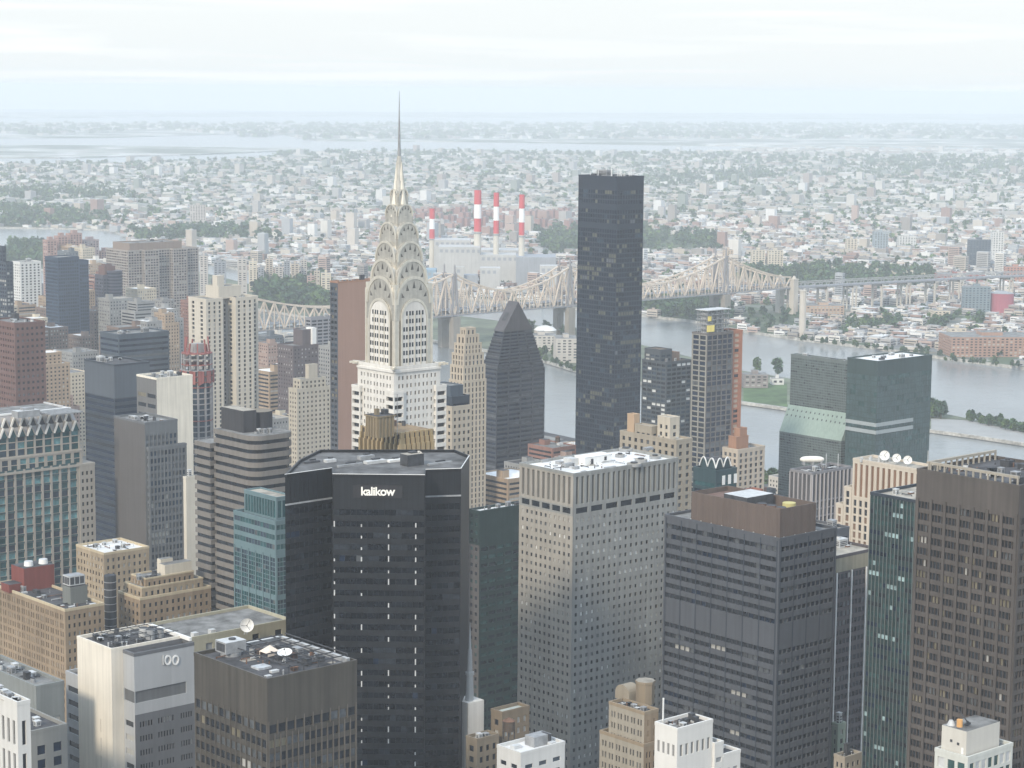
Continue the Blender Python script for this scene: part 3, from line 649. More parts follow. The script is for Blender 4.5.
# blank cream wall beside the banded tower
T('cream2', 'office_tower', 'narrow pale blank wall standing between the ribbed grey tower and the banded tower', 186, 477, 1020, None, 199,
  S(wall('cream_render2', (.60, .56, .48), .06), [(G_DARK, 1)], blank=True), nclut=1, ty=2.5)
# red granite tower far left
T('pink', 'office_tower', 'red-brown granite tower with small square windows at the left edge', 14.3, 323, 1400, None, 45,
  S(pinkg, [(G_DARK, .85), (G_GREY, .15)], fh=4.0, bw=3.3, wf=.5, ha=.3, hb=.72, depth=.5, top=1.2, margin=.8), nclut=9, ty=34)
# brown-orange slab next to the spire tower
T('orange', 'residential_tower', 'tall slab with a blank salmon brick wall left of the spired tower', 337.8, 281.5, 1290, 330, 377,
  S(orangebr, [(G_DARK, .5), (G_BLUE, .3), (GOLDW, .2)], R=dict(blank=True, blankm=wall('salmon_wall', (.34, .215, .165), .05)), L=dict(wall=dkgrey, n=2, wf=.8), fh=3.4, ha=.3, hb=.85, depth=.6, top=2), nclut=6, roof=ROOF_D, limit=90)
# far left navy slabs
T('navy', 'residential_tower', 'sheer navy blue slab tower with a notched top on the far left', 57.6, 257.5, 2200, None, 79,
  S(wall('navy_panel', (.03, .05, .085), .12, .5), [(G_NAVY, .9), (G_BLUE, .1)], fh=3.6, bw=2.6, wf=.8, ha=.2, hb=.85, depth=.2, top=2), nclut=0, ty=26, far=True)
r_, (x0, x1, y0, y1, z1) = INFO['navy']; W = MB(wall('navy_panel', None)); wn = []; ex = solve((x1, y0, z1-4), (1, 0, 0), 88.5)
block(W, wn, x1+.05, x1+ex, y0, y1, GZ, z1-4, S(wall('navy_panel', None), [(G_NAVY, .9), (G_BLUE, .1)], fh=3.6, bw=2.6, wf=.8, ha=.2, hb=.85, depth=.2), ROOF_D); W.build('lower_slab', r_)
mb = MB(); [mb.quad(*q, m) for q, m in wn]; mb.build('glazing', r_, kind='stuff'); FOOT.append(('navy2', x1, x1+ex, y0, y1, z1-4))
T('dome', 'residential_tower', 'dark tower with a round cylindrical bay and red crown on the far left', 103, 275, 2300, 94.7, 121,
  S(wall('plum_panel', (.07, .07, .09), .15, .5), [(G_NAVY, .8), (G_GREY, .2)], fh=3.5, bw=3.5, wf=.7, depth=.2), nclut=0, far=True)
r_, (x0, x1, y0, y1, z1) = INFO['dome']; mb = MB(G_NAVY, wall('plum_panel', None)); mb.cyl((x0+(x1-x0)*.66, y0+1), 8.5, GZ, z1+4, wall('plum_panel', None), 20)
for i in range(30): mb.cyl((x0+(x1-x0)*.66, y0+1), 8.6, z1+2-i*3.5-1.7, z1+2-i*3.5, G_NAVY, 20)
mb.build('round_bay', r_); mb = MB(pinkg); mb.box(x0+4, x0+17, y0+3, y0+16, z1-1, z1+9, pinkg, ROOF_D); mb.box(x0+6, x0+14, y0+5, y0+13, z1+9, z1+11, pinkg, ROOF_D); mb.build('crown_box', r_)
# big grey apartment slab
BALC = S(wall('balcony_grey', (.33, .30, .28), .1), [(G_DARK, .6), (G_GREY, .3), (BLIND, .1)], fh=3.0, bw=3.6, wf=.82, ha=.36, hb=.95, depth=1.0, top=.5)
x0, x1, y0, y1, z1 = footprint(128, 250.5, 2420, 115, 198.5)
root = thing('apartment_tower', (x0, y0, GZ), 'huge grey apartment slab with balconies on every floor and a flat crown', 'apartment block'); W = MB(BALC['wall']); wins = []; rf = MB(ROOF_G)
n_ = 5; wdx = (x1-x0)/n_
for i in range(n_):
    off = (0, -5, 1.5, -5, 0)[i]; block(W, wins, x0+i*wdx+.03, x0+(i+1)*wdx, y0+off, y1+20, GZ, z1, dict(BALC), ROOF_G, roofmb=rf)
block(W, wins, x0+wdx*.3, x1-wdx*1.0, y0+6, y1+14, z1-1, z1+7.5, S(wall('crown_brown', (.25, .20, .17), .1), [(G_DARK, 1)], blank=True), ROOF_G, roofmb=rf)
W.build('wall', root); rf.build('roof', root); mb = MB(); [mb.quad(*q, m) for q, m in wins]; mb.build('glazing', root, kind='stuff'); FOOT.append(('slab', x0, x1, y0-5, y1+20, z1))
clutter(root, x0+wdx, x1-wdx*1.6, y0+9, y1+10, z1+6.5, 4, random.Random(5), False)
# cream twin tower
x0, x1, y0, y1, z1 = footprint(206, 299, 1500, 188.3, 262)
root = thing('apartment_tower', (x0, y0, GZ), 'cream apartment tower of three wings with a blank box penthouse', 'apartment block'); W = MB(stone_w); wins = []; rf = MB(ROOF_G)
CT = S(wall('cream_tower', (.53, .49, .42), .06), [(G_DARK, .6), (G_GREY, .3), (BLIND, .1)], fh=3.0, bw=4.6, wf=.42, ha=.2, hb=.85, depth=.6, top=1, L=dict(n=2, wf=.3))
dx = x1-x0
block(W, wins, x0, x0+dx*.3, y0, y1, GZ, z1, dict(CT), ROOF_G, roofmb=rf); block(W, wins, x0+dx*.3+.03, x0+dx*.48, y0+7, y1, GZ, z1, dict(CT, wall=wall('shaded_grey_bay', (.33, .32, .31), .08)), ROOF_G, roofmb=rf)  # set-back bay greyer than the cream wings: its shade is put into the colour
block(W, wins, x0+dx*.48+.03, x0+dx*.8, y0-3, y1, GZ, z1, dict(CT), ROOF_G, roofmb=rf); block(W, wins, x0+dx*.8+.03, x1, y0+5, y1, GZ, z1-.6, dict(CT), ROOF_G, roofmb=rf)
pz = zat(x0+dx*.35, y0+6, 286); block(W, wins, x0+dx*.28, x0+dx*.68, y0+4, y1-2, z1-1, pz, S(wall('cream_tower', None), [(G_DARK, 1)], blank=True), ROOF_G, roofmb=rf)
W.box(x0+dx*.34, x0+dx*.46, y0+10, y0+16, pz-1, pz+7, wall('cream_tower', None))
W.build('wall', root); rf.build('roof', root); mb = MB(); [mb.quad(*q, m) for q, m in wins]; mb.build('glazing', root, kind='stuff'); FOOT.append(('twin', x0, x1, y0-3, y1, z1))
clutter(root, x0+dx*.5, x1-2, y0, y0+6, z1-1, 3, random.Random(4), False)
# small cream stepped building
T('step', 'apartment_tower', 'small cream stepped apartment tower with dark windows near the salmon slab', 297, 389, 1500, 288.5, 331,
  S(wall('cream_step', (.46, .42, .35), .08), [(G_DARK, .8), (G_GREY, .2)], fh=3.3, bw=3.6, wf=.42, ha=.3, hb=.8, depth=.4, top=1), nclut=0, limit=80,
  tiers=[(.12, .88, .1, .95, 6.5, S(wall('cream_step', None), [(G_DARK, .9), (G_GREY, .1)], fh=3.3, bw=3.6, wf=.45, top=.8)), (.42, .68, .3, .7, 16, S(wall('cream_step', None), [(G_DARK, 1)], blank=True))])
T('plum', 'apartment_tower', 'dull purple-brown apartment block with a white box on its roof', 293, 346, 1720, 277.5, 318.5,
  S(wall('plum_brick', (.12, .10, .105), .12), [(G_DARK, .5), (BLIND, .3), (G_GREY, .2)], fh=3.1, bw=3.4, wf=.4, ha=.3, hb=.75, depth=.3, top=1), nclut=0, far=True,
  tiers=[(.5, .95, .2, .8, 12, S(wall('plum_brick', None), [(G_DARK, 1)], blank=True)), (.82, .98, .1, .5, 13, S(WHITEP, [(G_DARK, 1)], blank=True))])
T('gband', 'apartment_tower', 'pale grey apartment block with ribbon balconies left of the salmon slab', 311, 318, 1850, 305, 335,
  S(wall('grey_balc', (.26, .26, .28), .1), [(G_DARK, .8), (G_BLUE, .2)], fh=3.0, bw=6, wf=.85, ha=.4, hb=.95, depth=.8, top=1), nclut=2, far=True)
# beige set-back tower right of the spired tower
BS = S(wall('beige_limestone', (.45, .39, .31), .08), [(G_DARK, .55), (G_BLUE, .35), (G_GREY, .1)], fh=3.6, bw=2.9, wf=.46, ha=.12, hb=.85, depth=.5, top=.8)
x0, x1, y0, y1, z1 = footprint(463, 381, 1330, 449, 486.5)
root = thing('apartment_tower', (x0, y0, GZ), 'beige ziggurat-topped tower between the spired tower and the dark pointed tower', 'tower'); W = MB(BS['wall']); wins = []; rf = MB(ROOF_B); lx, ly = x1-x0, y1-y0
z0_ = GZ; prev = GZ
for k, (f, py) in enumerate([(0, 381), (.03, 366), (.07, 354), (.13, 344), (.20, 335), (.29, 328)]):
    zt = zat(x0+lx*f, y0+ly*f, py); block(W, wins, x0+lx*f, x1-lx*f, y0+ly*f, y1-ly*f, prev, zt, dict(BS, top=.5), ROOF_B, roofmb=rf, rim=.5); prev = zt-.45
W.build('wall', root); rf.build('roof', root); put_windows(root, wins, limit=100); FOOT.append(('zig', x0, x1, y0, y1, z1))
T('bluetop', 'office_tower', 'cream gridded building with a dark blue glazed attic beside the spired tower', 452, 406.5, 1120, 443, 472,
  S(wall('cream_grid', (.42, .37, .30), .08), [(G_DARK, .7), (G_GREY, .3)], fh=3.7, bw=3.2, wf=.5, ha=.25, hb=.75, depth=.4, top=.5), nclut=0, ty=22,
  tiers=[(.05, .95, .05, .9, 5, S(slate, [(G_NAVY, 1)], fh=5, n=1, wf=.9)), (.12, .75, .15, .85, 10.5, S(slate2, [(G_BLUE, 1)], fh=5, n=1, wf=.9, blank=True))])
T('bey', 'office_tower', 'beige building with stepped terraces behind the central grey tower roof', 676.5, 440, 1050, 620, 692.5,
  S(wall('beige_terrace', (.34, .30, .24), .1), [(G_DARK, .7), (G_GREY, .3)], fh=3.7, bw=4.2, wf=.45, ha=.2, hb=.75, depth=.5, top=.6), nclut=7, limit=90, roof=ROOF_B,
  tiers=[(.05, .5, .45, .75, 4.5, S(wall('beige_terrace', None), [(G_DARK, 1)], fh=4, bw=4, wf=.6)), (.1, .45, .78, .9, 9, S(wall('tan_box', (.46, .33, .22), .08), [(G_DARK, 1)], blank=True)), (.3, .9, .2, .42, 10, S(cream, [(G_DARK, 1)], fh=4, bw=5, wf=.4))])
T('glassA', 'residential_tower', 'dark glass apartment block with bright balcony lines just right of the black slab', 666.5, 362, 1480, 642, 692,
  S(wall('dark_balc', (.07, .08, .09), .15, .5), [(G_BLUE, .45), (G_DARK, .4), (BLINDW, .15)], fh=3.1, bw=4.5, wf=.85, ha=.3, hb=.9, depth=.5, top=.6), nclut=12, big=False, roof=wall('garden_roof', (.16, .12, .09), .4), limit=90,
  tiers=[(.0, .45, .25, .9, 8, S(wall('dark_balc', None), [(G_BLUE, .6), (BLIND, .4)], fh=3.1, bw=4.5, wf=.8)), (.5, .8, .3, .8, 5, S(wall('brown_top', (.2, .15, .12), .2), [(G_DARK, 1)], blank=True))])
T('under', 'residential_tower', 'half-finished dark glass tower with a scaffolded top next to an orange-clad side', 707, 333.5, 1350, 692, 733.5,
  S(wall('bare_frame', (.14, .13, .125), .2), [(G_NAVY, .55), (G_DARK, .3), (G_GREY, .15)], fh=3.3, bw=4.6, wf=.84, ha=.14, hb=.9, depth=.4, top=.3, L=dict(bw=5, sp=wall('bare_frame_l', (.28, .27, .24), .15), wall=wall('bare_frame_l', None))), nclut=0, roof=ROOF_G)
r_, (x0, x1, y0, y1, z1) = INFO['under']
xo = solve((x1, y0, z1), (1, 0, 0), 744.5); W = MB(wall('orange_clad', (.36, .165, .105), .1)); wn = []
block(W, wn, x1+.05, x1+xo, y0+1.5, y1, GZ, z1, S(wall('orange_clad', None), [(wall('pale_bay', (.45, .36, .28), .1), .7), (G_DARK, .3)], fh=3.3, n=1, wf=.45, ha=.2, hb=.8, top=.5), ROOF_G); W.build('orange_wing', r_); put_windows(r_, wn, 'wing_window', 50); FOOT.append(('under2', x1, x1+xo, y0, y1, z1))
mb = MB(MECH, wall('yellow_sheet', (.75, .62, .2), .1)); pz = z1-1
for i in range(5):
    for j in range(5): mb.box(x0+2+i*(x1-x0-5)/4, x0+2.35+i*(x1-x0-5)/4, y0+2+j*(y1-y0-5)/4, y0+2.35+j*(y1-y0-5)/4, pz, pz+15)
for k in range(5): mb.box(x0+1.5, x1-2, y0+1.5, y1-2, pz+3*k+.1, pz+3*k+.4, MECH)
mb.build('scaffold', r_); mb = MB(wall('yellow_sheet', None)); mb.box(x0+1.3, x0+8, y0+1.1, y0+1.4, pz+1.6, pz+5.8); mb.box(x0+2, x0+5, y0+1.1, y0+1.4, pz+8.5, pz+11.5); mb.build('yellow_sheeting', r_)
mb = MB(MECHL); mb.box(x0+4, x1-5, y0+5, y1-4, pz+.1, pz+13.5); mb.build('core_wall', r_)
mb = MB(MECHL); mb.box(x0+1, x1-1.5, y0+1, y1-1.5, pz+15, pz+15.5); mb.build('top_deck', r_)
T('whitearch', 'office_tower', 'small dark teal building crowned by white arched roof trim', 716, 470.5, 1000, 693.4, 737,
  S(wall('teal_panel', (.035, .065, .075), .15, .4), [(G_NAVY, .75), (G_TEAL, .25)], fh=3.8, n=1, wf=.97, ha=.35, hb=.92, depth=.2, top=5), nclut=0, roof=ROOF_D, limit=30)
r_, (x0, x1, y0, y1, z1) = INFO['whitearch']; mb = MB(wall('teal_panel', None)); mb.box(x0+2.5, x1-2.5, y0+2.5, y1-2.5, z1-1, z1+4, wall('teal_panel', None), ROOF_D); mb.build('attic', r_)
mb = MB(WHITEP)
for (ax, ay, bx_, by_) in ((x0+2, y0+2, x1-2, y0+2), (x0+2, y1-2, x0+2, y0+2)):
    pts = []
    for i in range(25):
        t = i/24; h = 1.6 + 4.5*abs(math.sin(t*math.pi*2)); pts.append((ax+(bx_-ax)*t, ay+(by_-ay)*t, z1-1+h))
    for a, b in zip(pts, pts[1:]): mb.bar(a, b, .22)
mb.build('arched_trim', r_)
mb = MB(WHITEP)
for i in range(3): mb.box(x0+(x1-x0)*(.3+.28*i), x0+(x1-x0)*(.3+.28*i)+2.0, y0-.15, y0-.02, z1-7.5, z1-3.0)
mb.build('white_panel', r_)
T('bgrid', 'apartment_tower', 'pale beige gridded block with a brown brick roof box near the river', 738, 449.5, 1100, 722.5, 765,
  S(wall('beige_grid', (.46, .40, .33), .1), [(G_DARK, .6), (G_GREY, .3), (BLIND, .1)], fh=3.1, bw=3.6, wf=.52, ha=.2, hb=.85, depth=.4, top=.8), nclut=2, big=False,
  tiers=[(.1, .55, .3, .8, 6, S(orangebr, [(G_DARK, 1)], blank=True)), (.28, .55, .4, .75, 10, S(orangebr, [(G_DARK, 1)], blank=True))], limit=90)
T('redcream', 'rooftop_building', 'small cream box building with a red side wall beside the beige gridded block', 748, 491.5, 960, 738.5, 763,
  S(redbr, [(G_DARK, 1)], blank=True, L=dict(blank=True, blankm=cream)), roof=cream, nclut=0, cat='building', far=True)
# light grey crest building with the glass and diamond gables on the left
# ================================================================== THE SPIRED TOWER
CH = atF(399, 300, 944); cx, cy = CH[0], CH[1]
steel = wall('crown_steel', (.50, .475, .42), .22, .34, .5, .35, .7); b = steel.node_tree.nodes['Principled BSDF']; b.inputs['Metallic'].default_value = .45
CWIN = glass('crown_window_glass', (.11, .105, .095), .2)
steel2 = wall('crown_rib_steel', (.68, .64, .55), .12, .32, .5, .4, .7); steel2.node_tree.nodes['Principled BSDF'].inputs['Metallic'].default_value = .4
def chz(py, off=0): return zat(cx-off, cy-off, py)
root = thing('spire_tower', (cx, cy, GZ), 'white brick skyscraper with a tiered arched steel crown and needle spire', 'tower')
W = MB(stone_w); wins = []; rf = MB(ROOF_B)
zc = zat(cx-13, cy-13, 367); zn = zat(cx-15, cy-15, 386)
# lower body: centre bays with paired windows, corners wrapped by dark banded windows
body = dict(fh=3.55, bw=4.3, wf=.62, pair=.42, ha=.22, hb=.72, depth=.5, top=1.0, margin=1.6)
gl = [(G_DARK, .7), (G_GREY, .2), (BLIND, .1)]
D1, D2, D3 = 15.3, 13.0, 10.6
# corner volumes (notched) : four squares, dark bands
wdark = [(G_DARK, 1)]
# centre body cross
def plain(x0, x1, y0, y1, z0, z1, st, **k): block(W, wins, x0, x1, y0, y1, z0, z1, st, ROOF_B, roofmb=rf, **k)
plain(cx-D2, cx+D2, cy-D2, cy+D2, GZ, zc, S(stone_w, gl, **{**body, 'n': 5, 'wf': .66, 'pair': .40, 'top': 2.2, 'ledges': [(1.0, .5, .6)]}), rim=1.2)
for sx, sy in ((-1, -1), (1, -1), (-1, 1)):
    q = 6.8
    if (sx, sy) == (-1, -1): 
        # near corner is cut back: the bands wrap the inner corner
        a0, a1, b0, b1 = cx-D2-1.2, cx-D2+4.5, cy-D2-1.2, cy-D2+4.5
        plain(a0, a1, b0, b1, GZ, zat(a0, b0, 392), S(stone_w, wdark, fh=3.55, n=1, wf=.88, ha=.35, hb=.88, depth=1.2, top=1.0, margin=.2))
    elif sx == 1:
        plain(cx+D1-q+.9, cx+D1, cy-D2-1.6, cy-D2+4, GZ, zat(cx+D1, cy-D2, 384), S(stone_w, wdark, fh=3.55, n=1, wf=.9, ha=.35, hb=.88, depth=1.2, top=1.2, margin=.2))
    else:
        plain(cx-D2-1.6, cx-D2+4, cy+D1-q+.9, cy+D1, GZ, zat(cx-D2, cy+D1, 384), S(stone_w, wdark, fh=3.55, n=1, wf=.9, ha=.35, hb=.88, depth=1.2, top=1.2, margin=.2))
# shaft under the crown with brick faces
zt0 = zat(cx-10, cy-10, 300)
W.box(cx-8.2, cx+8.2, cy-8.2, cy+8.2, zc-2, zt0+8, steel)
W.build('wall', root); rf.build('roof', root); put_windows(root, wins, limit=100)
# eagles: gargoyles jutting from the cornice corners
for sx, sy in ((-1, -1), (1, -1), (-1, 1)):
    mb = MB(steel2); a = Vector((cx+sx*D2, cy+sy*D2, zc-.5)); d = Vector((sx, sy, .12)).normalized()
    mb.bar(a - d*1, a + d*2.2, .75); mb.bar(a + d*2.2, a + d*3.6 - Vector((0, 0, .25)), .42); mb.bar(a+d*.2+Vector((-sy, sx, 0))*1.1, a+d*1.6, .35); mb.bar(a+d*.2-Vector((-sy, sx, 0))*1.1, a+d*1.6, .35); mb.build('eagle_gargoyle', root)
# crown tiers: crossed arched vaults
def archpts(hw, zs, zt, n=22, p=2.15):
    o = [(-hw, zs)]
    for i in range(n+1):
        a = math.pi*(1-i/n); c_, s_ = math.cos(a), math.sin(a)
        o.append((hw*(abs(c_)**(2/p))*(1 if c_ > 0 else -1), zs + (zt-zs)*(s_**(2/p) if s_ > 0 else 0)))
    return o + [(hw, zs)]
def vault(mb, D, hw, z0, zs, zt, axis, mat, p=2.15):
    prof = [(-hw, z0)] + archpts(hw, zs, zt, p=p)[1:-1] + [(hw, z0)]
    for s in (-1, 1):
        pts = []
        for u, z in prof: pts.append((cx+u*s*(-1), cy+s*D, z) if axis == 'y' else (cx+s*D, cy+u*s, z))
        # face
        n = len(mb.v); mb.v += pts; mb.f.append(tuple(range(n, n+len(pts))) if True else None); mb.m.append(mb.mi(mat))
    for (u0, z0_), (u1, z1_) in zip(prof, prof[1:]):
        if axis == 'y': mb.quad((cx+u0, cy-D, z0_), (cx+u0, cy+D, z0_), (cx+u1, cy+D, z1_), (cx+u1, cy-D, z1_), mat)
        else: mb.quad((cx-D, cy+u0, z0_), (cx-D, cy+u1, z1_), (cx+D, cy+u1, z1_), (cx+D, cy+u0, z0_), mat)
def ribarc(mb, D, hw, zs, zt, axis, s, th, out_, mat, p=2.15, z0=None):
    """raised arch band framing a tier's face"""
    A = archpts(hw, zs, zt, p=p); B = archpts(hw-th, zs, zt-th*1.2, p=p)
    if z0 is not None: A = [(-hw, z0)] + A + [(hw, z0)]; B = [(-hw+th, z0)] + B + [(hw-th, z0)]
    def P(u, z, d): return (cx+u, cy+s*d, z) if axis == 'y' else (cx+s*d, cy+u, z)
    for (a, b_), (c_, d_) in zip(zip(A, A[1:]), zip(B, B[1:])):
        mb.quad(P(*a, D+out_), P(*c_, D+out_), P(*d_, D+out_), P(*b_, D+out_), mat); mb.quad(P(*c_, D+out_), P(*c_, D), P(*d_, D), P(*d_, D+out_), mat); mb.quad(P(*a, D-.3), P(*a, D+out_), P(*b_, D+out_), P(*b_, D-.3), mat)
# (D face distance, half width, peak row)
TI = [(10.9, 7.7, 296.5, 7.5), (10.5, 9.8, 276, 9), (9.2, 8.6, 259, 8), (7.7, 7.2, 241, 8), (6.3, 5.9, 222, 7.5), (4.4, 4.2, 204, 7), (2.9, 2.7, 189, 5)]
prevz = zc - 1.3
for k, (D, hw, py, rise) in enumerate(TI):
    zt = zat(cx-D*.5, cy-D*.5, py) if k else zat(cx, cy-D, 296.5)
    zt = zat(cx, cy-D, py+(2 if k == 0 else 0)); zs = zt - hw*1.25
    mb = MB(steel)
    low = zc-1.2 if k == 0 else zs - 7
    vault(mb, D, hw, low, zs, zt, 'y', steel); vault(mb, D, hw, low, zs, zt, 'x', steel)
    if k < 7:      # stepped corner piers fill the angle between the two faces
        e = D*.84; mb.box(cx-e, cx+e, cy-e, cy+e, low, zs - hw*.1, steel)
        for q_ in (1, 2, 3): e2 = e*(1-.055*q_); mb.box(cx-e2, cx+e2, cy-e2, cy+e2, zs - hw*.1, zs + hw*.17*q_, steel)
    mb.build('crown_tier', root)
    for axis in 'yx':
        for s in (-1, 1):
            rb = MB(steel2); ribarc(rb, D, hw, zs, zt, axis, s, hw*.115 if k else 1.0, .28, steel2, z0=low if k == 0 else None); 
            if k:
                pass
            rb.build('arch_rib', root)
            if k:
                nwin = 5
                for i in range(nwin):
                    a = math.pi*(i+1)/(nwin+1); rr = .74; u = math.cos(a)*hw*rr*.98; z = zs + math.sin(a)*(zt-zs)*rr*.86; h = hw*.26; wv = hw*.088
                    dx_, dz_ = math.cos(a)*.35, math.sin(a)*.9 + .1
                    tip = Vector((u+dx_*h, z+dz_*h)); bl = Vector((u-wv, z-h*.35)); br = Vector((u+wv, z-h*.35))
                    def P(q): return (cx+q[0], cy+s*(D+.06), q[1]) if axis == 'y' else (cx+s*(D+.06), cy+q[0], q[1])
                    wv_ = MB(CWIN); wv_.tri(P(bl), P(br), P(tip), CWIN)
                    if s == -1: wv_.build('triangular_window', root)
# brick arched panels with windows on the lowest tier
for axis in 'yx':
    D, hw = TI[0][0], TI[0][1]-1.15; zt = zat(cx, cy-D, 298.5)-1.4; zs = zt-hw*1.25
    pn = MB(stone_w); A = [(-hw, zc-1.0)] + archpts(hw, zs, zt)[1:-1] + [(hw, zc-1.0)]
    pts = [((cx+u, cy-D-.12, z) if axis == 'y' else (cx-D-.12, cy-u, z)) for u, z in A]; n = len(pn.v); pn.v += pts[::-1]; pn.f.append(tuple(range(n, n+len(pts)))); pn.m.append(0); pn.build('brick_panel', root)
    fl = int((zt-1.5-zc)/3.45)
    for r in range(fl):
        z = zc + 1.0 + r*3.45
        for u in (-5.2, -1.9, 1.9, 5.2):
            for du in (-.75, .75):
                uu = u+du
                if z+2.4 > zs and abs(uu)+.6 > hw*math.sqrt(max(0, 1-((z+2.2-zs)/(zt-zs))**2))*.98: continue
                q = [(uu-.45, z), (uu+.45, z), (uu+.45, z+1.9), (uu-.45, z+1.9)]
                wv_ = MB(G_DARK); P4 = [((cx+a, cy-D-.2, c) if axis == 'y' else (cx-D-.2, cy-a, c)) for a, c in q]; wv_.quad(*P4, G_DARK); wv_.build('arch_window', root)
    for u in (-3.55, 0, 3.55):
        mb = MB(steel2)
        if axis == 'y': mb.box(cx+u-.16, cx+u+.16, cy-D-.4, cy-D-.1, zc-1, zs+3)
        else: mb.box(cx-D-.4, cx-D-.1, cy+u-.16, cy+u+.16, zc-1, zs+3)
        mb.build('pilaster', root)
# chevron corner piers
for sx, sy in ((-1, -1), (1, -1), (-1, 1)):
    mb = MB(steel2); X_, Y_ = cx+sx*9.25, cy+sy*9.25; mb.box(X_-1.15, X_+1.15, Y_-1.15, Y_+1.15, zc-1, zt0+6.5)
    mb.box(X_-.45+sx*.95, X_+.45+sx*.95, Y_-.45+sy*.95, Y_+.45+sy*.95, zc-1, zt0+4); mb.build('corner_pier', root)
# spike and needle
zk = [zat(cx, cy, p) for p in (212, 200, 188, 176, 165, 156)]; rr = [3.6, 3.2, 2.6, 2.0, 1.4, .85]
sp = MB(steel)
for i in range(5): sp.cyl((cx, cy), rr[i], zk[i], zk[i+1], steel, 8, rr[i+1])
for i in range(4):
    for k in range(4):
        a = k*math.pi/2 + HEAD*0; d = rr[i]*.8
        px_, py_ = cx+math.cos(a)*d, cy+math.sin(a)*d; sp.cyl((px_, py_), rr[i]*.5, zk[i]-2, zk[i+1]+1.5, steel2, 6, .05)
sp.build('spike', root)
nd = MB(MECH); nd.cyl((cx, cy), .72, zk[-1], zat(cx, cy, 130), MECH, 8, .42); nd.cyl((cx, cy), .42, zat(cx, cy, 130), zat(cx, cy, 91), MECH, 8, .08); nd.build('needle', root)
FOOT.append(('spire', cx-15, cx+15, cy-15, cy+15, 240)); INFO['spire'] = (root, (cx-15, cx+15, cy-15, cy+15, zc))

# ================================================================== black angular tower with lettering
ZK = 332-.1788*705
kp = [(285, 474.5), (332, 468), (332.6, 474), (425, 475), (425.5, 469.5), (461, 468.5), (469.5, 455.5), (455, 449.5), (320, 449.5), (299.5, 459.5)]
KP = [tuple(atZ(x, y, ZK)[:2]) for x, y in kp]
root = thing('office_tower', (*KP[2], GZ), 'black glass angular tower with white lowercase lettering near its top', 'tower')
FOOT.append(('black', min(p[0] for p in KP), max(p[0] for p in KP), min(p[1] for p in KP), max(p[1] for p in KP), ZK))
gk = glass('kalik_glass', (.006, .008, .012), .15, .7, .35); W = MB(black); wins = []; zt = ZK-1.0
def facadeK(p0, p1, top):
    Lg = math.hypot(p1[0]-p0[0], p1[1]-p0[1]); n = max(1, int(round(Lg/1.9)))
    rows = floors(GZ, zt-top, 3.85, .42, .93)
    facade(W, wins, p0, p1, GZ, zt, even(Lg, n, .93, .25), rows, .12, black, wall('black_spandrel', (.017, .019, .023), .2, .4), [(gk, .86), (G_DARK, .12), (G_NAVY, .018), (G_GREY, .002)], None)
for i in range(len(KP)):
    p0, p1 = KP[i], KP[(i+1) % len(KP)]
    if i in (0, 1, 2, 3, 4, 9): facadeK(p0, p1, 10.5)
    else: W.quad((*p0, GZ), (*p1, GZ), (*p1, zt), (*p0, zt), black)
W.prism(KP, zt, zt+.02, black, wall('black_tower_roof', (.12, .12, .12), .4, .9, 0, .12))
W.build('wall', root)
# windows of a storey belong together here: one ribbon of panes to a storey
byrow = {}
for q, m in wins: byrow.setdefault(round(q[0][2], 2), []).append((q, m))
for z in sorted(byrow, reverse=True):
    mb = MB()
    for q, m in byrow[z]: mb.quad(*q, m)
    mb.build('window_band', root)
def rimpoly(root, P, z0, z1, th, mat, name='parapet'):
    mb = MB(mat); c = Vector((sum(p[0] for p in P)/len(P), sum(p[1] for p in P)/len(P)))
    for p, q in zip(P, P[1:]+P[:1]):
        a, b_ = Vector(p), Vector(q); n = Vector((b_.y-a.y, a.x-b_.x)).normalized(); a1, b1 = a+n*.06, b_+n*.06; a2, b2 = a-n*th, b_-n*th
        mb.prism([tuple(a1), tuple(b1), tuple(b2), tuple(a2)], z0, z1, mat)
    return mb.build(name, root)
rimpoly(root, KP, zt, ZK, .5, black)
cop = MB(WHITEP)      # light coping dashes
for p, q in ((KP[0], KP[1]), (KP[2], KP[3]), (KP[4], KP[5]), (KP[5], KP[6])):
    a, b_ = Vector(p), Vector(q); n2 = Vector((b_.y-a.y, a.x-b_.x)).normalized(); cop = MB(WHITEP)
    cop.prism([tuple(a+n2*.1), tuple(b_+n2*.1), tuple(b_-n2*.15), tuple(a-n2*.15)], ZK, ZK+.16, WHITEP); cop.build('coping', root)
for p, q, zz0 in ((KP[0], KP[1], 9.4), (KP[4], KP[5], 8.4)):     # grey ledge of the shoulders
    a, b_ = Vector(p), Vector(q); n2 = Vector((b_.y-a.y, a.x-b_.x)).normalized(); mb = MB(MECH); mb.prism([tuple(a+n2*.5), tuple(b_+n2*.5), tuple(b_+n2*.02), tuple(a+n2*.02)], zt-zz0, zt-zz0+.5, MECH); mb.build('ledge', root)
# thin bright mullion ends at the bay edges
a, b_ = Vector(KP[2]), Vector(KP[3]); dirk = (b_-a).normalized(); nk = Vector((dirk.y, -dirk.x))
for r, z in enumerate(sorted(byrow, reverse=True)[1:34]):
    for j, u in enumerate((.01, .305, .60, .895)):
        if RNG.random() < .3: continue
        c = a + (b_-a)*u; mb = MB(MECHL); hh = RNG.choice((.9, 1.5, 1.9)); mb.prism([tuple(c+nk*.16), tuple(c+dirk*.42+nk*.16), tuple(c+dirk*.42+nk*.02), tuple(c+nk*.02)], z, z+hh, MECHL); mb.build('blind_strip', root)
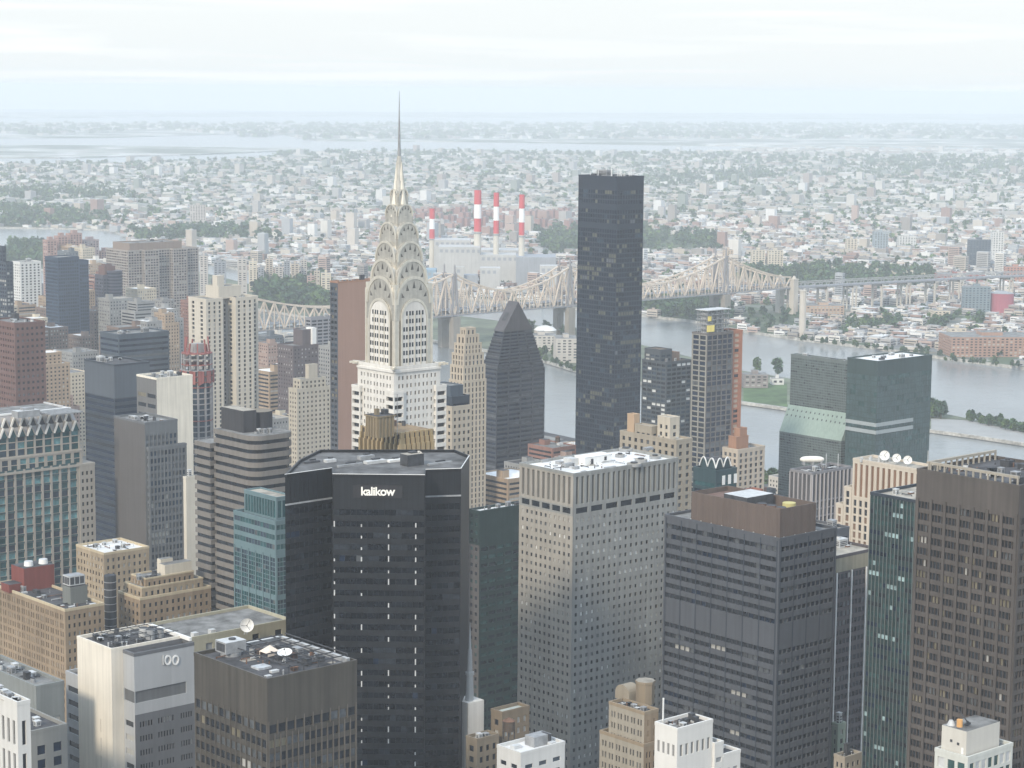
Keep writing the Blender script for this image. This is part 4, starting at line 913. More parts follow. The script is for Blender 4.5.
# the lettering
def letters(txt, origin, d, nrm, size, mat, parent, name='lettering', ext=.15, offset=0.03, track=1.0, align='CENTER'):
    cu = bpy.data.curves.new(name, 'FONT'); cu.body = txt; cu.size = size; cu.extrude = ext; cu.offset = offset; cu.align_x = align; cu.align_y = 'CENTER'; cu.space_character = track
    cu.materials.append(mat); o0 = bpy.data.objects.new('type_setting', cu); C.objects.link(o0); bpy.context.view_layer.update(); me = bpy.data.meshes.new_from_object(o0.evaluated_get(bpy.context.evaluated_depsgraph_get())); bpy.data.objects.remove(o0); me.name = name; o = bpy.data.objects.new(name, me); C.objects.link(o)
    d = Vector((d[0], d[1], 0)).normalized(); z = Vector((0, 0, 1)); n = Vector((nrm[0], nrm[1], 0)).normalized()
    m = Matrix.Identity(4)
    for i in range(3): m[i][0] = d[i]; m[i][1] = z[i]; m[i][2] = n[i]; m[i][3] = origin[i]
    o.parent = parent; o.matrix_parent_inverse = parent.matrix_basis.inverted(); o.matrix_basis = m; return o
c = a + (b_-a)*.49; zl = zat(c.x, c.y, 491.5)
sg = MB(wall('sign_panel', (.03, .03, .034), .2)); q0, q1 = c-dirk*8.2+nk*.3, c+dirk*8.2+nk*.3; sg.prism([tuple(q0), tuple(q1), tuple(q1-nk*.28), tuple(q0-nk*.28)], zl-2.2, zl+2.2); sp_ = sg.build('sign_panel', root)
letters('kalikow', (c.x+nk.x*.5, c.y+nk.y*.5, zl), dirk, nk, 3.9, lit('sign_white', (.9, .88, .82), .0), root, offset=.09, track=.93)
rr_ = random.Random(2)
for (px, py, hx, hy, h, m) in ((375, 463, 4, 1.2, 1.0, MECHL), (395, 461.5, 3, 1, .8, WHITEP), (350, 466, 5, .5, .7, MECH), (440, 464, 5, .5, .6, MECH), (412, 465, 3.4, 2.2, 4.0, MECHD), (366, 459, 3, 1, 1.3, MECH), (330, 462, 2, 1, 1, MECHL), (312, 463, 3, .5, .7, MECHD)):
    p = atZ(px, py, ZK-1); mb = MB(m, ROOF_B); mb.obox(p[:2], -R(3), hx, hy, ZK-1, ZK-1+h, m, ROOF_B if h > 3 else m); mb.obox((p[0]+1, p[1]+1), -R(3), hx*.4, hy*.5, ZK-1+h, ZK-.5+h, MECHD); mb.build('rooftop_unit', root)
p = atZ(419.5, 463, ZK-1); dish(p[0]-1.5, p[1]-1.5, ZK-1, 1.1, 'small bright white dish on the black tower roof', None, (-.7, -.6, .3), 2.6)

# ================================================================== buttressed brown crown behind it
x0, x1, y0, y1, z1 = footprint(399, 434.5, 815, 360, 437)
gold = wall('gilded_buttress', (.36, .275, .155), .18, .7); goldd = wall('gilded_recess', (.05, .04, .035), .3)
root = thing('office_tower', (x0, y0, GZ), 'brown tower with a gold ribbed crown half hidden behind the black tower', 'tower')
W = MB(tan); wn = []; rf = MB(ROOF_D); zb_ = zat(x0, y0, 458)
block(W, wn, x0-.5, x1+.5, y0-.5, y1+.5, GZ, zb_, S(tan, MIX, fh=3.6, bw=3.2, wf=.5, top=1), ROOF_D, roofmb=rf, rim=.5)
W.box(x0+.9, x1-.9, y0+.9, y1-.9, zb_-.5, z1-.3, goldd, ROOF_D); W.build('wall', root)
put_windows(root, wn, limit=20)
mb0 = []
Lx, Ly = x1-x0, y1-y0
def butt(x, y, nx, ny, w=.55):
    mb = MB(gold); o = 0
    for (oo, za, zb2) in ((1.3, zb_, zb_+(z1-zb_)*.55), (.8, zb_, zb_+(z1-zb_)*.8), (.35, zb_, z1+.5)):
        if nx: mb.box(x+min(0, nx*oo), x+max(0, nx*oo)+.6, y-w, y+w, za, zb2, gold)
        else: mb.box(x-w, x+w, y+min(0, ny*oo), y+max(0, ny*oo)+.6, za, zb2, gold)
        w -= .02
    mb.build('buttress', root)
nb = 9
for i in range(nb+1): butt(x0+.9, y0+Ly*i/nb, -1, 0, .5)
for i in range(1, 8): butt(x0+Lx*i/8, y0+.9, 0, -1, .8)
rf.box(x0+.9, x1-.9, y0+.9, y1-.9, z1-.35, z1+.1, wall('crown_rust_roof', (.28, .20, .12), .3)); rf.build('roof', root)
bxm = wall('roof_box_brown', (.23, .185, .12), .3); pz = z1; mb = MB(bxm, ROOF_D)
cx_, cy_ = atZ(380, 436, z1)[:2]; zt_ = zat(cx_-2, cy_-2, 417); mb.box(cx_-4, cx_+4, cy_-3.8, cy_+3.8, z1, zt_, bxm); mb.box(cx_-4.4, cx_+4.4, cy_-4.2, cy_+4.2, zt_, zt_+.6, bxm, ROOF_D)
for i in range(5):
    mb.box(cx_-3.7+1.7*i, cx_-3.1+1.7*i, cy_-4.05, cy_-3.8, z1, zt_, bxm); mb.box(cx_-4.25, cx_-4, cy_-3.5+1.6*i, cy_-2.9+1.6*i, z1, zt_, bxm)
mb.box(cx_-2.5, cx_-1.0, cy_-1, cy_+.5, zt_+.6, zt_+3, bxm); mb.box(cx_+1.5, cx_+3.4, cy_-1, cy_+1.4, zt_+.6, zt_+2.4, MECHD); mb.build('roof_pavilion', root)
clutter(root, cx_+4.5, x1-1, y0+2, y1-2, z1+.1, 4, random.Random(9), False, (MECHD, RUST, MECH))
am = thing('radio_mast', (cx_+6, cy_-3, z1), 'thin lattice radio mast standing on the gold ribbed crown', 'mast'); mb = MB(MECH); mb.bar((cx_+6, cy_-3, z1), (cx_+6, cy_-3, z1+16), .09); mb.build('pole', am)
for k in range(5): mb = MB(MECH); mb.bar((cx_+5.3, cy_-3, z1+5+2.4*k), (cx_+6.7, cy_-3, z1+5+2.4*k), .06); mb.build('antenna_arm', am)
FOOT.append(('chanin', x0, x1, y0, y1, z1))

# ================================================================== black slab (tallest, right of centre)
NV = wall('black_blue_panel', (.018, .026, .042), .1, .4)
r_, f_ = T('black_slab', 'residential_tower', 'tallest sheer black glass slab right of centre with flat top', 617.5, 176.5, 1565, 578.6, 644,
  S(NV, [(glass('slab_glass', (.010, .017, .030), .15, .5, .4), .80), (wall('dim_gold', (.115, .115, .085), .3, .4), .13), (G_BLUE, .06), (G_GREY, .01)], fh=3.55, bw=2.6, wf=.86, ha=.16, hb=.9, depth=.12, top=9, margin=.3, gaps=[(19, 23), (34, 37)]), roof=ROOF_D, nclut=6, limit=100)
x0, x1, y0, y1, z1 = f_
rg = random.Random(8)
for k in range(14):
    p = (rg.uniform(x0+3, x1-3), rg.uniform(y0+3, y1-3)); mb = MB(WHITEP); h = rg.uniform(2, 7); mb.bar((*p, z1-1), (*p, z1+h), .16); mb.bar((p[0]-.8, p[1], z1+h*.6), (p[0]+.8, p[1], z1+h*.6), .1); mb.build('antenna', r_)
for k, fr in enumerate((.25, .5, .75)): pass
# ================================================================== pointed dark tower
root = None
x0, x1, y0, y1, z1 = footprint(496.5, 372, 1600, 480.5, 545)
PD = wall('bronze_grey', (.055, .060, .074), .15, .5); gl = [(G_NAVY, .7), (G_DARK, .2), (G_GREY, .1)]
root = thing('residential_tower', (x0, y0, GZ), 'dark tower stepping up to a steep pointed wedge roof', 'tower'); W = MB(PD); wins = []; rf = MB(PD)
PDs = S(PD, gl, fh=3.5, n=1, wf=.98, ha=.35, hb=.9, depth=.8, top=.2, margin=.3)
lx, ly = x1-x0, y1-y0; prev = GZ
zb0 = z1; zpk0 = zat(x0+lx*.25, y0+ly*.3, 331); zpk = zat((x0+x1)/2, y0+ly*.3, 301.5)
nst = 12
block(W, wins, x0, x1, y0, y1, GZ, zb0, dict(PDs, R=dict(n=4, wf=.9), L=dict(n=1)), PD, roofmb=rf, rim=.4)
for k in range(nst):
    f = .42*(k+1)/nst*.5; zt = zb0 + (zpk0-zb0)*(k+1)/nst
    block(W, wins, x0+lx*f, x1-lx*f, y0+ly*f, y1-ly*f, prev if k == 99 else zb0+(zpk0-zb0)*k/nst-.35, zt, dict(PDs, fh=(zpk0-zb0)/nst, R=dict(n=4, wf=.9)), PD, roofmb=rf, rim=.4)
W.build('wall', root); rf.build('roof', root); put_windows(root, wins, limit=80)
f = .42*.5 - .01; a0, a1, b0, b1 = x0+lx*f, x1-lx*f, y0+ly*f, y1-ly*f; xm = (a0+a1)/2; zq = zpk0-.3
wd = MB(wall('wedge_roof', (.085, .08, .085), .2, .5)); n = len(wd.v)
wd.v += [(a0, b0, zq), (a1, b0, zq), (a1, b1, zq), (a0, b1, zq), (xm, b0, zpk), (xm, b1, zpk)]; wd.f += [(0, 1, 4), (1, 2, 5, 4), (2, 3, 5), (3, 0, 4, 5)]; wd.m += [0]*4; wd.build('wedge_roof', root)
mb = MB(MECHD); t = .35; t2 = .62; pa = lambda t, v: (a0+(xm-a0)*t-.4, b0+(b1-b0)*v, zq+(zpk-zq)*t+.15); mb.quad(pa(t, .7), pa(t, .3), pa(t2, .3), pa(t2, .7)); mb.build('roof_vent', root)
FOOT.append(('pointed', x0, x1, y0, y1, zb0))
# ================================================================== twin green glass towers by the river
UG = wall('green_mullion', (.13, .155, .15), .1, .4); UG2 = wall('dark_green_mullion', (.045, .07, .07), .15, .35)
UGL = [(glass('un_glass', (.085, .11, .11), .2, .4), .8), (glass('un_glass_b', (.06, .08, .085), .2), .14), (G_DARK, .06)]
x0, x1, y0, y1, z1 = footprint(851.5, 361.5, 1452, 791, None, tx=6)
root = thing('office_tower', (x0, y0, GZ), 'pale green glass tower with a sloping roof shelf, left of its darker twin', 'tower'); W = MB(UG); wins = []; rf = MB(ROOF_G)
zA = zat(x0, y0, 413.5); zB = zat(x0-9, y0, 441)
UGS = S(UG, UGL, fh=1.8, bw=1.5, wf=.8, ha=.14, hb=.86, depth=.1, top=1, margin=.2)
block(W, wins, x0, x1, y0, y1, GZ, z1, dict(UGS), ROOF_G, roofmb=rf)
pB = atZ(840.7, 441, zB); xo = pB[0]; ylow = solve((xo, y0, zB), (0, 1, 0), 779.4) + y0
W.build('wall', root); rf.build('roof', root); put_windows(root, wins, limit=60)
W = MB(UG); wn = []; facade(W, wn, (xo, ylow), (xo, y0-.5), GZ, zB, even(ylow-y0+.5, 40, .8, .2), floors(GZ, zB-1, 1.8, .14, .86), .1, UG, None, UGL); facade(W, wn, (xo, y0-.5), (x0, y0-.5), GZ, zB, even(x0-xo, 6, .8, .2), floors(GZ, zB-1, 1.8, .14, .86), .1, UG, None, UGL)
W.quad((x0, ylow, GZ), (xo, ylow, GZ), (xo, ylow, zB), (x0, ylow, zB)); W.build('lower_wall', root); put_windows(root, wn, 'lower_window', 40)
sl_ = MB(wall('copper_green_slope', (.27, .345, .305), .12, .6)); sl_.quad((xo, y0-.5, zB), (x0-.05, y0-.5, zA), (x0-.05, ylow, zA), (xo, ylow, zB)); sl_.tri((xo, y0-.5, zB), (x0-.05, y0-.5, zB), (x0-.05, y0-.5, zA)); sl_.tri((x0-.05, ylow, zB), (xo, ylow, zB), (x0-.05, ylow, zA)); sl_.build('sloping_roof', root)
V = Vector
for r in range(2):
    for i in range(14):
        t = .62+.2*r; v = (i+.5)/14; c = V((xo+(x0-xo)*t, y0+(ylow-y0)*v, zB+(zA-zB)*t)); e = V((x0-xo, 0, zA-zB)).normalized(); nn = V((-e.z, 0, e.x))*.1
        mb = MB(MECHD); mb.quad(c-e*.7-V((0, .5, 0))+nn, c+e*.7-V((0, .5, 0))+nn, c+e*.7+V((0, .5, 0))+nn, c-e*.7+V((0, .5, 0))+nn); mb.build('skylight', root)
FOOT.append(('un1', xo, x1, y0, ylow, z1)); clutter(root, x0+1, x1-1, y0+4, y1-4, z1-1, 5, random.Random(6), False)
r_, f_ = T('un2', 'office_tower', 'dark green glass tower with two pale bands, right-hand twin by the river', 878, 361, 1400, 847.5, 932.3,
  S(UG2, [(glass('un_glass2', (.045, .078, .08), .3, .4), .85), (G_GREEN, .15)], fh=3.6, bw=2.6, wf=.9, ha=.08, hb=.94, depth=.08, top=9, margin=.2, gaps=[]), roof=ROOF_W, nclut=6, big=False, limit=60)
x0, x1, y0, y1, z1 = f_; pbm = wall('pale_band', (.32, .36, .37), .05)
for pyb in (424.5, 432):
    zb3 = zat(x0, y0, pyb); mb = MB(pbm); mb.box(x0-.12, x0+(x1-x0)*.68, y0-.12, y0-.02, zb3-1.7, zb3+.8); mb.box(x0-.12, x0-.02, y0-.0, y1, zb3-1.7, zb3+.8); mb.build('pale_band', r_)
# ================================================================== granite building with glass bays and diamond gables (left edge)
x0, x1, y0, y1, z1 = footprint(-70, 425, 1000, None, 76, ty=30)
gran = wall('pinkish_granite', (.33, .305, .27), .08); dl = wall('lit_granite', (.68, .66, .62), .06)  # paler granite copy for the gables' left bars: sunlight put into the colour
root = thing('office_tower', (x0, y0, GZ), 'granite office building with teal glass bays and rows of diamond gables', 'tower'); W = MB(gran); wins = []
TG = [(G_TEAL, .52), (G_BLUE, .2), (glass('bright_teal', (.11, .24, .26), .15), .28)]
za1 = zat(x1, y0-2.5, 462); za2 = zat(x1, y0-1, 432)      # base shaft top, first tier top
xr1 = x1 + solve((x1, y0-3, za1), (1, 0, 0), 94)
xr0 = x1 + solve((x1, y0-1.2, za2), (1, 0, 0), 81)
bayw = 4.92
def bays(xa, xb, hw): 
    o = []; x = xb - bayw*.62
    while x > xa + bayw: o.append((x-hw-xa, x+hw-xa)); x -= bayw
    return o[::-1]
# base: tall glass strips with granite piers, right-hand bay punched windows
xs = xr1 - 8.6
tsp = wall('teal_spandrel', (.04, .085, .095), .2, .4); facade(W, wins, (x0, y0-3), (xs, y0-3), GZ, za1, bays(x0, xs, 1.85), floors(GZ, za1-1.2, 3.9, .22, .97), .7, gran, tsp, TG)
facade(W, wins, (xs, y0-3.6), (xr1, y0-3.6), GZ, za1-2, even(xr1-xs, 3, .52, .6), floors(GZ, za1-4, 3.9, .3, .8), .5, gran, None, MIX); W.quad((xs, y0-3, GZ), (xs, y0-3.6, GZ), (xs, y0-3.6, za1-2), (xs, y0-3, za1-2))
W.quad((xr1, y0-3.6, GZ), (xr1, y1, GZ), (xr1, y1, za1-2), (xr1, y0-3.6, za1-2)); W.box(x0, xr1+.2, y0-3.7, y1, za1-2, za1-.9, gran)
facade(W, wins, (x0, y0-2.2), (xr0, y0-2.2), za1-.9, za2-9.5, bays(x0, xr0, 1.7), [(za1-.4, (za1+za2)/2-5.5), ((za1+za2)/2-5.2, za2-10)], .6, gran, None, TG); W.quad((xr0, y0-2.2, za1-.9), (xr0, y1, za1-.9), (xr0, y1, za2-9.5), (xr0, y0-2.2, za2-9.5)); W.box(x0, xr0+.15, y0-2.35, y1, za2-9.5, za2-8.7, gran)
# glass attic with pointed tops
zg0, zg1 = za2-8.7, zat(x1, y0-1, 428)
facade(W, wins, (x0, y0-1.2), (xr0-.4, y0-1.2), zg0, zg1, bays(x0, xr0-.4, 1.95), floors(zg0, zg1-.2, 3.5, .08, .95), .5, gran, None, TG); W.quad((xr0-.4, y0-1.2, zg0), (xr0-.4, y1, zg0), (xr0-.4, y1, zg1), (xr0-.4, y0-1.2, zg1))
W.build('wall', root); put_windows(root, wins)
# mansard with diamond gables
ms = MB(wall('mansard_grey', (.34, .33, .33), .1), ROOF_G); ms.quad((x0, y0-1.3, zg1), (xr0-.4, y0-1.3, zg1), (x1-.5, y0+4.5, z1), (x0, y0+4.5, z1)); ms.quad((xr0-.4, y0-1.3, zg1), (xr0-.4, y1, zg1), (x1-.5, y1, z1), (x1-.5, y0+4.5, z1)); ms.build('mansard', root)
x = xr0-.4-bayw*.62
while x > x0+bayw*3:
    for k, (zz_, yy_) in enumerate(((zg1, y0-1.3), (zg1+(z1-zg1)*.48, y0+1.5))):
        xx = x + bayw*.5*k
        if xx > xr0-1.5: continue
        h = (z1-zg1)*.44; g = MB(dl, gran); w_ = 2.25; top = (xx, yy_-.9, zz_+h)
        g.bar((xx-w_, yy_-.9, zz_-h*.25), top, .42, dl); g.bar((xx+w_, yy_-.9, zz_-h*.25), top, .24, gran)
        g.tri((xx-w_, yy_-.8, zz_-h*.25), (xx+w_, yy_-.8, zz_-h*.25), (top[0], yy_-.8, top[2]), MECHD if k else G_TEAL)
        g.quad((xx-w_, yy_-.9, zz_-h*.25), top, (xx, yy_+3.5, zz_+h), (xx-w_, yy_+3.5, zz_-h*.25), gran); g.quad(top, (xx+w_, yy_-.9, zz_-h*.25), (xx+w_, yy_+3.5, zz_-h*.25), (xx, yy_+3.5, zz_+h), gran); g.build('diamond_gable', root)
    x -= bayw
rr2 = MB(ROOF_G, WHITEP); rr2.quad((x0, y0+4.5, z1-.02), (x1-.5, y0+4.5, z1-.02), (x1-.5, y1, z1-.02), (x0, y1, z1-.02), ROOF_G); rr2.box(x0, x1-.4, y0+4.2, y0+5.4, z1, z1+.9, WHITEP); rr2.box(x1-1.2, x1-.4, y0+5.4, y1, z1, z1+.7, MECHL); rr2.build('roof', root)
p = atZ(35, 418, z1); mb = MB(MECHL); mb.box(p[0]-7, p[0]+5, p[1]+4, p[1]+10, z1, z1+3.2, MECH, MECHL); mb.box(p[0]-3, p[0]+3, p[1]+6, p[1]+9, z1+3.2, z1+4.4, MECH); mb.build('mechanical_room', root)
for k in range(6): mb = MB(MECH); mb.box(p[0]+9, x1-2, p[1]+1+2.6*k, p[1]+2.2+2.6*k, z1+.1, z1+.8, MECH); mb.build('cable_tray', root)
FOOT.append(('diamond', x0, xr1, y0-4, y1, z1))
# ================================================================== roof fittings on the big near towers
def rbox(root, px, py, z, hx, hy, h, m, name='rooftop_unit', top=None, ang=0):
    p = atZ(px, py, z); mb = MB(m); mb.box(p[0]-hx, p[0]+hx, p[1]-hy, p[1]+hy, z, z+h, m, top); mb.build(name, root); return p
r_, (x0, x1, y0, y1, z1) = INFO['grey']; z = z1-1.08
p = atZ(592, 463.5, z); mb = MB(WHITEP, MECHD); mb.box(p[0]-6, p[0]+9, p[1]-2, p[1]+4.0, z, z+3.2, WHITEP); mb.box(p[0]-10, p[0]-6, p[1]+1.5, p[1]+6.5, z, z+2.7, MECHL); mb.box(p[0]-6.2, p[0]+9.2, p[1]-2.2, p[1]+4.2, z+3.2, z+3.4, WHITEP)
mb.box(p[0]+5, p[0]+6.3, p[1]-2.1, p[1]-2, z+1, z+2.6, MECHD); mb.box(p[0]-2.5, p[0]-1.2, p[1]-2.1, p[1]-2, z+.2, z+2.4, MECHD); mb.build('stair_penthouse', r_); fittings(r_, x0+3, x1-3, y0+3, y1-3, z, 22, random.Random(19))
for (px, py, rr) in ((626, 451, 3.2), (641, 462, 2.6), (655, 458.5, 2.4), (634, 466, 3.0), (620, 457, 2)):
    q = atZ(px, py, z); mb = MB(MECH, ROOF_B); mb.cyl(q[:2], rr, z, z+1.2, MECH, 18, rr, ROOF_B); mb.cyl(q[:2], rr*.5, z+1.2, z+1.7, MECHD, 12); mb.build('exhaust_fan', r_)
for (px, py, a, b_, h) in ((568, 467, 2.5, 1.2, 1.6), (560, 464, 1.4, 1.4, 1.2), (576, 469, 1.2, .8, 1.2), (610, 468, 3, .5, .6), (648, 450, 2.2, 1.1, 1.2), (545, 462, 2, .6, 1)): rbox(r_, px, py, z, a, b_, h, MECH)
bs = MB(ROOF_B); q = atZ(646, 464, z); bs.box(q[0]-16, q[0]+12, q[1]-1.6, q[1]+3.2, z+.004, z+.05, ROOF_B); bs.build('roof_walkway', r_)
fittings(r_, x0+3, x1-3, y0+3, y1-3, z, 26, random.Random(14))
# brown screened plant on the dark block
r_, (x0, x1, y0, y1, z1) = INFO['dark']; z = z1-1.08; zs = zat(x0+7, y0+4, 507)
qa, qb, qc = atZ(783, 535, z), atZ(690, 517, z), atZ(815, 529, z)
sx0, sy0 = x0+2.8, y0+2.4; sx1 = sx0+solve((sx0, sy0, z), (1, 0, 0), 815.5); sy1 = sy0+solve((sx0, sy0, z), (0, 1, 0), 691)
sx1 = min(sx1, x1-2)
mb = MB(browns); t = .35
for (a0, a1, b0, b1) in ((sx0, sx1, sy0, sy0+t), (sx0, sx1, sy1-t, sy1), (sx0, sx0+t, sy0+t, sy1-t), (sx1-t, sx1, sy0+t, sy1-t)): mb.box(a0, a1, b0, b1, z, zs)
k = 0
while sy0+k*1.2 < sy1: mb.box(sx0-.06, sx0, sy0+k*1.2, sy0+k*1.2+.12, z+.3, zs-.1); k += 1
k = 0
while sx0+k*1.2 < sx1: mb.box(sx0+k*1.2, sx0+k*1.2+.12, sy0-.06, sy0, z+.3, zs-.1); k += 1
mb.build('screen_wall', r_)
mb = MB(ROOF_D); mb.quad((sx0+t, sy0+t, z+3.5), (sx1-t, sy0+t, z+3.5), (sx1-t, sy1-t, z+3.5), (sx0+t, sy1-t, z+3.5)); mb.build('plant_deck', r_)
cxm, cym = (sx0+sx1)/2, (sy0+sy1)/2; LY = sy1-sy0
mb = MB(MECHL, MECHD); mb.box(sx0+2.5, sx1-2.5, sy0+LY*.42, sy0+LY*.68, z+3.5, zs+1.0, MECHD, MECHL); mb.build('cooling_house', r_)
for k in range(3): mb = MB(RUST if k != 1 else MECHL, MECHD); mb.cyl((sx0+5.5, sy0+4.5+4.6*k), 2.0, z+3.5, zs-.6, RUST, 16, 1.9, MECHD); mb.build('cooling_tower', r_)
mb = MB(wall('yellow_drum', (.50, .45, .20), .1), MECHD); mb.cyl((sx0+11, sy0+5.5), 2.6, z+3.5, zs+.2, wall('yellow_drum', None), 20, 2.4, wall('yellow_drum', None)); mb.build('yellow_drum', r_)
mb = MB(wall('brown_tray', (.16, .10, .08), .2)); mb.box(sx0+1.4, sx1-1.4, sy0+LY*.74, sy1-1.4, z+3.5, zs-1.6); mb.build('plant_room', r_)
for k in range(13):
    mb = MB(WHITEP); yy = sy0+1+k*(LY-2)/8
    if k < 9: mb.box(sx0-1.2, sx0-.9, yy, yy+.3, z, z+.9)
    else: xx = sx0+1+(k-9)*(sx1-sx0-2)/3; mb.box(xx, xx+.3, sy0-1.2, sy0-.9, z, z+.9)
    mb.build('roof_lamp', r_)
# brown grid tower: open screened crown with a walkway frame
r_, (x0, x1, y0, y1, z1) = INFO['brown']; z = z1-1.08; fr = wall('frame_beige', (.34, .31, .26), .1)
for (a0, a1, b0, b1) in ((x0+2, x1-2, y1-3.2, y1-2.2), (x0+2, x0+2.9, y0+2, y1-3.4),):
    mb = MB(fr); mb.box(a0, a1, b0, b1, z+2.6, z+3.4); n = 12
    for k in range(n+1):
        u, v = (a0+(a1-a0-.5)*k/n, b0) if a1-a0 > 3 else (a0, b0+(b1-b0-.5)*k/n); mb.box(u, u+.5, v, v+.5, z, z+2.6)
    mb.build('roof_frame', r_)
clutter(r_, x0+5, x1-4, y0+3, y1-5, z, 12, random.Random(12), False, (MECHD, MECHL, MECH))
fittings(r_, x0+4, x1-4, y0+3, y1-5, z, 16, random.Random(120))
# stripe tower dishes
r_, (x0, x1, y0, y1, z1) = INFO['stripe']
for (px, py, rr, lb) in ((884.5, 461, 2.2, 'leftmost big white dish on the striped beige tower'), (896.5, 463, 1.9, 'middle white dish on the striped beige tower'), (907.5, 465, 1.9, 'rightmost white dish on the striped beige tower')):
    q = atZ(px, py, z1-.6); dish(q[0], q[1], z1-1.05, rr, lb, 'white dishes on the striped tower', (-.75, -.55, .35), 1.0)
for k in range(5): q = atZ(866+9*k, 462.5, z1-1); mb = MB(MECHL); mb.box(q[0]-.6, q[0]+.6, q[1]+2, q[1]+3, z1-1.05, z1+.8+.4*(k % 3)); mb.build('rooftop_unit', r_)
am = thing('radio_mast', (x0+8, y0+9, z1-1.05), 'thin whip antenna rising between dishes of the striped tower', 'mast'); mb = MB(MECHL); mb.bar((x0+8, y0+9, z1-1.05), (x0+8, y0+9, z1+7), .12); mb.build('pole', am)
# oval capsule
r_, (x0, x1, y0, y1, z1) = INFO['oval']; q = atZ(812, 462.5, z1); cp = thing('rooftop_capsule', (q[0], q[1], z1-1.08), 'long rounded white capsule lying across the grey ribbed roof', 'tank')
bm = bmesh.new(); bmesh.ops.create_uvsphere(bm, u_segments=24, v_segments=14, radius=1.0); me = bpy.data.meshes.new('shell'); 
for v in bm.verts:
    sgn = 1 if v.co.x > 0 else -1; v.co.x = sgn*(abs(v.co.x)**.55)*6.0; v.co.y *= 1.9; v.co.z *= 1.6
bm.to_mesh(me); me.materials.append(wall('capsule_cream', (.74, .71, .64), .05, .5)); me.polygons.foreach_set('use_smooth', [True]*len(me.polygons)); o = bpy.data.objects.new('shell', me); C.objects.link(o); o.parent = cp; o.location = (0, 0, 2.6); o.rotation_euler.z = R(-38)
mb = MB(MECH); [mb.obox((q[0]+k*math.cos(R(-38)), q[1]+k*math.sin(R(-38))), R(-38), .5, 1.9, z1-1.08, z1+.7) for k in (-4.2, 0, 4.2)]; mb.build('cradle', cp)
for k, (px, lb) in enumerate(((826, 'left thin whip antenna behind the white capsule'), (838, 'right thin whip antenna behind the white capsule'))):
    q = atZ(px, 466, z1); am = thing('radio_mast', (q[0], q[1], z1-1.08), lb, 'mast'); mb = MB(MECHL); mb.bar((q[0], q[1], z1-1.08), (q[0], q[1], z1+6), .12); mb.build('pole', am)
# '100' tower numerals and roof
r_, (x0, x1, y0, y1, z1, yl) = INFO['hundred']
for ch, px in (('1', 163), ('O', 167.6), ('O', 175.3)):
    u = solve((x0, y0, z1-4), (1, 0, 0), px); zz_ = zat(x0+u, y0, 660)
    if ch == '1': mb = MB(MECHL); mb.box(x0+u-.15, x0+u+.2, y0-.35, y0-.03, zz_-1.55, zz_+1.55); mb.build('numeral', r_)
    else:
        mb = MB(WHITEP); n = 22
        for i in range(n):
            a, b_ = 2*math.pi*i/n, 2*math.pi*(i+1)/n; f = lambda t, r: (x0+u+math.cos(t)*r*.88, zz_+math.sin(t)*r*1.12)
            P = [f(a, 1.45), f(b_, 1.45), f(b_, .95), f(a, .95)]; Y = y0-.35
            mb.quad(*[(p[0], Y, p[1]) for p in P[::-1]]); mb.quad((P[0][0], Y, P[0][1]), (P[1][0], Y, P[1][1]), (P[1][0], y0-.02, P[1][1]), (P[0][0], y0-.02, P[0][1])); mb.quad((P[3][0], Y, P[3][1]), (P[2][0], Y, P[2][1]), (P[2][0], y0-.02, P[2][1]), (P[3][0], y0-.02, P[3][1]))
        mb.build('numeral', r_)
z = z1-.1
for k, (fx, fy) in enumerate(((.62, .28), (.62, .48), (.78, .30), (.80, .52))):
    mb = MB(MECH, MECHD); c = (x0+(x1-x0)*fx, y1+(yl-y1)*fy); mb.cyl(c, 1.5, z, z+3.2-.3*k, MECHL if k % 2 else MECH, 18, 1.5, MECHD); mb.build('cooling_tower', r_)
clutter(r_, x0-2, x0+(x1-x0)*.5, y1+2, yl-2, z, 9, random.Random(31), False, (MECHD, MECH, MECHL)); fittings(r_, x0-3, x1-2, y1+2, yl-2, z, 22, random.Random(32)); 
mb = MB(MECHD)
for k in range(4): mb.box(x0-2, x1-1, y1+1+(yl-y1-3)*k/4, y1+1.15+(yl-y1-3)*k/4, z+2.4, z+2.6)
for k in range(7): mb.box(x0-2+(x1-x0)*k/7, x0-1.85+(x1-x0)*k/7, y1+1, yl-2, z+2.6, z+2.75); mb.box(x0-2+(x1-x0)*k/7, x0-1.85+(x1-x0)*k/7, y1+1, y1+1.15, z, z+2.4)
mb.build('roof_frame', r_)
mb = MB(WHITEP); mb.box(x1-1.0, x1-.2, y0+1.0, yl-2, z+.3, z+1.4); mb.build('duct', r_)
# bronze tower roof frame, fan, sheds
r_, (x0, x1, y0, y1, z1) = INFO['bronze']; z = z1-1.08; lx, ly = x1-x0, y1-y0
mb = MB(MECHD)
for k in range(7): mb.box(x0+lx*.28, x1-2, y0+3+(ly-6)*k/6, y0+3.25+(ly-6)*k/6, z+2.0, z+2.3)
for k in range(5): mb.box(x0+lx*(.3+.165*k), x0+lx*(.3+.165*k)+.25, y0+3, y1-3, z+2.3, z+2.6); mb.box(x0+lx*(.3+.165*k), x0+lx*(.3+.165*k)+.25, y0+3, y0+3.25, z, z+2.3)
mb.build('roof_frame', r_)
mb = MB(MECHL, MECH); mb.box(x1-2.2, x1-1, y0+2, y1-2, z, z+1.4, MECH, MECHL); mb.box(x0+lx*.25, x1-2.4, y1-2.2, y1-1, z, z+1.4, MECH, MECHL); mb.build('perimeter_duct', r_)
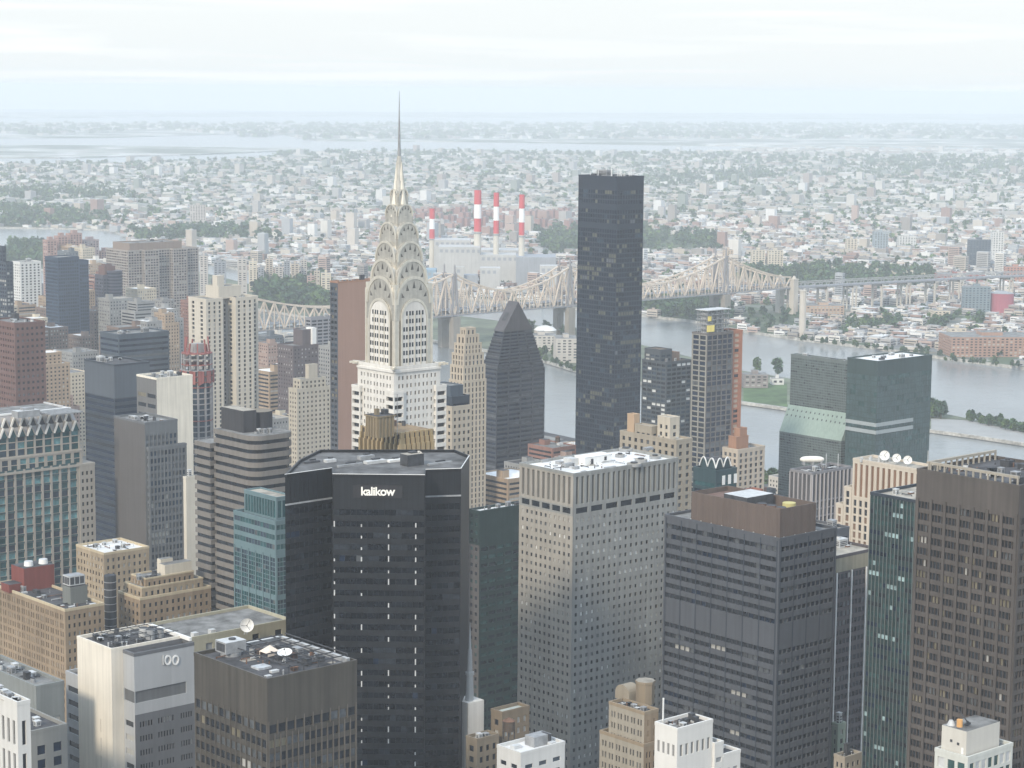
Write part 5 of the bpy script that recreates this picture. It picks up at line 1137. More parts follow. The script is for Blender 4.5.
q = atZ(236, 655, z); mb = MB(MECH, MECHD); mb.box(q[0]-4.6, q[0]+2.6, q[1]-1.6, q[1]+4.0, z+1.2, z+4.6, MECH, MECHL); mb.cyl((q[0]-4.8, q[1]+1.2), .1, z+2, z+3, MECHD, 6); mb.box(q[0]-4.7, q[0]-4.62, q[1]-1.0, q[1]+3.3, z+1.7, z+4.1, MECHD); mb.cyl((q[0]-1, q[1]+1.2), 3.1, z, z+1.1, MECH, 20); mb.cyl((q[0]-.5, q[1]+1.2), 1.1, z+4.6, z+5, MECHD, 14); mb.build('cooling_unit', r_)
q = atZ(270, 658, z); mb = MB(wall('tent_white', (.72, .62, .52), .08)); h = 2.6; a = 2.3
for s in range(4):
    A = [(-a, -a), (a, -a), (a, a), (-a, a)]; p, pn = A[s], A[(s+1) % 4]; mb.tri((q[0]+p[0], q[1]+p[1], z+2), (q[0]+pn[0], q[1]+pn[1], z+2), (q[0], q[1], z+2+h*.75))
    mb.box(q[0]+p[0]*.93-.08, q[0]+p[0]*.93+.08, q[1]+p[1]*.93-.08, q[1]+p[1]*.93+.08, z, z+2)
mb.quad((q[0]-a, q[1]-a, z+1.2), (q[0]+a, q[1]-a, z+1.2), (q[0]+a, q[1]-a, z+2), (q[0]-a, q[1]-a, z+2)); mb.build('tent_cover', r_)
q = atZ(285, 663, z); dish(q[0], q[1], z, 2.2, 'flat tilted dish lying on the bronze tower roof', None, (-.25, -.2, 1), .8)
mb = MB(MECHL); q = atZ(265, 668, z); mb.box(q[0]-3, q[0]+1.5, q[1]-1.2, q[1]+2.8, z, z+.6, wall('wet_sheet', (.45, .47, .49), .3)); mb.build('roof_sheet', r_)
clutter(r_, x0+lx*.35, x1-3, y0+3.5, y1-3.5, z, 12, random.Random(77), False, (MECHD, MECH, MECHL, RUST)); fittings(r_, x0+2, x1-3, y0+2, y1-3, z, 26, random.Random(78))
# beige low roof behind with the round dish
x0, x1, y0, y1, z1 = footprint(172, 641, 705, None, 291, ty=26)
root = thing('office_building', (x0, y0, GZ), 'pale yellow building with flat grey roof behind the white numeral tower', 'building'); W = MB(wall('pale_yellow', (.40, .38, .29), .08)); wins = []; rf = MB(ROOF_G)
block(W, wins, x0, x1, y0, y1, GZ, z1, S(wall('pale_yellow', None), [(G_DARK, .5), (MECH, .5)], fh=5, bw=9, wf=.3, ha=.3, hb=.8, top=1), ROOF_G, roofmb=rf); W.build('wall', root); rf.build('roof', root); put_windows(root, wins, limit=20)
for k in range(3): mb = MB(MECHL); mb.box(x0+3+7*k, x0+5+7*k, y0+2, y0+4, z1-1, z1+.6); mb.build('rooftop_unit', root)
q = atZ(247, 634, z1-1); dish(q[0], q[1], z1-1, 2.35, 'large round white dish standing on the flat grey roof', None, (-.55, -.8, .2), 1.2); FOOT.append(('yellow', x0, x1, y0, y1, z1))

# ================================================================== classic brick buildings at left
BR = S(tan, [(G_DARK, .62), (BLIND, .2), (G_GREY, .18)], fh=3.5, bw=2.5, wf=.44, ha=.22, hb=.74, depth=.35, top=1.0, margin=.8, coping=wall('cornice_stone', (.50, .42, .29), .1))
T('brick1', 'office_building', 'broad tan brick building with a deep cornice and a red plant room on its roof', 65, 609.3, 860, None, 104,
  dict(BR, L=dict(bw=3.9, wf=.6, pair=.35, ha=.15, hb=.8)), cat='building', roof=ROOF_D, nclut=3, big=False, ty=62, clut_area=(.1, .5, .1, .8))
r_, (x0, x1, y0, y1, z1) = INFO['brick1']; z = z1-1.08
q = atZ(24, 590, z); mb = MB(redbr, WHITEP); rw = wall('red_plant', (.19, .055, .045), .12); zt = zat(q[0], q[1], 567); mb.box(q[0]-1.5, q[0]+13, q[1]-3, q[1]+8, z, zt, rw, ROOF_D); mb.box(q[0]-7.5, q[0]+1, q[1]-1, q[1]+6, z, z+3.5, rw, ROOF_D); mb.build('red_plant_room', r_)
for dx in (3, 10): mb = MB(WHITEP); mb.cyl((q[0]+dx, q[1]+1), 2.0, zt, zt+2, WHITEP, 16, 1.8, MECHL); mb.build('cooling_tower', r_)
q = atZ(74, 603, z); mb = MB(MECH, MECHD, MECHL); mb.box(q[0]-3, q[0]+5, q[1]-2.5, q[1]+4, z, z+7.5, wall('grey_brick_box', (.17, .18, .17), .1), ROOF_D); mb.build('bulkhead', r_)
mb = MB(MECHL, MECHD); mb.box(q[0]-3.2, q[0]+4, q[1]-2.2, q[1]+3.4, z+8, z+12, MECHL, MECH); [mb.box(q[0]-3.3, q[0]-3.2, q[1]-1.9+k*1.8, q[1]-.5+k*1.8, z+8.5, z+11.5, MECHD) for k in range(3)]; [mb.box(q[0]-2.8+2.3*k, q[0]-1+2.3*k, q[1]-2.3, q[1]-2.2, z+8.5, z+11.5, MECHD) for k in range(3)]; mb.build('cooling_unit', r_)
T('brick2', 'office_building', 'ornate tan brick office building with balconied setbacks and a cream bulkhead', 140, 598, 900, 118, 211,
  dict(BR, bw=2.9, L=dict(bw=3)), cat='building', roof=ROOF_G, nclut=0,
  tiers=[(.06, .92, .1, .9, 3.9, dict(BR, wall=tan2, top=.6, bw=2.9)), (.14, .82, .2, .85, 7.2, dict(BR, top=.4))])
r_, (x0, x1, y0, y1, z1) = INFO['brick2']; lx = x1-x0
mb = MB(cream, ROOF_G); mb.box(x0+lx*.42, x0+lx*.8, y0+4, y0+9, z1+6, z1+11.5, wall('pale_bulkhead', (.58, .53, .44), .1), ROOF_G); mb.box(x0+lx*.45, x0+lx*.62, y0+9, y0+12, z1+6, z1+13, wall('pale_bulkhead', None), ROOF_G); mb.build('bulkhead', r_)
clutter(r_, x0+1, x0+lx*.4, y0+3, y0+10, z1+6.6, 7, random.Random(41), False, (MECHD, RUST, MECH))
sc_ = MB(wall('scaffold_net', (.055, .06, .07), .3)); q = atF(110, 580, 905); zt = zat(q[0], q[1], 575); sc_.cyl(q[:2], 2.6, GZ, zt, wall('scaffold_net', None), 14)
for k in range(26): sc_.cyl(q[:2], 2.75, zt-3-k*3.2, zt-2.7-k*3.2, MECH, 14)
o = sc_.build('smokestack'); tag(o, 'round dark netted shaft between the two tan brick buildings', 'shaft')
T('brick3', 'office_building', 'tan brick building with two white flat roofs behind the ornate brick block', 104, 553, 985, 76, 149,
  dict(BR, wall=tan2, bw=2.8), cat='building', roof=ROOF_W, nclut=5, big=False, tiers=[(.0, .35, .0, .6, -.2, dict(BR, wall=tan2))] if False else (), limit=70)
r_, (x0, x1, y0, y1, z1) = INFO['brick1']; fittings(r_, x0+2, x1-2, y0+2, y1-25, z1-1.08, 24, random.Random(15)); r_, (x0, x1, y0, y1, z1) = INFO['brick3']; fittings(r_, x0+2, x1-2, y0+2, y1-2, z1-1.08, 8, random.Random(16))
# low grey roofs in the bottom left corner
T('grey2', 'office_building', 'plain grey building with a gravel roof in the bottom left corner', 36, 686, 640, None, 64, S(wall('grey_green', (.22, .235, .23), .1), MIX, fh=4.2, bw=3.4, wf=.5, top=9, depth=.3), cat='building', nclut=6, ty=40, big=False, limit=60)
T('grey3', 'office_building', 'lower grey building with a broad dark window between white tower and corner', 31, 731, 600, None, 67, S(wall('grey_stone2', (.25, .25, .235), .1), [(G_NAVY, .8), (G_DARK, .2)], fh=4.2, n=2, wf=.5, ha=.15, hb=.8, top=3, depth=.3), cat='building', nclut=5, ty=30, limit=30, roof=ROOF_D)
T('white2', 'office_building', 'white stone building with tall dark slots at the bottom left edge', 17, 702, 560, None, 30, S(wall('white_stone', (.62, .61, .58), .07), [(G_DARK, 1)], fh=9, bw=3.2, wf=.45, ha=.06, hb=.8, top=2.6, depth=.5), cat='building', nclut=9, ty=22, limit=30, big=False)
# bottom centre and right
T('white3', 'office_building', 'small white office building with a grey plant box and water tank, bottom centre', 520.7, 752.7, 640, 497, 565, S(wall('white_brick2', (.60, .60, .585), .07), MIX, fh=3.6, bw=6.5, wf=.55, ha=.3, hb=.7, top=2.2, depth=.3), cat='building', nclut=0, limit=40, roof=ROOF_W)
r_, (x0, x1, y0, y1, z1) = INFO['white3']; z = z1-1.08
rbox(r_, 538, 744, z, 3.6, 2.2, 3.2, MECH, 'cooling_unit'); rbox(r_, 546, 743, z, .4, 2.0, 3.3, MECHD, 'louvre'); rbox(r_, 552, 746, z, 1.2, .8, 1.4, MECHL); rbox(r_, 516, 748, z, 1.5, 1.0, 1.0, MECHL)
q = atZ(515, 741, z); water_tank(q[0], q[1]+3, z, 1.9, 3.3, 'wooden water tank with conical cap beside the white bottom-centre roof', None, 2.6)
T('tan4', 'office_building', 'tan brick building with pale green roof left of the white bottom-centre building', 502, 712, 700, 491, 529.5, S(wall('tan_dull', (.20, .16, .115), .12), MIX, fh=3.7, bw=3.2, wf=.45, top=1.5, depth=.35), cat='building', nclut=0, limit=50, roof=wall('green_grey_roof', (.42, .46, .43), .1))
T('tan5', 'office_building', 'lower tan brick building beneath the pale green roof, bottom centre', 477, 739, 690, 466, 499, S(wall('tan_dull2', (.23, .19, .14), .12), MIX, fh=3.7, bw=3.2, wf=.5, top=1.2, depth=.35), cat='building', nclut=4, limit=50, roof=ROOF_G, big=False)
q = atF(469.5, 698, 720); zt = zat(q[0], q[1], 622); sp_ = thing('church_spire', (q[0], q[1], GZ), 'thin white tiered spire rising beside the black tower edge', 'spire'); mb = MB(WHITEP); zb_ = zat(q[0], q[1], 700); wsp = wall('spire_white', (.36, .37, .37), .1)
mb.cyl(q[:2], 1.5, zb_, zb_+9, wsp, 8, 1.2); mb.cyl(q[:2], 1.6, zb_+9, zb_+10, wsp, 8); mb.cyl(q[:2], 1.0, zb_+10, zb_+18, wsp, 8, .7); mb.build('lantern', sp_); mb = MB(wsp); mb.cyl(q[:2], .55, zb_+18, zt, wsp, 8, .08); mb.build('needle', sp_)
mb = MB(stone_w); mb.box(q[0]-3, q[0]+4, q[1]-3, q[1]+5, GZ, zb_); mb.build('tower_base', sp_)
T('classic', 'office_building', 'cream classical tower block with arched dormer and square brick tank house on top', 644.4, 712, 700, 609, 658.5, S(wall('classic_cream', (.35, .32, .265), .1), [(G_DARK, .7), (G_GREY, .3)], fh=3.8, bw=3.3, wf=.62, pair=.3, ha=.2, hb=.75, top=1, depth=.4, R=dict(wall=tan, wf=.3), coping=wall('cornice_brown', (.30, .24, .17), .1)), cat='building', nclut=3, big=False, roof=ROOF_D, limit=90)
r_, (x0, x1, y0, y1, z1) = INFO['classic']; z = z1-1.08
q = atZ(645, 703, z); mb = MB(wall('tank_house', (.26, .21, .15), .15), MECHL); zt = zat(q[0], q[1], 681); mb.cyl(q[:2], 3.2, z, zt, wall('tank_house', None), 8, 3.2, ROOF_B); mb.cyl(q[:2], 3.45, zt-.6, zt+.3, wall('tank_house', None), 8, 3.45, ROOF_B); mb.build('tank_house', r_)
q = atZ(622, 700, z); mb = MB(wall('dormer_cream', (.32, .28, .22), .1), MECHD); pr = [(-3.4, 0)] + [(3.4*math.cos(math.pi*(1-i/10)), 2.4+3*math.sin(math.pi*i/10)) for i in range(11)] + [(3.4, 0)]
n = len(mb.v)
for dy in (0, 5): mb.v += [(q[0]+dy*.2-.0, q[1]+u, z+zz_) if False else (q[0]+dy, q[1]+u, z+zz_) for u, zz_ in pr]
m_ = len(pr); mb.f += [tuple(range(n, n+m_)), tuple(range(n+2*m_-1, n+m_-1, -1))] + [(n+i, n+i+1, n+m_+i+1, n+m_+i) for i in range(m_-1)]; mb.m += [0]*(m_+1); mb.cyl((q[0]+1, q[1]), .6, z+1.4, z+1.6, MECHD, 8); mb.build('arched_dormer', r_)
mb = MB(MECH); mb.box(q[0]+6, q[0]+10, q[1]-3, q[1]+1, z, z+4); mb.build('rooftop_unit', r_)
W = MB(wall('classic_cream', None)); wn = []; zl_ = zat(x0-1, y1+2, 731); block(W, wn, x0-.8, x1+.6, y0-.8, y1+3.5, GZ, zl_, S(wall('classic_cream', None), [(G_DARK, .7), (G_GREY, .3)], fh=3.8, bw=3.3, wf=.62, pair=.3, ha=.2, hb=.75, top=1, depth=.4, coping=wall('cornice_brown', None), R=dict(wall=tan)), ROOF_D); W.build('lower_storeys', r_); put_windows(r_, wn, 'lower_window', 60)
T('white4', 'office_building', 'bright white tower block with a row of tall louvred slots, bottom right of centre', 677.5, 728.5, 640, 655, 713, S(wall('white_render', (.68, .67, .64), .05), [(MECHD, .5), (G_DARK, .5)], fh=3.6, n=1, wf=.9, ha=.3, hb=.7, top=.5, depth=.3, segs=[(4.0, dict(blank=True)), (4.6, dict(L=dict(n=4), R=dict(n=6), wf=.5, fh=4.6, ha=.1, hb=.9, glz=[(wall('slot_grey', (.24, .24, .235), .1), 1)])), (5.5, dict(blank=True))]), cat='building', nclut=9, big=False, roof=wall('brown_tar', (.12, .10, .09), .4), limit=30)
r_, (x0, x1, y0, y1, z1) = INFO['white4']; W = MB(wall('white_render', None)); wn = []
zl_ = zat(x1+2, y0, 741); block(W, wn, x1+.05, x1+4, y0-1, y1-2, GZ, zl_, S(wall('white_render', None), [(G_DARK, .5), (MECH, .5)], fh=3.6, n=1, wf=.9, ha=.3, hb=.75, depth=.3), ROOF_D)
zl2 = zat(x1+8, y0-3, 753); block(W, wn, x1+4.05, x1+12, y0-1, y1-4, GZ, zl2, S(wall('white_render', None), [(G_DARK, .5), (MECH, .5)], fh=3.6, n=2, wf=.6, ha=.3, hb=.75, depth=.3), ROOF_D); W.build('side_wing', r_); put_windows(r_, wn, 'wing_window', 20)
q = atZ(663, 723, z1-1); am = thing('flagpole', (q[0], q[1], z1-1.05), 'short pale flagpole on the bright white block roof', 'pole'); mb = MB(WHITEP); mb.bar((q[0], q[1], z1-1.05), (q[0], q[1], z1+6.5), .18); mb.build('pole_shaft', am); mb = MB(WHITEP); mb.cyl(q[:2], .3, z1+6.5, z1+7, WHITEP, 8); mb.build('finial', am)
T('cream5', 'office_building', 'cream building with a blank box bulkhead and glazed penthouse, bottom right corner', 968, 757, 610, 935, 1013, S(wall('cream_pale', (.56, .57, .53), .06), [(G_GREEN, .7), (MECHL, .3)], fh=4.2, bw=3.2, wf=.7, ha=.1, hb=.85, top=.6, depth=.3), cat='building', nclut=0, roof=ROOF_G, limit=60)
r_, (x0, x1, y0, y1, z1) = INFO['cream5']; z = z1-1.08; cb = wall('bulkhead_cream', (.55, .53, .48), .05); q = atZ(968, 756, z); zt = zat(q[0]+1, q[1]+2, 727)
yy = solve((x0+1, y0+1.5, zt), (0, 1, 0), 942)+y0+1.5; xx = solve((x0+1, y0+1.5, zt), (1, 0, 0), 1000)+x0+1
mb = MB(cb, ROOF_G); mb.box(x0+1, xx, y0+1.5, yy, z, zt, cb, ROOF_G); mb.box(x0+.9, x0+1, y0+4, y0+4.8, z+3.4, z+4.2, MECHD); mb.box(x0+.9, x0+1, y0+6.5, y0+7.3, z+3.8, z+4.6, MECHD); mb.box(x0+.9, x0+1, y0+2.4, y0+3.2, z+1, z+3, WHITEP); mb.build('bulkhead', r_)
mb = MB(MECHL, wall('orange_can', (.62, .35, .14), .1)); mb.cyl((x0+3.5, yy-4.5), .9, zt, zt+2.2, wall('orange_can', None), 12); mb.build('orange_tank', r_); mb = MB(MECHL); mb.cyl((x0+3, yy-1.8), 1.3, zt, zt+1.5, MECHL, 14, .6); mb.build('vent_cap', r_)
mb = MB(MECHD); c = (x0+6, y0+5, zt); mb.bar(c, (c[0], c[1], zt+1.5), .25); mb.bar((c[0], c[1], zt+1.2), (c[0]-2.2, c[1]+2.5, zt+5.5), .16); mb.bar((c[0]-1.2, c[1], zt+.6), (c[0]+1.2, c[1], zt+.6), .3); mb.build('davit_arm', r_)
# strip of low things seen between the right-hand towers
T('gap1', 'office_building', 'narrow cream brick building squeezed between the dark block and the lined tower', 838, 724, 780, 832, 846, S(wall('gap_cream', (.30, .36, .29), .1), MIX, fh=3.5, bw=2.6, wf=.45, depth=.3, top=1), cat='building', nclut=2, limit=30, roof=ROOF_D)
T('gap2', 'office_building', 'low building with a flat beige canopy roof below the lined tower', 845, 757, 760, 834, 862, S(wall('gap_beige', (.38, .34, .28), .1), MIX, fh=3.5, bw=2.6, wf=.45, depth=.3, top=1), cat='building', nclut=2, limit=20, roof=ROOF_B)
# tower under construction with red netting
q = atF(197, 366, 1330); zc_ = zat(q[0], q[1], 398); zt = zat(q[0], q[1], 349)
root = thing('unfinished_tower', (q[0], q[1], GZ), 'concrete tower under construction wrapped in red netting at the top', 'tower'); gg = wall('raw_concrete', (.30, .29, .29), .15); rn = wall('red_net', (.30, .11, .10), .3)
mb = MB(G_BLUE); mb.cyl(q[:2], 8.6, GZ, zt-12, G_BLUE, 12); mb.build('glass_wall', root)
nfl = 38
for k in range(nfl):
    z = zt - 2 - k*3.5; mb = MB(rn if k < 7 else gg); mb.cyl(q[:2], 9.7+(.9 if 3 <= k <= 5 else 0), z-.55, z, rn if k in (0, 2, 4, 5, 6, 12) else gg, 12); mb.build('floor_slab', root)
for k in range(12):
    a = 2*math.pi*k/12; mb = MB(gg); c = (q[0]+9.1*math.cos(a), q[1]+9.1*math.sin(a)); mb.box(c[0]-.5, c[0]+.5, c[1]-.5, c[1]+.5, GZ, zt-2); mb.build('column', root)
for k in range(9):
    a = 2*math.pi*k/9; mb = MB(rn); c = (q[0]+8*math.cos(a), q[1]+8*math.sin(a)); mb.bar((*c, zt-3), (c[0]*.85+q[0]*.15, c[1]*.85+q[1]*.15, zt+RNG.uniform(2, 9)), .4); mb.build('red_post', root)
mb = MB(rn)
for k in range(12):
    a, b_ = 2*math.pi*k/12, 2*math.pi*(k+.7)/12; f = lambda t, zz_: (q[0]+10.7*math.cos(t), q[1]+10.7*math.sin(t), zz_)
    mb.quad(f(a, zt-20-(k % 3)), f(b_, zt-20-(k % 2)), f(b_, zt-13), f(a, zt-12.5))
mb.build('red_netting', root)
mb = MB(gg); mb.box(q[0]-3, q[0]+4, q[1]-3, q[1]+3, zt-3, zt+3.5); mb.build('core_wall', root); FOOT.append(('netted', q[0]-10, q[0]+10, q[1]-10, q[1]+10, zt))
# ================================================================== cantilever bridge over river and island
BY = 2120.0; XM, XA, XB, XQ, XE = 1418.0, 1775.0, 1978.0, 2286.0, 2428.0
bcol = wall('bridge_paint', (.62, .52, .42), .1, .6); bdk = wall('bridge_deck_grey', (.24, .25, .27), .15); bst = wall('bridge_stone', (.27, .245, .21), .15); btw = wall('bridge_tower_paint', (.28, .27, .28), .1)
br = thing('cantilever_bridge', (XA, BY, 0), 'long pale cantilever truss bridge crossing the river and the island', 'bridge')
zd = zat(XB, BY, 302.5); Yn, Yf = BY-8, BY+13
def ztop(x):
    if x < XM: return zd + 12
    for a, b_, mid in ((XM, XA, 17), (XA, XB, 22), (XB, XQ, 16)):
        if a <= x <= b_:
            t = abs((x-a)/(b_-a)*2-1); return zd + mid + (49-mid)*t**1.75
    t = (XE-x)/(XE-XQ); return zd + 12 + 37*max(0, t)**1.5
def span(xa, xb, n, name='truss'):
    for Y in (Yn, Yf):
        m = MB(bcol); xs = [xa+(xb-xa)*i/n for i in range(n+1)]
        for i in range(n):
            a, b_ = xs[i], xs[i+1]; m.bar((a, Y, ztop(a)), (b_, Y, ztop(b_)), 1.0); m.bar((a, Y, zd-4), (b_, Y, zd-4), .8)
            if i % 2: m.bar((a, Y, ztop(a)), (b_, Y, zd-4), .8)
            else: m.bar((a, Y, zd-4), (b_, Y, ztop(b_)), .8)
            m.bar((a, Y, zd-4), (a, Y, ztop(a)), .5); mid = (a+b_)/2; zm_ = (ztop(a)+ztop(b_))/4+(zd-4)/2; m.bar((mid, Y, zm_), (mid, Y, zd-4), .28)
        m.build(name, br)
    m = MB(bcol)
    for i in range(n):
        a, b_ = xa+(xb-xa)*i/n, xa+(xb-xa)*(i+1)/n
        m.bar((a, Yn, ztop(a)), (a, Yf, ztop(a)), .35); m.bar((a, Yn, ztop(a)), (b_, Yf, ztop(b_)), .25)
    m.build('cross_bracing', br)
span(1180, XM, 16); span(XM, XA, 24); span(XA, XB, 14); span(XB, XQ, 22); span(XQ, XE, 11)
m = MB(bdk); m.box(1000, 2431, Yn-1.2, Yf+1.2, zd-5.2, zd-3.4); m.box(1000, 2431, Yn+.5, Yf-.5, zd+2.5, zd+3.3); m.build('deck', br)
m = MB(MECHL)
for x in range(1000, 2430, 6): m.box(x, x+.3, Yn-1.2, Yn-1.0, zd-3.4, zd-2)
m.box(1000, 2431, Yn-1.25, Yn-.95, zd-2, zd-1.7); m.build('railing', br)
for X in (XM, XA, XB, XQ):
    for Y in (Yn, Yf):
        m = MB(btw)
        for s in (-1, 1): m.bar((X+s*5.0, Y, zd-6), (X+s*1.6, Y, zd+50), 1.25)
        for k in range(5): m.bar((X-4.6+.6*k, Y, zd+2+10*k), (X+4.2-.6*k, Y, zd+11+10*k), .4)
        m.bar((X, Y, zd+50), (X, Y, zd+60), .8); m.build('bridge_tower', br)
        m = MB(btw); m.cyl((X, Y), 1.2, zd+59, zd+62, btw, 8, .2); m.build('finial', br)
    for k in (0, 1):
        m = MB(btw); m.bar((X, Yn, zd+(16, 48)[k]), (X, Yf, zd+(16, 48)[k]), .8); m.build('portal_strut', br)
    m = MB(bst)      # stone pier: two shafts joined by an arch
    for Y in (Yn-1, Yf+1): m.box(X-6, X+6, Y-4.2, Y+4.2, -1, zd-6.2)
    n = 10; r = (Yf-Yn+2-8.4)/2; yc = (Yn+Yf)/2; zt_ = zd-9
    for i in range(n):
        a0, a1 = math.pi*i/n, math.pi*(i+1)/n; za, zb2 = zt_-8+7*math.sin(a0), zt_-8+7*math.sin(a1); ya, yb = yc-r*math.cos(a0), yc-r*math.cos(a1)
        for xs_, flip in ((X-5.5, 1), (X+5.5, 0)):
            q = [(xs_, ya, za), (xs_, yb, zb2), (xs_, yb, zd-6.3), (xs_, ya, zd-6.3)]; m.quad(*(q[::-1] if not flip else q))
        m.quad((X-5.5, ya, za), (X+5.5, ya, za), (X+5.5, yb, zb2), (X-5.5, yb, zb2))
    m.build('pier', br)
for X in range(1200, 1400, 40): m = MB(bst); m.box(X-3, X+3, Yn-1, Yf+1, GZ-1, zd-5.5); m.build('approach_pier', br)
# end towers and long viaduct on the far shore
for X, Y in ((XE+4, Yn-2), (XE+40, Yn-26)):
    pass
m = MB(bst)
for Y in (Yn-3, Yf+3):
    m = MB(wall('end_tower_stone', (.52, .48, .42), .1)); em = wall('end_tower_stone', None); zt_ = zd+8; m.box(XE-1, XE+9, Y-4.5, Y+4.5, 3, zt_, em); m.box(XE-1.6, XE+9.6, Y-5.1, Y+5.1, zt_, zt_+1.5, em); m.cyl((XE+4, Y), 4, zt_+1.5, zt_+6, em, 10, 1); m.build('end_tower', br)
via = thing('viaduct', (XE+10, BY, 4), 'long grey steel viaduct running from the bridge end to the right', 'viaduct')
def vp(x): return BY - 4 - (x-XE)*.165
xs = [XE+12+i*27 for i in range(44)]; vgr = wall('viaduct_grey', (.33, .33, .33), .1)
for i in range(len(xs)-1):
    a, b_ = xs[i], xs[i+1]; ya, yb = vp(a), vp(b_); zz1 = zd-4 - max(0, i-14)*.35; zz2 = zd-4 - max(0, i-13)*.35
    m = MB(bdk, vgr)
    for Y0 in (-9, 11):
        m.bar((a, ya+Y0, zz1), (b_, yb+Y0, zz2), .9, bdk); m.bar((a, ya+Y0, zz1+7), (b_, yb+Y0, zz2+7), .6, vgr)
        for k in range(4):
            t0, t1 = k/4, (k+1)/4; p = lambda t, up: (a+(b_-a)*t, ya+(yb-ya)*t+Y0, zz1+(zz2-zz1)*t+up); m.bar(p(t0, 0 if k % 2 else 7), p(t1, 7 if k % 2 else 0), .3, vgr)
    m.quad((a, ya-9, zz1+1), (b_, yb-9, zz2+1), (b_, yb+11, zz2+1), (a, ya+11, zz1+1), bdk); m.build('deck_span', via)
    if i % 2 == 0:
        m = MB(em); wd_ = 5 if i % 4 == 0 else 1.6
        for Y0 in (-8, 10): m.box(a-wd_, a-wd_+1.6, ya+Y0-1.2, ya+Y0+1.2, 3, zz1-1); m.box(a+wd_-1.6, a+wd_, ya+Y0-1.2, ya+Y0+1.2, 3, zz1-1)
        m.box(a-wd_, a+wd_, ya-9.3, ya+11.3, zz1-4.5, zz1-1); m.build('viaduct_pier', via)
q = atF(802.5, 320, 2890); t = thing('stone_pylon', (q[0], q[1], 4), 'tall white stone pylon standing right of the bridge end', 'pylon'); zt_ = zat(q[0], q[1], 291.5); m = MB(em); m.cyl(q[:2], 5, 3, zt_, em, 10, 4.4); m.build('shaft', t); m = MB(em); m.cyl(q[:2], 5.2, zt_, zt_+2, em, 10); m.build('cap', t)

# ================================================================== power station with striped chimneys
pw = wall('plant_pale', (.46, .46, .45), .1); pw2 = wall('plant_grey', (.30, .32, .35), .12); chim = wall('chimney_concrete', (.58, .55, .48), .06, .7, .3); cred = wall('chimney_red', (.55, .08, .09), .08); cwh = wall('chimney_white', (.85, .84, .82), .04)
ps = thing('power_station', (*atF(490, 283, 3640)[:2], 4), 'pale block power station with stepped boiler halls beyond the bridge', 'power station')
for (pxa, pxb, pt_, F_, dp, mt) in ((438, 480, 247, 3600, 60, pw), (480, 516, 255, 3600, 60, pw), (516, 556, 257, 3570, 70, pw2), (470, 520, 250, 3700, 60, pw), (434, 470, 240, 3760, 60, pw), (452, 478, 275, 3480, 25, pw2), (540, 560, 266, 3480, 30, pw), (405, 436, 270, 3600, 50, wall('plant_blue', (.25, .36, .45), .1)), (455, 464, 267, 3470, 12, pw), (480, 500, 268, 3480, 30, pw)):
    P_ = atF(pxa, pt_, F_); Q_ = atF(pxb, pt_, F_); m = MB(mt); z_ = P_[2]; d = Vector((Q_[0]-P_[0], Q_[1]-P_[1])); Lg = d.length; d.normalize(); nn = Vector((-d.y, d.x)); m.prism([tuple(P_[:2]), tuple(Q_[:2]), (Q_[0]+nn.x*dp, Q_[1]+nn.y*dp), (P_[0]+nn.x*dp, P_[1]+nn.y*dp)], 3, z_, mt)
    k = 0
    while k*9+6 < Lg: c = Vector(P_[:2])+d*(k*9+3); m.prism([tuple(c-nn*.3), tuple(c+d*5-nn*.3), tuple(c+d*5), tuple(c)], z_-9, z_-4, pw2); k += 1
    m.build('boiler_hall', ps)
CH_ = [(432, 250, 208.5, 3780, 'leftmost red and white banded chimney, partly behind the steel crown'), (477.5, 243, 190, 3640, 'second banded chimney from the left, the widest of the four'), (496, 250, 192.5, 3620, 'third banded chimney from the left'), (521.5, 250, 194.5, 3600, 'rightmost red and white banded chimney of the power station')]
for (px, pb, pt_, F_, lb) in CH_:
    q = atF(px, pb, F_); zt_ = zat(q[0], q[1], pt_); r = 6.6 if px == 477.5 else 5.0; t = thing('chimney_stack', (q[0], q[1], 4), lb, 'chimney', 'banded power station chimneys')
    H = zt_-4; m = MB(chim); m.cyl(q[:2], r*1.05, 3, zt_-H*.44, chim, 18, r*.95); m.build('shaft', t)
    for k, (a, b_, mt) in enumerate(((.44, .30, cred), (.30, .15, cwh), (.15, 0, cred))):
        m = MB(mt); m.cyl(q[:2], r*.95*(1-.0*k), zt_-H*a, zt_-H*b_, mt, 18, r*.9, MECHD); m.build('painted_band', t)
    m = MB(MECH); m.cyl(q[:2], r*1.15, zt_-H*.46, zt_-H*.445, MECH, 18); m.build('gallery', t)

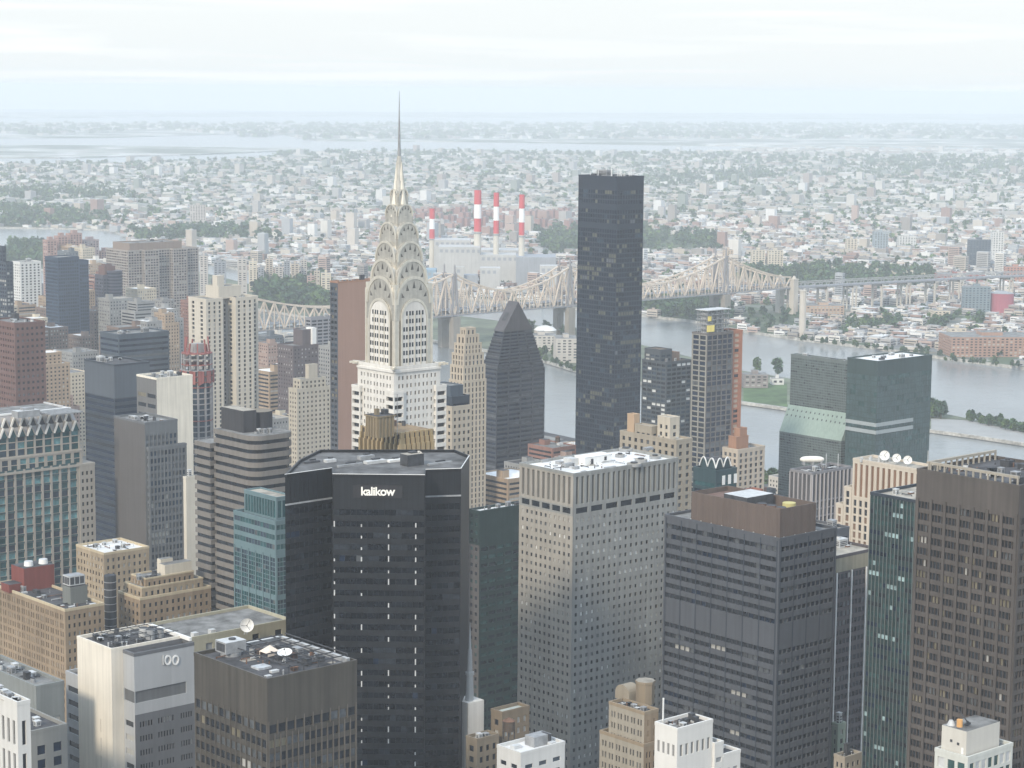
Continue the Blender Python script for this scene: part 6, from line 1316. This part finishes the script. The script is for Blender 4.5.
# ================================================================== far-shore landmarks
def far_block(label, pxa, pxb, pt_, pb, mt, name='apartment_tower', cat='apartment block', dp=16, glz=None, rows=True, group=None):
    """a building beyond the river: base row pb on the ground, top row pt_"""
    B0, B1 = atZ(pxa, pb, 4), atZ(pxb, pb, 4); d = Vector((B1[0]-B0[0], B1[1]-B0[1])); Lg = d.length; d.normalize(); nn = Vector((-d.y, d.x)); z_ = zat(B0[0], B0[1], pt_); t = thing(name, (B0[0], B0[1], 4), label, cat, group)
    W = MB(mt); wn = []; P = [tuple(B0[:2]), tuple(B1[:2]), (B1[0]+nn.x*dp, B1[1]+nn.y*dp), (B0[0]+nn.x*dp, B0[1]+nn.y*dp)]
    n = max(2, int(Lg/5.5)); facade(W, wn, P[0], P[1], 3, z_, even(Lg, n, .55, .4), floors(4, z_-.8, 3.4, .3, .8), .4, mt, None, glz or MIX); facade(W, wn, P[3], P[0], 3, z_, even(dp, max(1, int(dp/5.5)), .55, .4), floors(4, z_-.8, 3.4, .3, .8), .4, mt, None, glz or MIX)
    W.quad((*P[1], 3), (*P[2], 3), (*P[2], z_), (*P[1], z_)); W.quad((*P[2], 3), (*P[3], 3), (*P[3], z_), (*P[2], z_)); W.build('wall', t)
    m = MB(ROOF_G); m.prism(P, z_, z_+.4, mt, ROOF_G); c = (Vector(P[0])+Vector(P[2]))/2; m.obox((c.x, c.y), math.atan2(d.y, d.x), Lg*.12, dp*.2, z_+.4, z_+4.5, mt, ROOF_G); m.build('roof', t)
    mb = MB(); [mb.quad(*q, mm) for q, mm in wn]; mb.build('glazing', t, kind='stuff'); FOOTQ.append((c.x, c.y, max(Lg, dp)*.6)); return t
FOOTQ = []
pal = wall('far_cream', (.58, .52, .42), .08); palw = wall('far_white', (.62, .62, .60), .06)
far_block('left of two cream tower blocks just right of the bridge peak', 752, 765, 250, 267, pal); far_block('right of two cream tower blocks just right of the bridge peak', 768, 783, 250.5, 267, pal)
far_block('slender tan tower block directly behind the bridge peak', 724, 733, 250, 268, wall('far_tan', (.5, .4, .3), .08))
far_block('glassy blue-grey tower beyond the viaduct at far right', 969, 990, 240, 269, slate2, glz=[(G_BLUE, .8), (G_GREY, .2)])
far_block('pale tower block beside the glassy tower at far right', 992, 1003, 232, 262, palw)
far_block('small dark grey-blue slab in front of the viaduct', 964, 990, 287, 313, wall('far_slate', (.20, .25, .28), .1), glz=[(G_BLUE, .7), (G_GREY, .3)])
far_block('salmon brick block at the right edge beyond the viaduct', 1006, 1026, 267, 285, wall('far_salmon', (.45, .22, .16), .1))
far_block('cream office block with a square dark opening far across the river', 899, 916, 236, 249, palw, 'office_block', 'building'); far_block('narrow cream tower block far across the river', 847, 857, 239, 255, pal); far_block('blue-grey slab block far across the river', 874, 888, 232, 252, wall('far_bluegrey', (.30, .35, .38), .1))
far_block('long low brick factory with many piers on the right shore', 951, 1040, 337.5, 357, wall('far_brick', (.36, .22, .16), .1), 'factory', 'factory', dp=60); far_block('cream head building of the long brick factory', 950, 966, 328.5, 341, pal, 'factory_office', 'building', dp=20)
far_block('low red-roofed round-ended building beyond the viaduct', 941, 985, 275, 283, wall('far_red', (.36, .12, .10), .1), 'school_building', 'building', dp=50)
far_block('cream gable warehouse below the viaduct', 934, 950, 311, 323, pal, 'warehouse', 'warehouse', dp=30); far_block('yellowish low warehouse row behind the park trees', 868, 893, 271, 277.5, cream, 'warehouse', 'warehouse', dp=20); far_block('second cream warehouse row beyond the park trees', 896, 925, 273, 280, pal, 'warehouse', 'warehouse', dp=20)
far_block('cream and brick works building below the left end of the viaduct', 806, 844, 306, 316, wall('far_works', (.45, .33, .25), .1), 'factory', 'factory', dp=30)
far_block('tall pale tower block standing alone far across the river at left', 190, 206, 205, 226, wall('far_pale2', (.46, .43, .40), .08)); far_block('white long roofed hall by the far left shore', 163, 205, 231.5, 237, palw, 'boat_shed', 'shed', dp=40)
q = atZ(1001, 312, 4); t = thing('gas_holder', (q[0], q[1], 4), 'round dark red drum building at the right edge below the viaduct', 'gas holder'); m = MB(wall('gas_red', (.36, .10, .13), .1)); m.cyl(q[:2], 19, 3, 33, None, 24, 18); m.build('drum', t); m = MB(MECH); m.cyl(q[:2], 18.4, 33, 36, MECH, 24, 5); m.build('dome', t)
# brick housing estate rows
hr = random.Random(3); hb = wall('estate_brick', (.30, .17, .15), .12); hb2 = wall('estate_pink', (.38, .25, .22), .12); k = 0
for row, (py, xs_) in enumerate(((221, range(400, 576, 13)), (229, range(436, 576, 15)), (216, range(380, 572, 14)))):
    for px in xs_:
        h = hr.uniform(9, 15); far_mt = hr.choice((hb, hb, hb2)); B = atZ(px+hr.uniform(-3, 3), py+hr.uniform(-1.5, 1.5), 4); m = MB(far_mt, ROOF_G); a = hr.choice((.3, .3, 1.87)); H_ = hr.uniform(18, 32); m.obox(B[:2], a, 19, 7, 3, H_, far_mt, ROOF_G); m.obox(B[:2], a, 7, 15, 3, H_-.3, far_mt, ROOF_G); m.obox(B[:2], a, 3, 3, H_, H_+3, far_mt, ROOF_G)
        tag(m.build('estate_block'), 'reddish brick estate block in rows behind the power station', 'apartment block', 'brick estate blocks behind the power station'); FOOTQ.append((B[0], B[1], 16))
# ---- island buildings
def isl_block(label, pxa, pxb, pt_, pb, mt, dp=14, **k): return far_block(label, pxa, pxb, pt_, pb, mt, dp=dp, **k)
isl_block('pale beige hospital block on the island, left of the black slab', 556, 578, 339, 362, wall('isl_beige', (.48, .45, .41), .08), 40); isl_block('lower hospital wing with white dome roof on the island', 528, 556, 336, 350, wall('isl_beige2', (.50, .47, .43), .08), 30)
q = atZ(545, 338, 3); t = thing('domed_hall', (q[0], q[1], 3), 'white domed roof hall on the island before the bridge pier', 'hall'); m = MB(WHITEP); m.cyl(q[:2], 15, 2, 14, wall('isl_beige', None), 24); m.build('wall', t); m = MB(WHITEP); m.cyl(q[:2], 15.5, 14, 18, WHITEP, 24, 11); m.cyl(q[:2], 11, 18, 20, WHITEP, 24, 3); m.build('dome', t)
isl_block('old grey stone ruin on the island lawn between the river towers', 744, 768, 375, 387, wall('ruin_stone', (.26, .23, .22), .2), 20); isl_block('low white tent pavilion beside the grey ruin on the island', 772, 784, 379, 384, palw, 14, name='pavilion', cat='pavilion')
for (pxa, pxb, pt_, pb, mt, lb) in ((200, 208, 256, 300, 'far_pale2', 'slim pale tower block behind the cream three-winged tower, left one'), (214, 226, 262, 300, 'far_slateb', 'grey tower block behind the cream tower box penthouse'), (238, 247, 259, 300, 'far_pale2', 'pale tower block just right of the cream tower penthouse'), (249, 257, 261, 291, 'far_cream', 'cream slim tower block at the left end of the wood'), (258, 264, 268, 291, 'far_slateb', 'short grey-blue tower block left above the wood'), (266, 273, 259, 290, 'far_creamb', 'tall beige tower block above the wood, second of the row'),
        (275, 283, 267, 290, 'far_pale2', 'grey-beige tower block above the middle of the wood'), (284, 290, 262, 290, 'far_slateb', 'narrow blue-grey tower block above the wood'), (291, 299, 264, 290, 'far_creamb', 'wide beige tower block above the wood right of centre'), (301, 307, 260, 289, 'far_pale2', 'slender pale tower block above the right part of the wood'), (307, 315, 276, 297, 'far_pinkb', 'low pink tower block in front of the wood right end'), (314, 320, 271, 297, 'far_creamb', 'beige tower block beside the low pink block'), (321, 331, 273, 303, 'far_cream', 'cream tower block touching the salmon-walled slab'), (140, 150, 250, 262, 'far_pinkb', 'low pink block behind the huge grey apartment slab')):
    col = dict(far_pale2=(.40, .38, .36), far_slateb=(.26, .28, .31), far_cream=(.58, .52, .42), far_creamb=(.46, .40, .33), far_pinkb=(.42, .30, .26))[mt]
    far_block(lb, pxa, pxb, pt_, pb, wall(mt, col, .1))
# red-pink towers upper left, white blocks
k = 0
for (pxa, pxb, pt_, lb, mt) in ((47, 57, 240, 'leftmost pinkish tower block by the upper left water', hb2), (58, 68, 236, 'second pinkish tower block by the upper left water', hb2), (70, 82, 233.5, 'tallest pinkish tower block by the upper left water', hb2), (84, 99, 240, 'rightmost pinkish tower block by the upper left water', wall('pinkgrey', (.33, .27, .27), .1)), (101, 113, 251, 'low pinkish tower block right of the four by the water', hb2)):
    P_ = atF(pxa, pt_, 2950+k*25); Q_ = atF(pxb, pt_, 2950+k*25); z_ = P_[2]; t = thing('apartment_tower', (P_[0], P_[1], GZ), lb, 'apartment block', 'pinkish tower blocks by the water'); W = MB(mt); wn = []; Lx_ = solve(P_, (1, 0, 0), pxb)
    block(W, wn, P_[0], P_[0]+Lx_, P_[1], P_[1]+12, GZ, z_, S(mt, MIX, fh=3.2, bw=4.5, wf=.5, top=1), ROOF_G); W.box(P_[0]+Lx_*.3, P_[0]+Lx_*.7, P_[1]+3, P_[1]+9, z_-1, z_+4); W.build('wall', t); mb = MB(); [mb.quad(*q, mm) for q, mm in wn]; mb.build('glazing', t, kind='stuff'); FOOT.append(('pk', P_[0], P_[0]+Lx_, P_[1], P_[1]+12, z_)); k += 1
T('whiteL', 'apartment_tower', 'white stepped apartment block at the far left edge', 20, 262, 2480, 12, 41, S(palw, MIX, fh=3.2, bw=5, wf=.5, top=1.5, depth=.5), cat='apartment block', nclut=3, far=True)
T('darkL', 'apartment_tower', 'dark glass tower with pale frames cut by the left edge', 6, 262, 2000, -20, 13, S(slate, [(G_NAVY, .7), (BLIND, .3)], fh=3.6, bw=4, wf=.8, top=1, depth=.3), cat='tower', nclut=1, far=True, tiers=[(.2, .8, .2, .8, 14, S(slate, [(G_NAVY, 1)], fh=4, bw=3, wf=.8))])
# ================================================================== the rest of the town, lot by lot
def hullmask(pts, Wd=512, Hd=384):
    P = sorted(set((round(a, 2), round(b_, 2)) for a, b_ in pts))
    def half(Q):
        o = []
        for p in Q:
            while len(o) > 1 and (o[-1][0]-o[-2][0])*(p[1]-o[-2][1])-(o[-1][1]-o[-2][1])*(p[0]-o[-2][0]) <= 0: o.pop()
            o.append(p)
        return o[:-1]
    return half(P) + half(P[::-1])
COV = np.full((384, 512), 1e9)
def raster(x0, x1, y0, y1, z0, z1, write=True):
    pts = []; dep = 1e9
    for x in (x0, x1):
        for y in (y0, y1):
            for z in (z0, z1):
                a, b_, d = proj((x, y, z))
                if d < 5: return 0, None
                pts.append((a/2, b_/2)); dep = min(dep, d)
    H = hullmask(pts)
    if len(H) < 3: return 0, None
    xa = max(0, int(min(p[0] for p in H))); xb = min(511, int(max(p[0] for p in H))+1); ya = max(0, int(min(p[1] for p in H))); yb = min(383, int(max(p[1] for p in H))+1)
    if xb <= xa or yb <= ya: return 0, None
    X, Y = np.meshgrid(np.arange(xa, xb)+.5, np.arange(ya, yb)+.5); M_ = np.ones(X.shape, bool)
    for p, q in zip(H, H[1:]+H[:1]): M_ &= ((q[0]-p[0])*(Y-p[1])-(q[1]-p[1])*(X-p[0])) >= -.3
    sub = COV[ya:yb, xa:xb]; vis = M_ & (sub > dep); n = int(vis.sum()); cxv = float((X*vis).sum()/max(n, 1)*2) if n else None
    if write: sub[vis] = dep
    return n, cxv
for f in FOOT: raster(f[1], f[2], f[3], f[4], 8, f[5])
fr = random.Random(21)
FC = {'tan brick': wall('f_tan', (.36, .27, .19), .2), 'red brick': wall('f_red', (.26, .14, .11), .2), 'cream': wall('f_cream', (.52, .46, .36), .15), 'grey': wall('f_grey', (.28, .28, .275), .15), 'brown': wall('f_brown', (.19, .14, .115), .2),
      'pale': wall('f_pale', (.56, .54, .50), .1), 'slate': wall('f_slate', (.13, .15, .17), .15), 'pinkish': wall('f_pink', (.36, .26, .22), .15)}
CK = ['tan brick']*4 + ['red brick']*3 + ['cream']*4 + ['grey']*4 + ['brown']*3 + ['pale']*2 + ['slate']*3 + ['pinkish']*2
def clear(x0, x1, y0, y1, pad=2.0): return all(x1+pad < a or x0-pad > b_ or y1+pad < c or y0-pad > d for _, a, b_, c, d, _z in FOOT)
AVE = [60, 205, 340, 470, 610, 800, 1010, 1230, 1420, 1620]
lots = []
Y = 330.0
while Y < 3900:
    for a0, a1 in zip(AVE, AVE[1:]+[1800]):
        x = a0 + 14
        while x < a1 - 14:
            wdt = fr.uniform(15, 34)
            if x+wdt > a1-12: wdt = a1-12-x
            if wdt < 9: break
            for yy in (Y+7, Y+40):
                lots.append((x, x+wdt-.8, yy, yy+fr.uniform(24, 31.5)))
            x += wdt
    Y += 80
def shore_x(y):
    for (xa, ya), (xb, yb) in zip(man_shore, man_shore[1:]):
        if ya <= y <= yb: return xa+(xb-xa)*(y-ya)/(yb-ya)
    return 1290
cand = []
for x0, x1, y0, y1 in lots:
    if x1 > shore_x(y0)-35: continue
    a, b_, d = proj((x0, y0, 60))
    if not (-40 < a < 1070): continue
    if not clear(x0, x1, y0, y1): continue
    F_ = np.array([x0, y0, 0]) @ fh
    # keep the town as low as the photograph keeps it there
    if F_ < 1150: h = fr.choice((22, 26, 32, 38, 45, 55)) 
    elif F_ < 1700: h = fr.choice((22, 28, 36, 45, 55, 65, 78))
    elif a < 340: h = fr.choice((24, 30, 40, 50, 60, 75, 90, 105)) if F_ < 2500 else fr.choice((24, 36, 50, 65, 80, 95, 105))
    else: h = fr.choice((18, 22, 28, 35, 45))
    # the open view of water and island stays open
    for px_lo, px_hi, py_min in ((546, 576, 440), (744, 790, 485), (930, 1100, 470), (643, 692, 350), (260, 330, 329), (35, 60, 292), (0, 35, 300), (180, 262, 296), (430, 546, 330), (733, 744, 455), (692, 733, 340)):
        if px_lo-6 < a < px_hi+6 or px_lo-6 < proj((x1, y0, 60))[0] < px_hi+6:
            while h > 8 and proj((x0, y0, GZ+h+5))[1] < py_min: h -= 3
    if h <= 8: continue
    cand.append((F_, x0, x1, y0, y1, h))
cand.sort(); keep = []
for F_, x0, x1, y0, y1, h in cand:
    n, cxv = raster(x0, x1, y0, y1, GZ, GZ+h)
    if n >= 7: keep.append((n, F_, x0, x1, y0, y1, h, cxv))
keep.sort(reverse=True); keep = keep[:290]
LMK = sorted([(29, 'below the pinkish granite tower'), (72, 'near the notched navy slab'), (108, 'near the dark tower with the round bay'), (155, 'near the huge grey apartment slab'), (205, 'near the netted unfinished tower'), (240, 'near the cream three-winged tower'), (300, 'near the salmon-walled slab'), (395, 'behind the spired tower'), (465, 'near the beige ziggurat-topped tower'), (512, 'near the dark pointed tower'), (610, 'near the tallest black slab'), (665, 'near the dark balcony tower'), (712, 'near the scaffolded glass tower'), (760, 'near the beige gridded block'), (850, 'near the twin green towers'), (960, 'near the brown grid tower')])
recs = []
for n, F_, x0, x1, y0, y1, h, cxv in keep:
    ck = fr.choice(CK); near = min(LMK, key=lambda q: abs(q[0]-cxv))[1]; size = 'low' if h < 30 else 'mid-rise' if h < 56 else 'tall'
    recs.append([ck, size, near, cxv, F_, x0, x1, y0, y1, h, n])
from collections import defaultdict
grp = defaultdict(list)
for r in recs: grp[(r[0], r[1], r[2])].append(r)
ORD = ['leftmost', 'second from left', 'third from left', 'fourth from left', 'fifth from left', 'sixth from left', 'seventh from left', 'eighth from left', 'ninth from left', 'tenth from left', 'eleventh from left', 'twelfth from left']
TANKS = 0
for key, rs in grp.items():
    rs.sort(key=lambda r: r[3])
    for i, (ck, size, near, cxv, F_, x0, x1, y0, y1, h, n) in enumerate(rs):
        base = '%s %s town block %s' % (size, ck, near)
        lb = base if len(rs) == 1 else ('%s of %s %s blocks %s' % (ORD[i] if i < len(rs)-1 or i == 0 else 'rightmost', size, ck, near))
        m = FC[ck]; rf_ = fr.choice((ROOF_G, ROOF_D, ROOF_B, ROOF_W, ROOF_G)); zt_ = GZ+h; style = fr.random()
        st = S(m, MIX, fh=3.3, bw=fr.uniform(2.8, 3.8), wf=.45 if style < .7 else .8, ha=.28, hb=.75, depth=.3, top=1.0)
        if style > .85: st.update(n=1, wf=.95)
        t = thing('town_block', (x0, y0, GZ), lb, 'building', 'city blocks of the middle distance'); W = MB(m, ROOF_G); wn = []
        cut = fr.random() < .4 and h > 36
        block(W, wn, x0, x1, y0, y1, GZ, zt_ - (9 if cut else 0), st, rf_, rim=.9)
        if cut: ix, iy = (x1-x0)*.16, (y1-y0)*.16; block(W, wn, x0+ix, x1-ix, y0+iy, y1-iy, zt_-9.9, zt_, st, rf_, rim=.6)
        for q, mm in wn: W.quad(*q, mm)       # windows a pixel wide: part of the wall's own surface
        W.build('wall', t)
        P_ = MB(m, ROOF_D); cx_, cy_ = fr.uniform(x0+5, x1-5), fr.uniform(y0+6, y1-6); P_.box(cx_-2.8, cx_+2.8, cy_-3, cy_+3, zt_-1, zt_+fr.uniform(2.5, 5), m, ROOF_D); P_.build('stair_head', t)
        P_ = MB(MECHL); 
        bx, by = fr.uniform(x0+2, x1-5), fr.uniform(y0+2, y1-5); P_.box(bx, bx+fr.uniform(1.5, 4), by, by+fr.uniform(1, 3), zt_-1, zt_+.8, fr.choice((MECHL, MECH, WHITEP))); P_.build('rooftop_unit', t)
        if F_ < 1900 and n > 40 and fr.random() < .3:
            water_tank(fr.uniform(x0+4, x1-4), fr.uniform(y0+4, y1-4), zt_-1, 1.8, 3.2, 'wooden tank on ' + lb.replace('of the ', '').replace(' town', '').replace(' from left', ''), 'rooftop water tanks')
print('town blocks', len(recs))
# pavement slabs of the city blocks
mb = MB(PAVE); 
for a0, a1 in zip(AVE, AVE[1:]):
    Y = 330.0
    while Y < 3000:
        xe = min(a1-11, shore_x(Y)-12)
        if xe > a0+12: mb.box(a0+11, xe, Y+4, Y+74.5, GZ-.3, GZ-.02, PAVE, bottom=False)
        Y += 80
tag(mb.build('pavement'), kind='structure')
# dull bands of far-left town seen between towers: nothing more needed

# ================================================================== far shore: individual roofs in front, the rest as one mass
def poly_px(pts, Z=4): return [tuple(atZ(x, y, Z)[:2]) for x, y in pts]
PARKS = [poly_px([(645, 300), (720, 303), (745, 322), (690, 320), (645, 314)]), poly_px([(535, 234), (600, 226), (720, 240), (720, 252), (600, 252), (545, 256)]), poly_px([(735, 286), (740, 272), (800, 268), (935, 273), (935, 287), (800, 292)]),
         poly_px([(740, 305), (800, 304), (800, 330), (745, 330)]), poly_px([(0, 192), (110, 190), (140, 200), (0, 204)]), poly_px([(0, 208), (90, 212), (120, 224), (0, 228)]), poly_px([(130, 235), (250, 231), (280, 240), (140, 244)]),
         poly_px([(255, 287), (330, 284), (330, 312), (262, 311)]), poly_px([(840, 322), (900, 318), (900, 330), (845, 332)]), poly_px([(930, 318), (985, 314), (985, 326), (930, 330)]), poly_px([(640, 180), (760, 172), (780, 180), (650, 190)]), poly_px([(860, 160), (1024, 163), (1024, 172), (870, 178)])]
QC = [wall('q_%d' % i, c, .1) for i, c in enumerate([(.62, .60, .56), (.46, .41, .35), (.30, .20, .17), (.38, .37, .36), (.54, .50, .45), (.28, .26, .24), (.42, .32, .28), (.70, .70, .69), (.36, .38, .40)])]
QF = [wall('qf_%d' % i, c, .1) for i, c in enumerate([(.52, .51, .48), (.40, .37, .33), (.32, .27, .24), (.36, .36, .36), (.44, .41, .37), (.62, .62, .61), (.22, .25, .22)])]  # far houses and roofs: paler, flatter colours with haze fade painted in
QR = [wall('qr_%d' % i, c, .1) for i, c in enumerate([(.50, .50, .49), (.30, .30, .30), (.14, .14, .145), (.45, .43, .40), (.34, .25, .22), (.62, .62, .61)])]
qr = random.Random(77); mass = MB(*QC, *QR, *QF); singles = []; cnt = 0; ANG = R(14)
ca, sa = math.cos(ANG), math.sin(ANG)
def ok_q(x, y):
    if not inside((x, y), QP): return False
    if any(inside((x, y), P) for P in PARKS[:4] + PARKS[7:10]): return False
    if any(inside((x, y), P) for P in PARKS[4:7] + PARKS[10:]): return qr.random() < .35
    if any(abs(x-a) < r+6 and abs(y-b_) < r+6 for a, b_, r in FOOTQ): return False
    if abs(y-vp(x)) < 22 and x > XE: return False
    return True
def qlots():
    # rows of lots on a turned grid; spacing widens with distance
    for ring, (r0, r1, sx, sy) in enumerate(((2000, 3800, 13, 24), (3800, 5600, 16, 32), (5600, 8000, 24, 54), (8000, 13200, 33, 90))):
        nx = int(14000/sx); ny = int(14000/sy)
        for j in range(-ny//2, ny):
            for i in range(-nx//4, nx):
                u, v = i*sx, j*sy
                x, y = u*ca - v*sa, u*sa + v*ca
                F_ = x*fh[0]+y*fh[1]
                if not (r0 < F_ < r1): continue
                rr_ = x*rt[0]+y*rt[1]
                if abs(rr_) > F_*.262: continue
                yield ring, x+qr.uniform(-2, 2), y+qr.uniform(-2, 2), F_, sx, sy, i, j
for ring, x, y, F_, sx, sy, i, j in qlots():
    if (i % 9 == 0) or (ring < 2 and j % 3 == 0 and qr.random() < .35): continue      # streets
    if qr.random() < (.2, .26, .34, .42)[ring]: continue
    if not ok_q(x, y): continue
    big = qr.random() < .07
    hx = sx*qr.uniform(.32, .47)*(1.8 if big else 1); hy = sy*qr.uniform(.25, .40)*(1.3 if big else 1); h = qr.choice((6, 7, 8, 9, 10, 12, 15))*(.85 if ring < 2 else 1.1)
    if qr.random() < .018: h = qr.uniform(22, 45); hx = min(hx, 14); hy = min(hy, 12)
    if F_ < 3300 and x < 2700: h = min(h, 9)
    singles.append((F_, x, y, hx, hy, h, qr.choice(QC if ring < 2 else QF), qr.choice(QR if ring < 2 else QF)))
singles.sort(key=lambda s: s[0]/math.sqrt(s[3]*s[5]))
ns = 0
for F_, x, y, hx, hy, h, mw, mr_ in singles:
    a, b_, d = proj((x, y, 4)); vis = ns < 290 and 0 < a < 1024 and COV[min(383, max(0, int(b_/2)-1)), min(511, int(a/2))] > 3e3+1e8
    tgt = MB(mw, mr_) if vis else mass
    tgt.obox((x, y), ANG, hx, hy, 3, 4+h, mw, mr_)
    if qr.random() < .5: tgt.obox((x+hx*.2, y+hy*.2), ANG, hx*.2, hy*.2, 4+h, 4+h+2.2, mw, mr_)
    if h > 5 and F_ < 4200:      # a dark row of openings per storey on the two near sides
        for k in range(int(h/3.5)):
            z = 5+k*3.4
            tgt.obox((x, y), ANG, hx*.86, hy+.06, z, z+1.3, G_DARK); tgt.obox((x, y), ANG, hx+.06, hy*.86, z, z+1.3, G_DARK)
    if vis: tag(tgt.build('low_building'), 'low flat-roofed building among many across the river', 'building', 'low buildings across the river'); ns += 1
tag(mass.build('far_town'), kind='stuff'); print('queens', len(singles), ns)
# the settlement beyond the bay, a mere texture in colours paled for haze
fm = MB(*QF, *LEAF)
for k in range(5200):
    F_ = 13000 + qr.random()*9000; rr_ = qr.uniform(-.26, .26)*F_; x, y = fh[0]*F_+rt[0]*rr_, fh[1]*F_+rt[1]*rr_; px, py, _d = proj((x, y, 5))
    if not (124.5 < py < 139 or (py < 156 and px > 720 and py > 153)): continue
    if px < 300 and py > 133 + 3*math.sin(px*.03): continue
    if qr.random() < .45: crown(fm, (x, y, 14), 32, 24, 8, qr, LEAF[0], 15)
    else: fm.obox((x, y), ANG, qr.uniform(14, 50), qr.uniform(10, 28), 5, qr.uniform(14, 26), qr.choice(QF), qr.choice(QF))
tag(fm.build('distant_town'), kind='stuff')
# ---- trees across the river: nearest ones single, parks and streets as masses
protos = [tree_proto(k, 'leafy green tree', 'trees') for k in range(3)]
for t, tr, cwn in protos: t.location = (*atZ(778+4*protos.index((t, tr, cwn)), 482, GZ)[:2], GZ); tag(t, ['leafy tree on the near river bank, left of the green towers', 'rounded tree on the near river bank beside the pale green tower', 'dark leafy tree on the near river bank by the green tower'][protos.index((t, tr, cwn))], 'tree', 'trees on the near river bank')
def trow(pts, n, Z, label, group, smin=.9, smax=1.4, jit=6):
    for k in range(n):
        t = k/max(1, n-1)*(len(pts)-1); i = min(int(t), len(pts)-2); f = t-i; px = pts[i][0]+(pts[i+1][0]-pts[i][0])*f; py = pts[i][1]+(pts[i+1][1]-pts[i][1])*f; q = atZ(px, py, Z)
        tree_copy(protos[k % 3], q[0]+RNG.uniform(-jit, jit), q[1]+RNG.uniform(-jit, jit), Z, RNG.uniform(smin, smax), label, group)
trow([(766, 486), (786, 478)], 6, GZ, 'leafy tree in the cluster on the near bank by the green towers', 'near bank tree cluster', 1.0, 1.5, 8)
trow([(966, 420), (1024, 433), (1060, 440)], 44, 2.6, 'young tree in the double row along the island point', 'trees along the island point', .8, 1.05, 5)
trow([(930, 417), (946, 417)], 9, 2.6, 'dark broad tree left of the island point rows', 'dark trees at the island point', 1.1, 1.5, 8)
tree_copy(protos[0], *atZ(757, 372, 2.6)[:2], 2.6, 1.7, 'left round tree behind the grey ruin on the island', 'round island trees'); tree_copy(protos[1], *atZ(777, 375, 2.6)[:2], 2.6, 1.8, 'right round tree beside the white pavilion on the island', 'round island trees')
trow([(546, 362), (576, 372)], 7, 2.6, 'shore tree in front of the island hospital', 'shore trees by the hospital', .7, .9, 3); trow([(545, 357), (556, 354)], 6, 2.6, 'tree in the green court of the island hospital', 'court trees by the hospital', 1.0, 1.3, 8)
trow([(646, 313), (720, 320)], 30, 4, 'waterside tree below the bridge on the far shore', 'trees on the far shore below the bridge', 1.0, 1.4, 8)
trow([(800, 341), (870, 349), (935, 356)], 26, 4, 'scrubby tree on the far shoreline right of the bridge', 'scrub trees on the far shoreline', .6, .9, 6)
trow([(945, 361), (1024, 368)], 18, 4, 'low shore tree below the long brick factory', 'trees below the brick factory', .5, .8, 6)
m_i = 0
for nm, P, Z, n, ra, rb, lv in (('park_woods', PARKS[0], 4, 90, 7, 10, 70), ('park_woods', PARKS[2], 4, 300, 6, 10, 60), ('park_woods', PARKS[3], 4, 14, 5, 7, 60), ('park_woods', PARKS[1], 4, 240, 8, 12, 45), ('park_woods', PARKS[4], 4, 170, 9, 14, 20), ('park_woods', PARKS[5], 4, 210, 8, 13, 22),
                             ('park_woods', PARKS[6], 4, 110, 9, 13, 40), ('park_woods', PARKS[7], 4, 170, 9, 13, 60), ('park_woods', PARKS[8], 4, 40, 4, 7, 50), ('park_woods', PARKS[9], 4, 30, 5, 7, 50), ('park_woods', PARKS[10], 4, 130, 10, 16, 14), ('park_woods', PARKS[11], 4, 160, 10, 16, 14),
                             ('island_woods', shore([(8, 268), (10, 250), (45, 251), (48, 270)]), 2.6, 130, 8, 13, 60), ('island_woods', shore([(500, 355), (500, 322), (540, 330), (577, 334), (577, 338), (530, 337), (520, 352)]), 2.6, 26, 6, 9, 60)):
    woods(nm, P, Z, n, ra, rb, 100+m_i, lv); m_i += 1
rng = random.Random(5); mb = MB(*LEAF); k = 0
while k < 5600:
    F_ = 2600+ (rng.random()**.8)*8500; rr_ = rng.uniform(-.26, .26)*F_; x, y = fh[0]*F_+rt[0]*rr_, fh[1]*F_+rt[1]*rr_
    if not inside((x, y), QP): continue
    if F_ > 7500 and rng.random() < .3: k += 1; continue
    r = rng.uniform(3.8, 6.6)*(1+max(0, F_-3300)/4200); crown(mb, (x, y, 4+r*.9), r, r*1.3, 15, rng, LEAF[rng.randrange(3) if F_ < 5000 else rng.randrange(2)], r*.36); k += 1  # farther crowns skip the dark leaf: haze fade put into their colour
tag(mb.build('street_tree_cover'), kind='stuff')
tag(land('lawn', shore([(743.5, 403.5), (743.5, 385), (787, 386), (787, 409)]), 2.65, GRASS), kind='structure')
tag(land('promenade', shore([(931, 432), (931, 421), (968, 423), (1024, 435), (1090, 447), (1090, 455), (1024, 445.5), (975, 438)]), 2.7, wall('pale_paving', (.34, .34, .33), .12)), kind='structure')
mb = MB(LOT); mb.prism(poly_px([(868, 345), (868, 334), (925, 336), (938, 352)]), 3.9, 4.06, LOT); tag(mb.build('parking_ground'), kind='structure')
mb = MB(RIPRAP); iw = isl_w
for a, b_ in zip(iw, iw[1:]): mb.bar((a[0], a[1], 2.2), (b_[0], b_[1], 2.2), 1.6)
tag(mb.build('seawall'), kind='structure')
# vehicles parked on the far lot: small but countable in the open
# ------------------------------------------------------------------ haze: the city's own air, one even box
hm = bpy.data.materials.new('haze_air'); hm.use_nodes = True; nt = hm.node_tree; nt.nodes.clear()
o_ = nt.nodes.new('ShaderNodeOutputMaterial'); pv = nt.nodes.new('ShaderNodeVolumePrincipled'); nt.links.new(pv.outputs[0], o_.inputs['Volume'])
pv.inputs['Color'].default_value = (.90, .955, 1.0, 1); pv.inputs['Density'].default_value = HAZE; pv.inputs['Anisotropy'].default_value = 0.0
mb = MB(hm); mb.box(-31500, 31500, -31500, 31500, -4.5, 352); hz = mb.build('haze'); hz['kind'] = 'stuff'
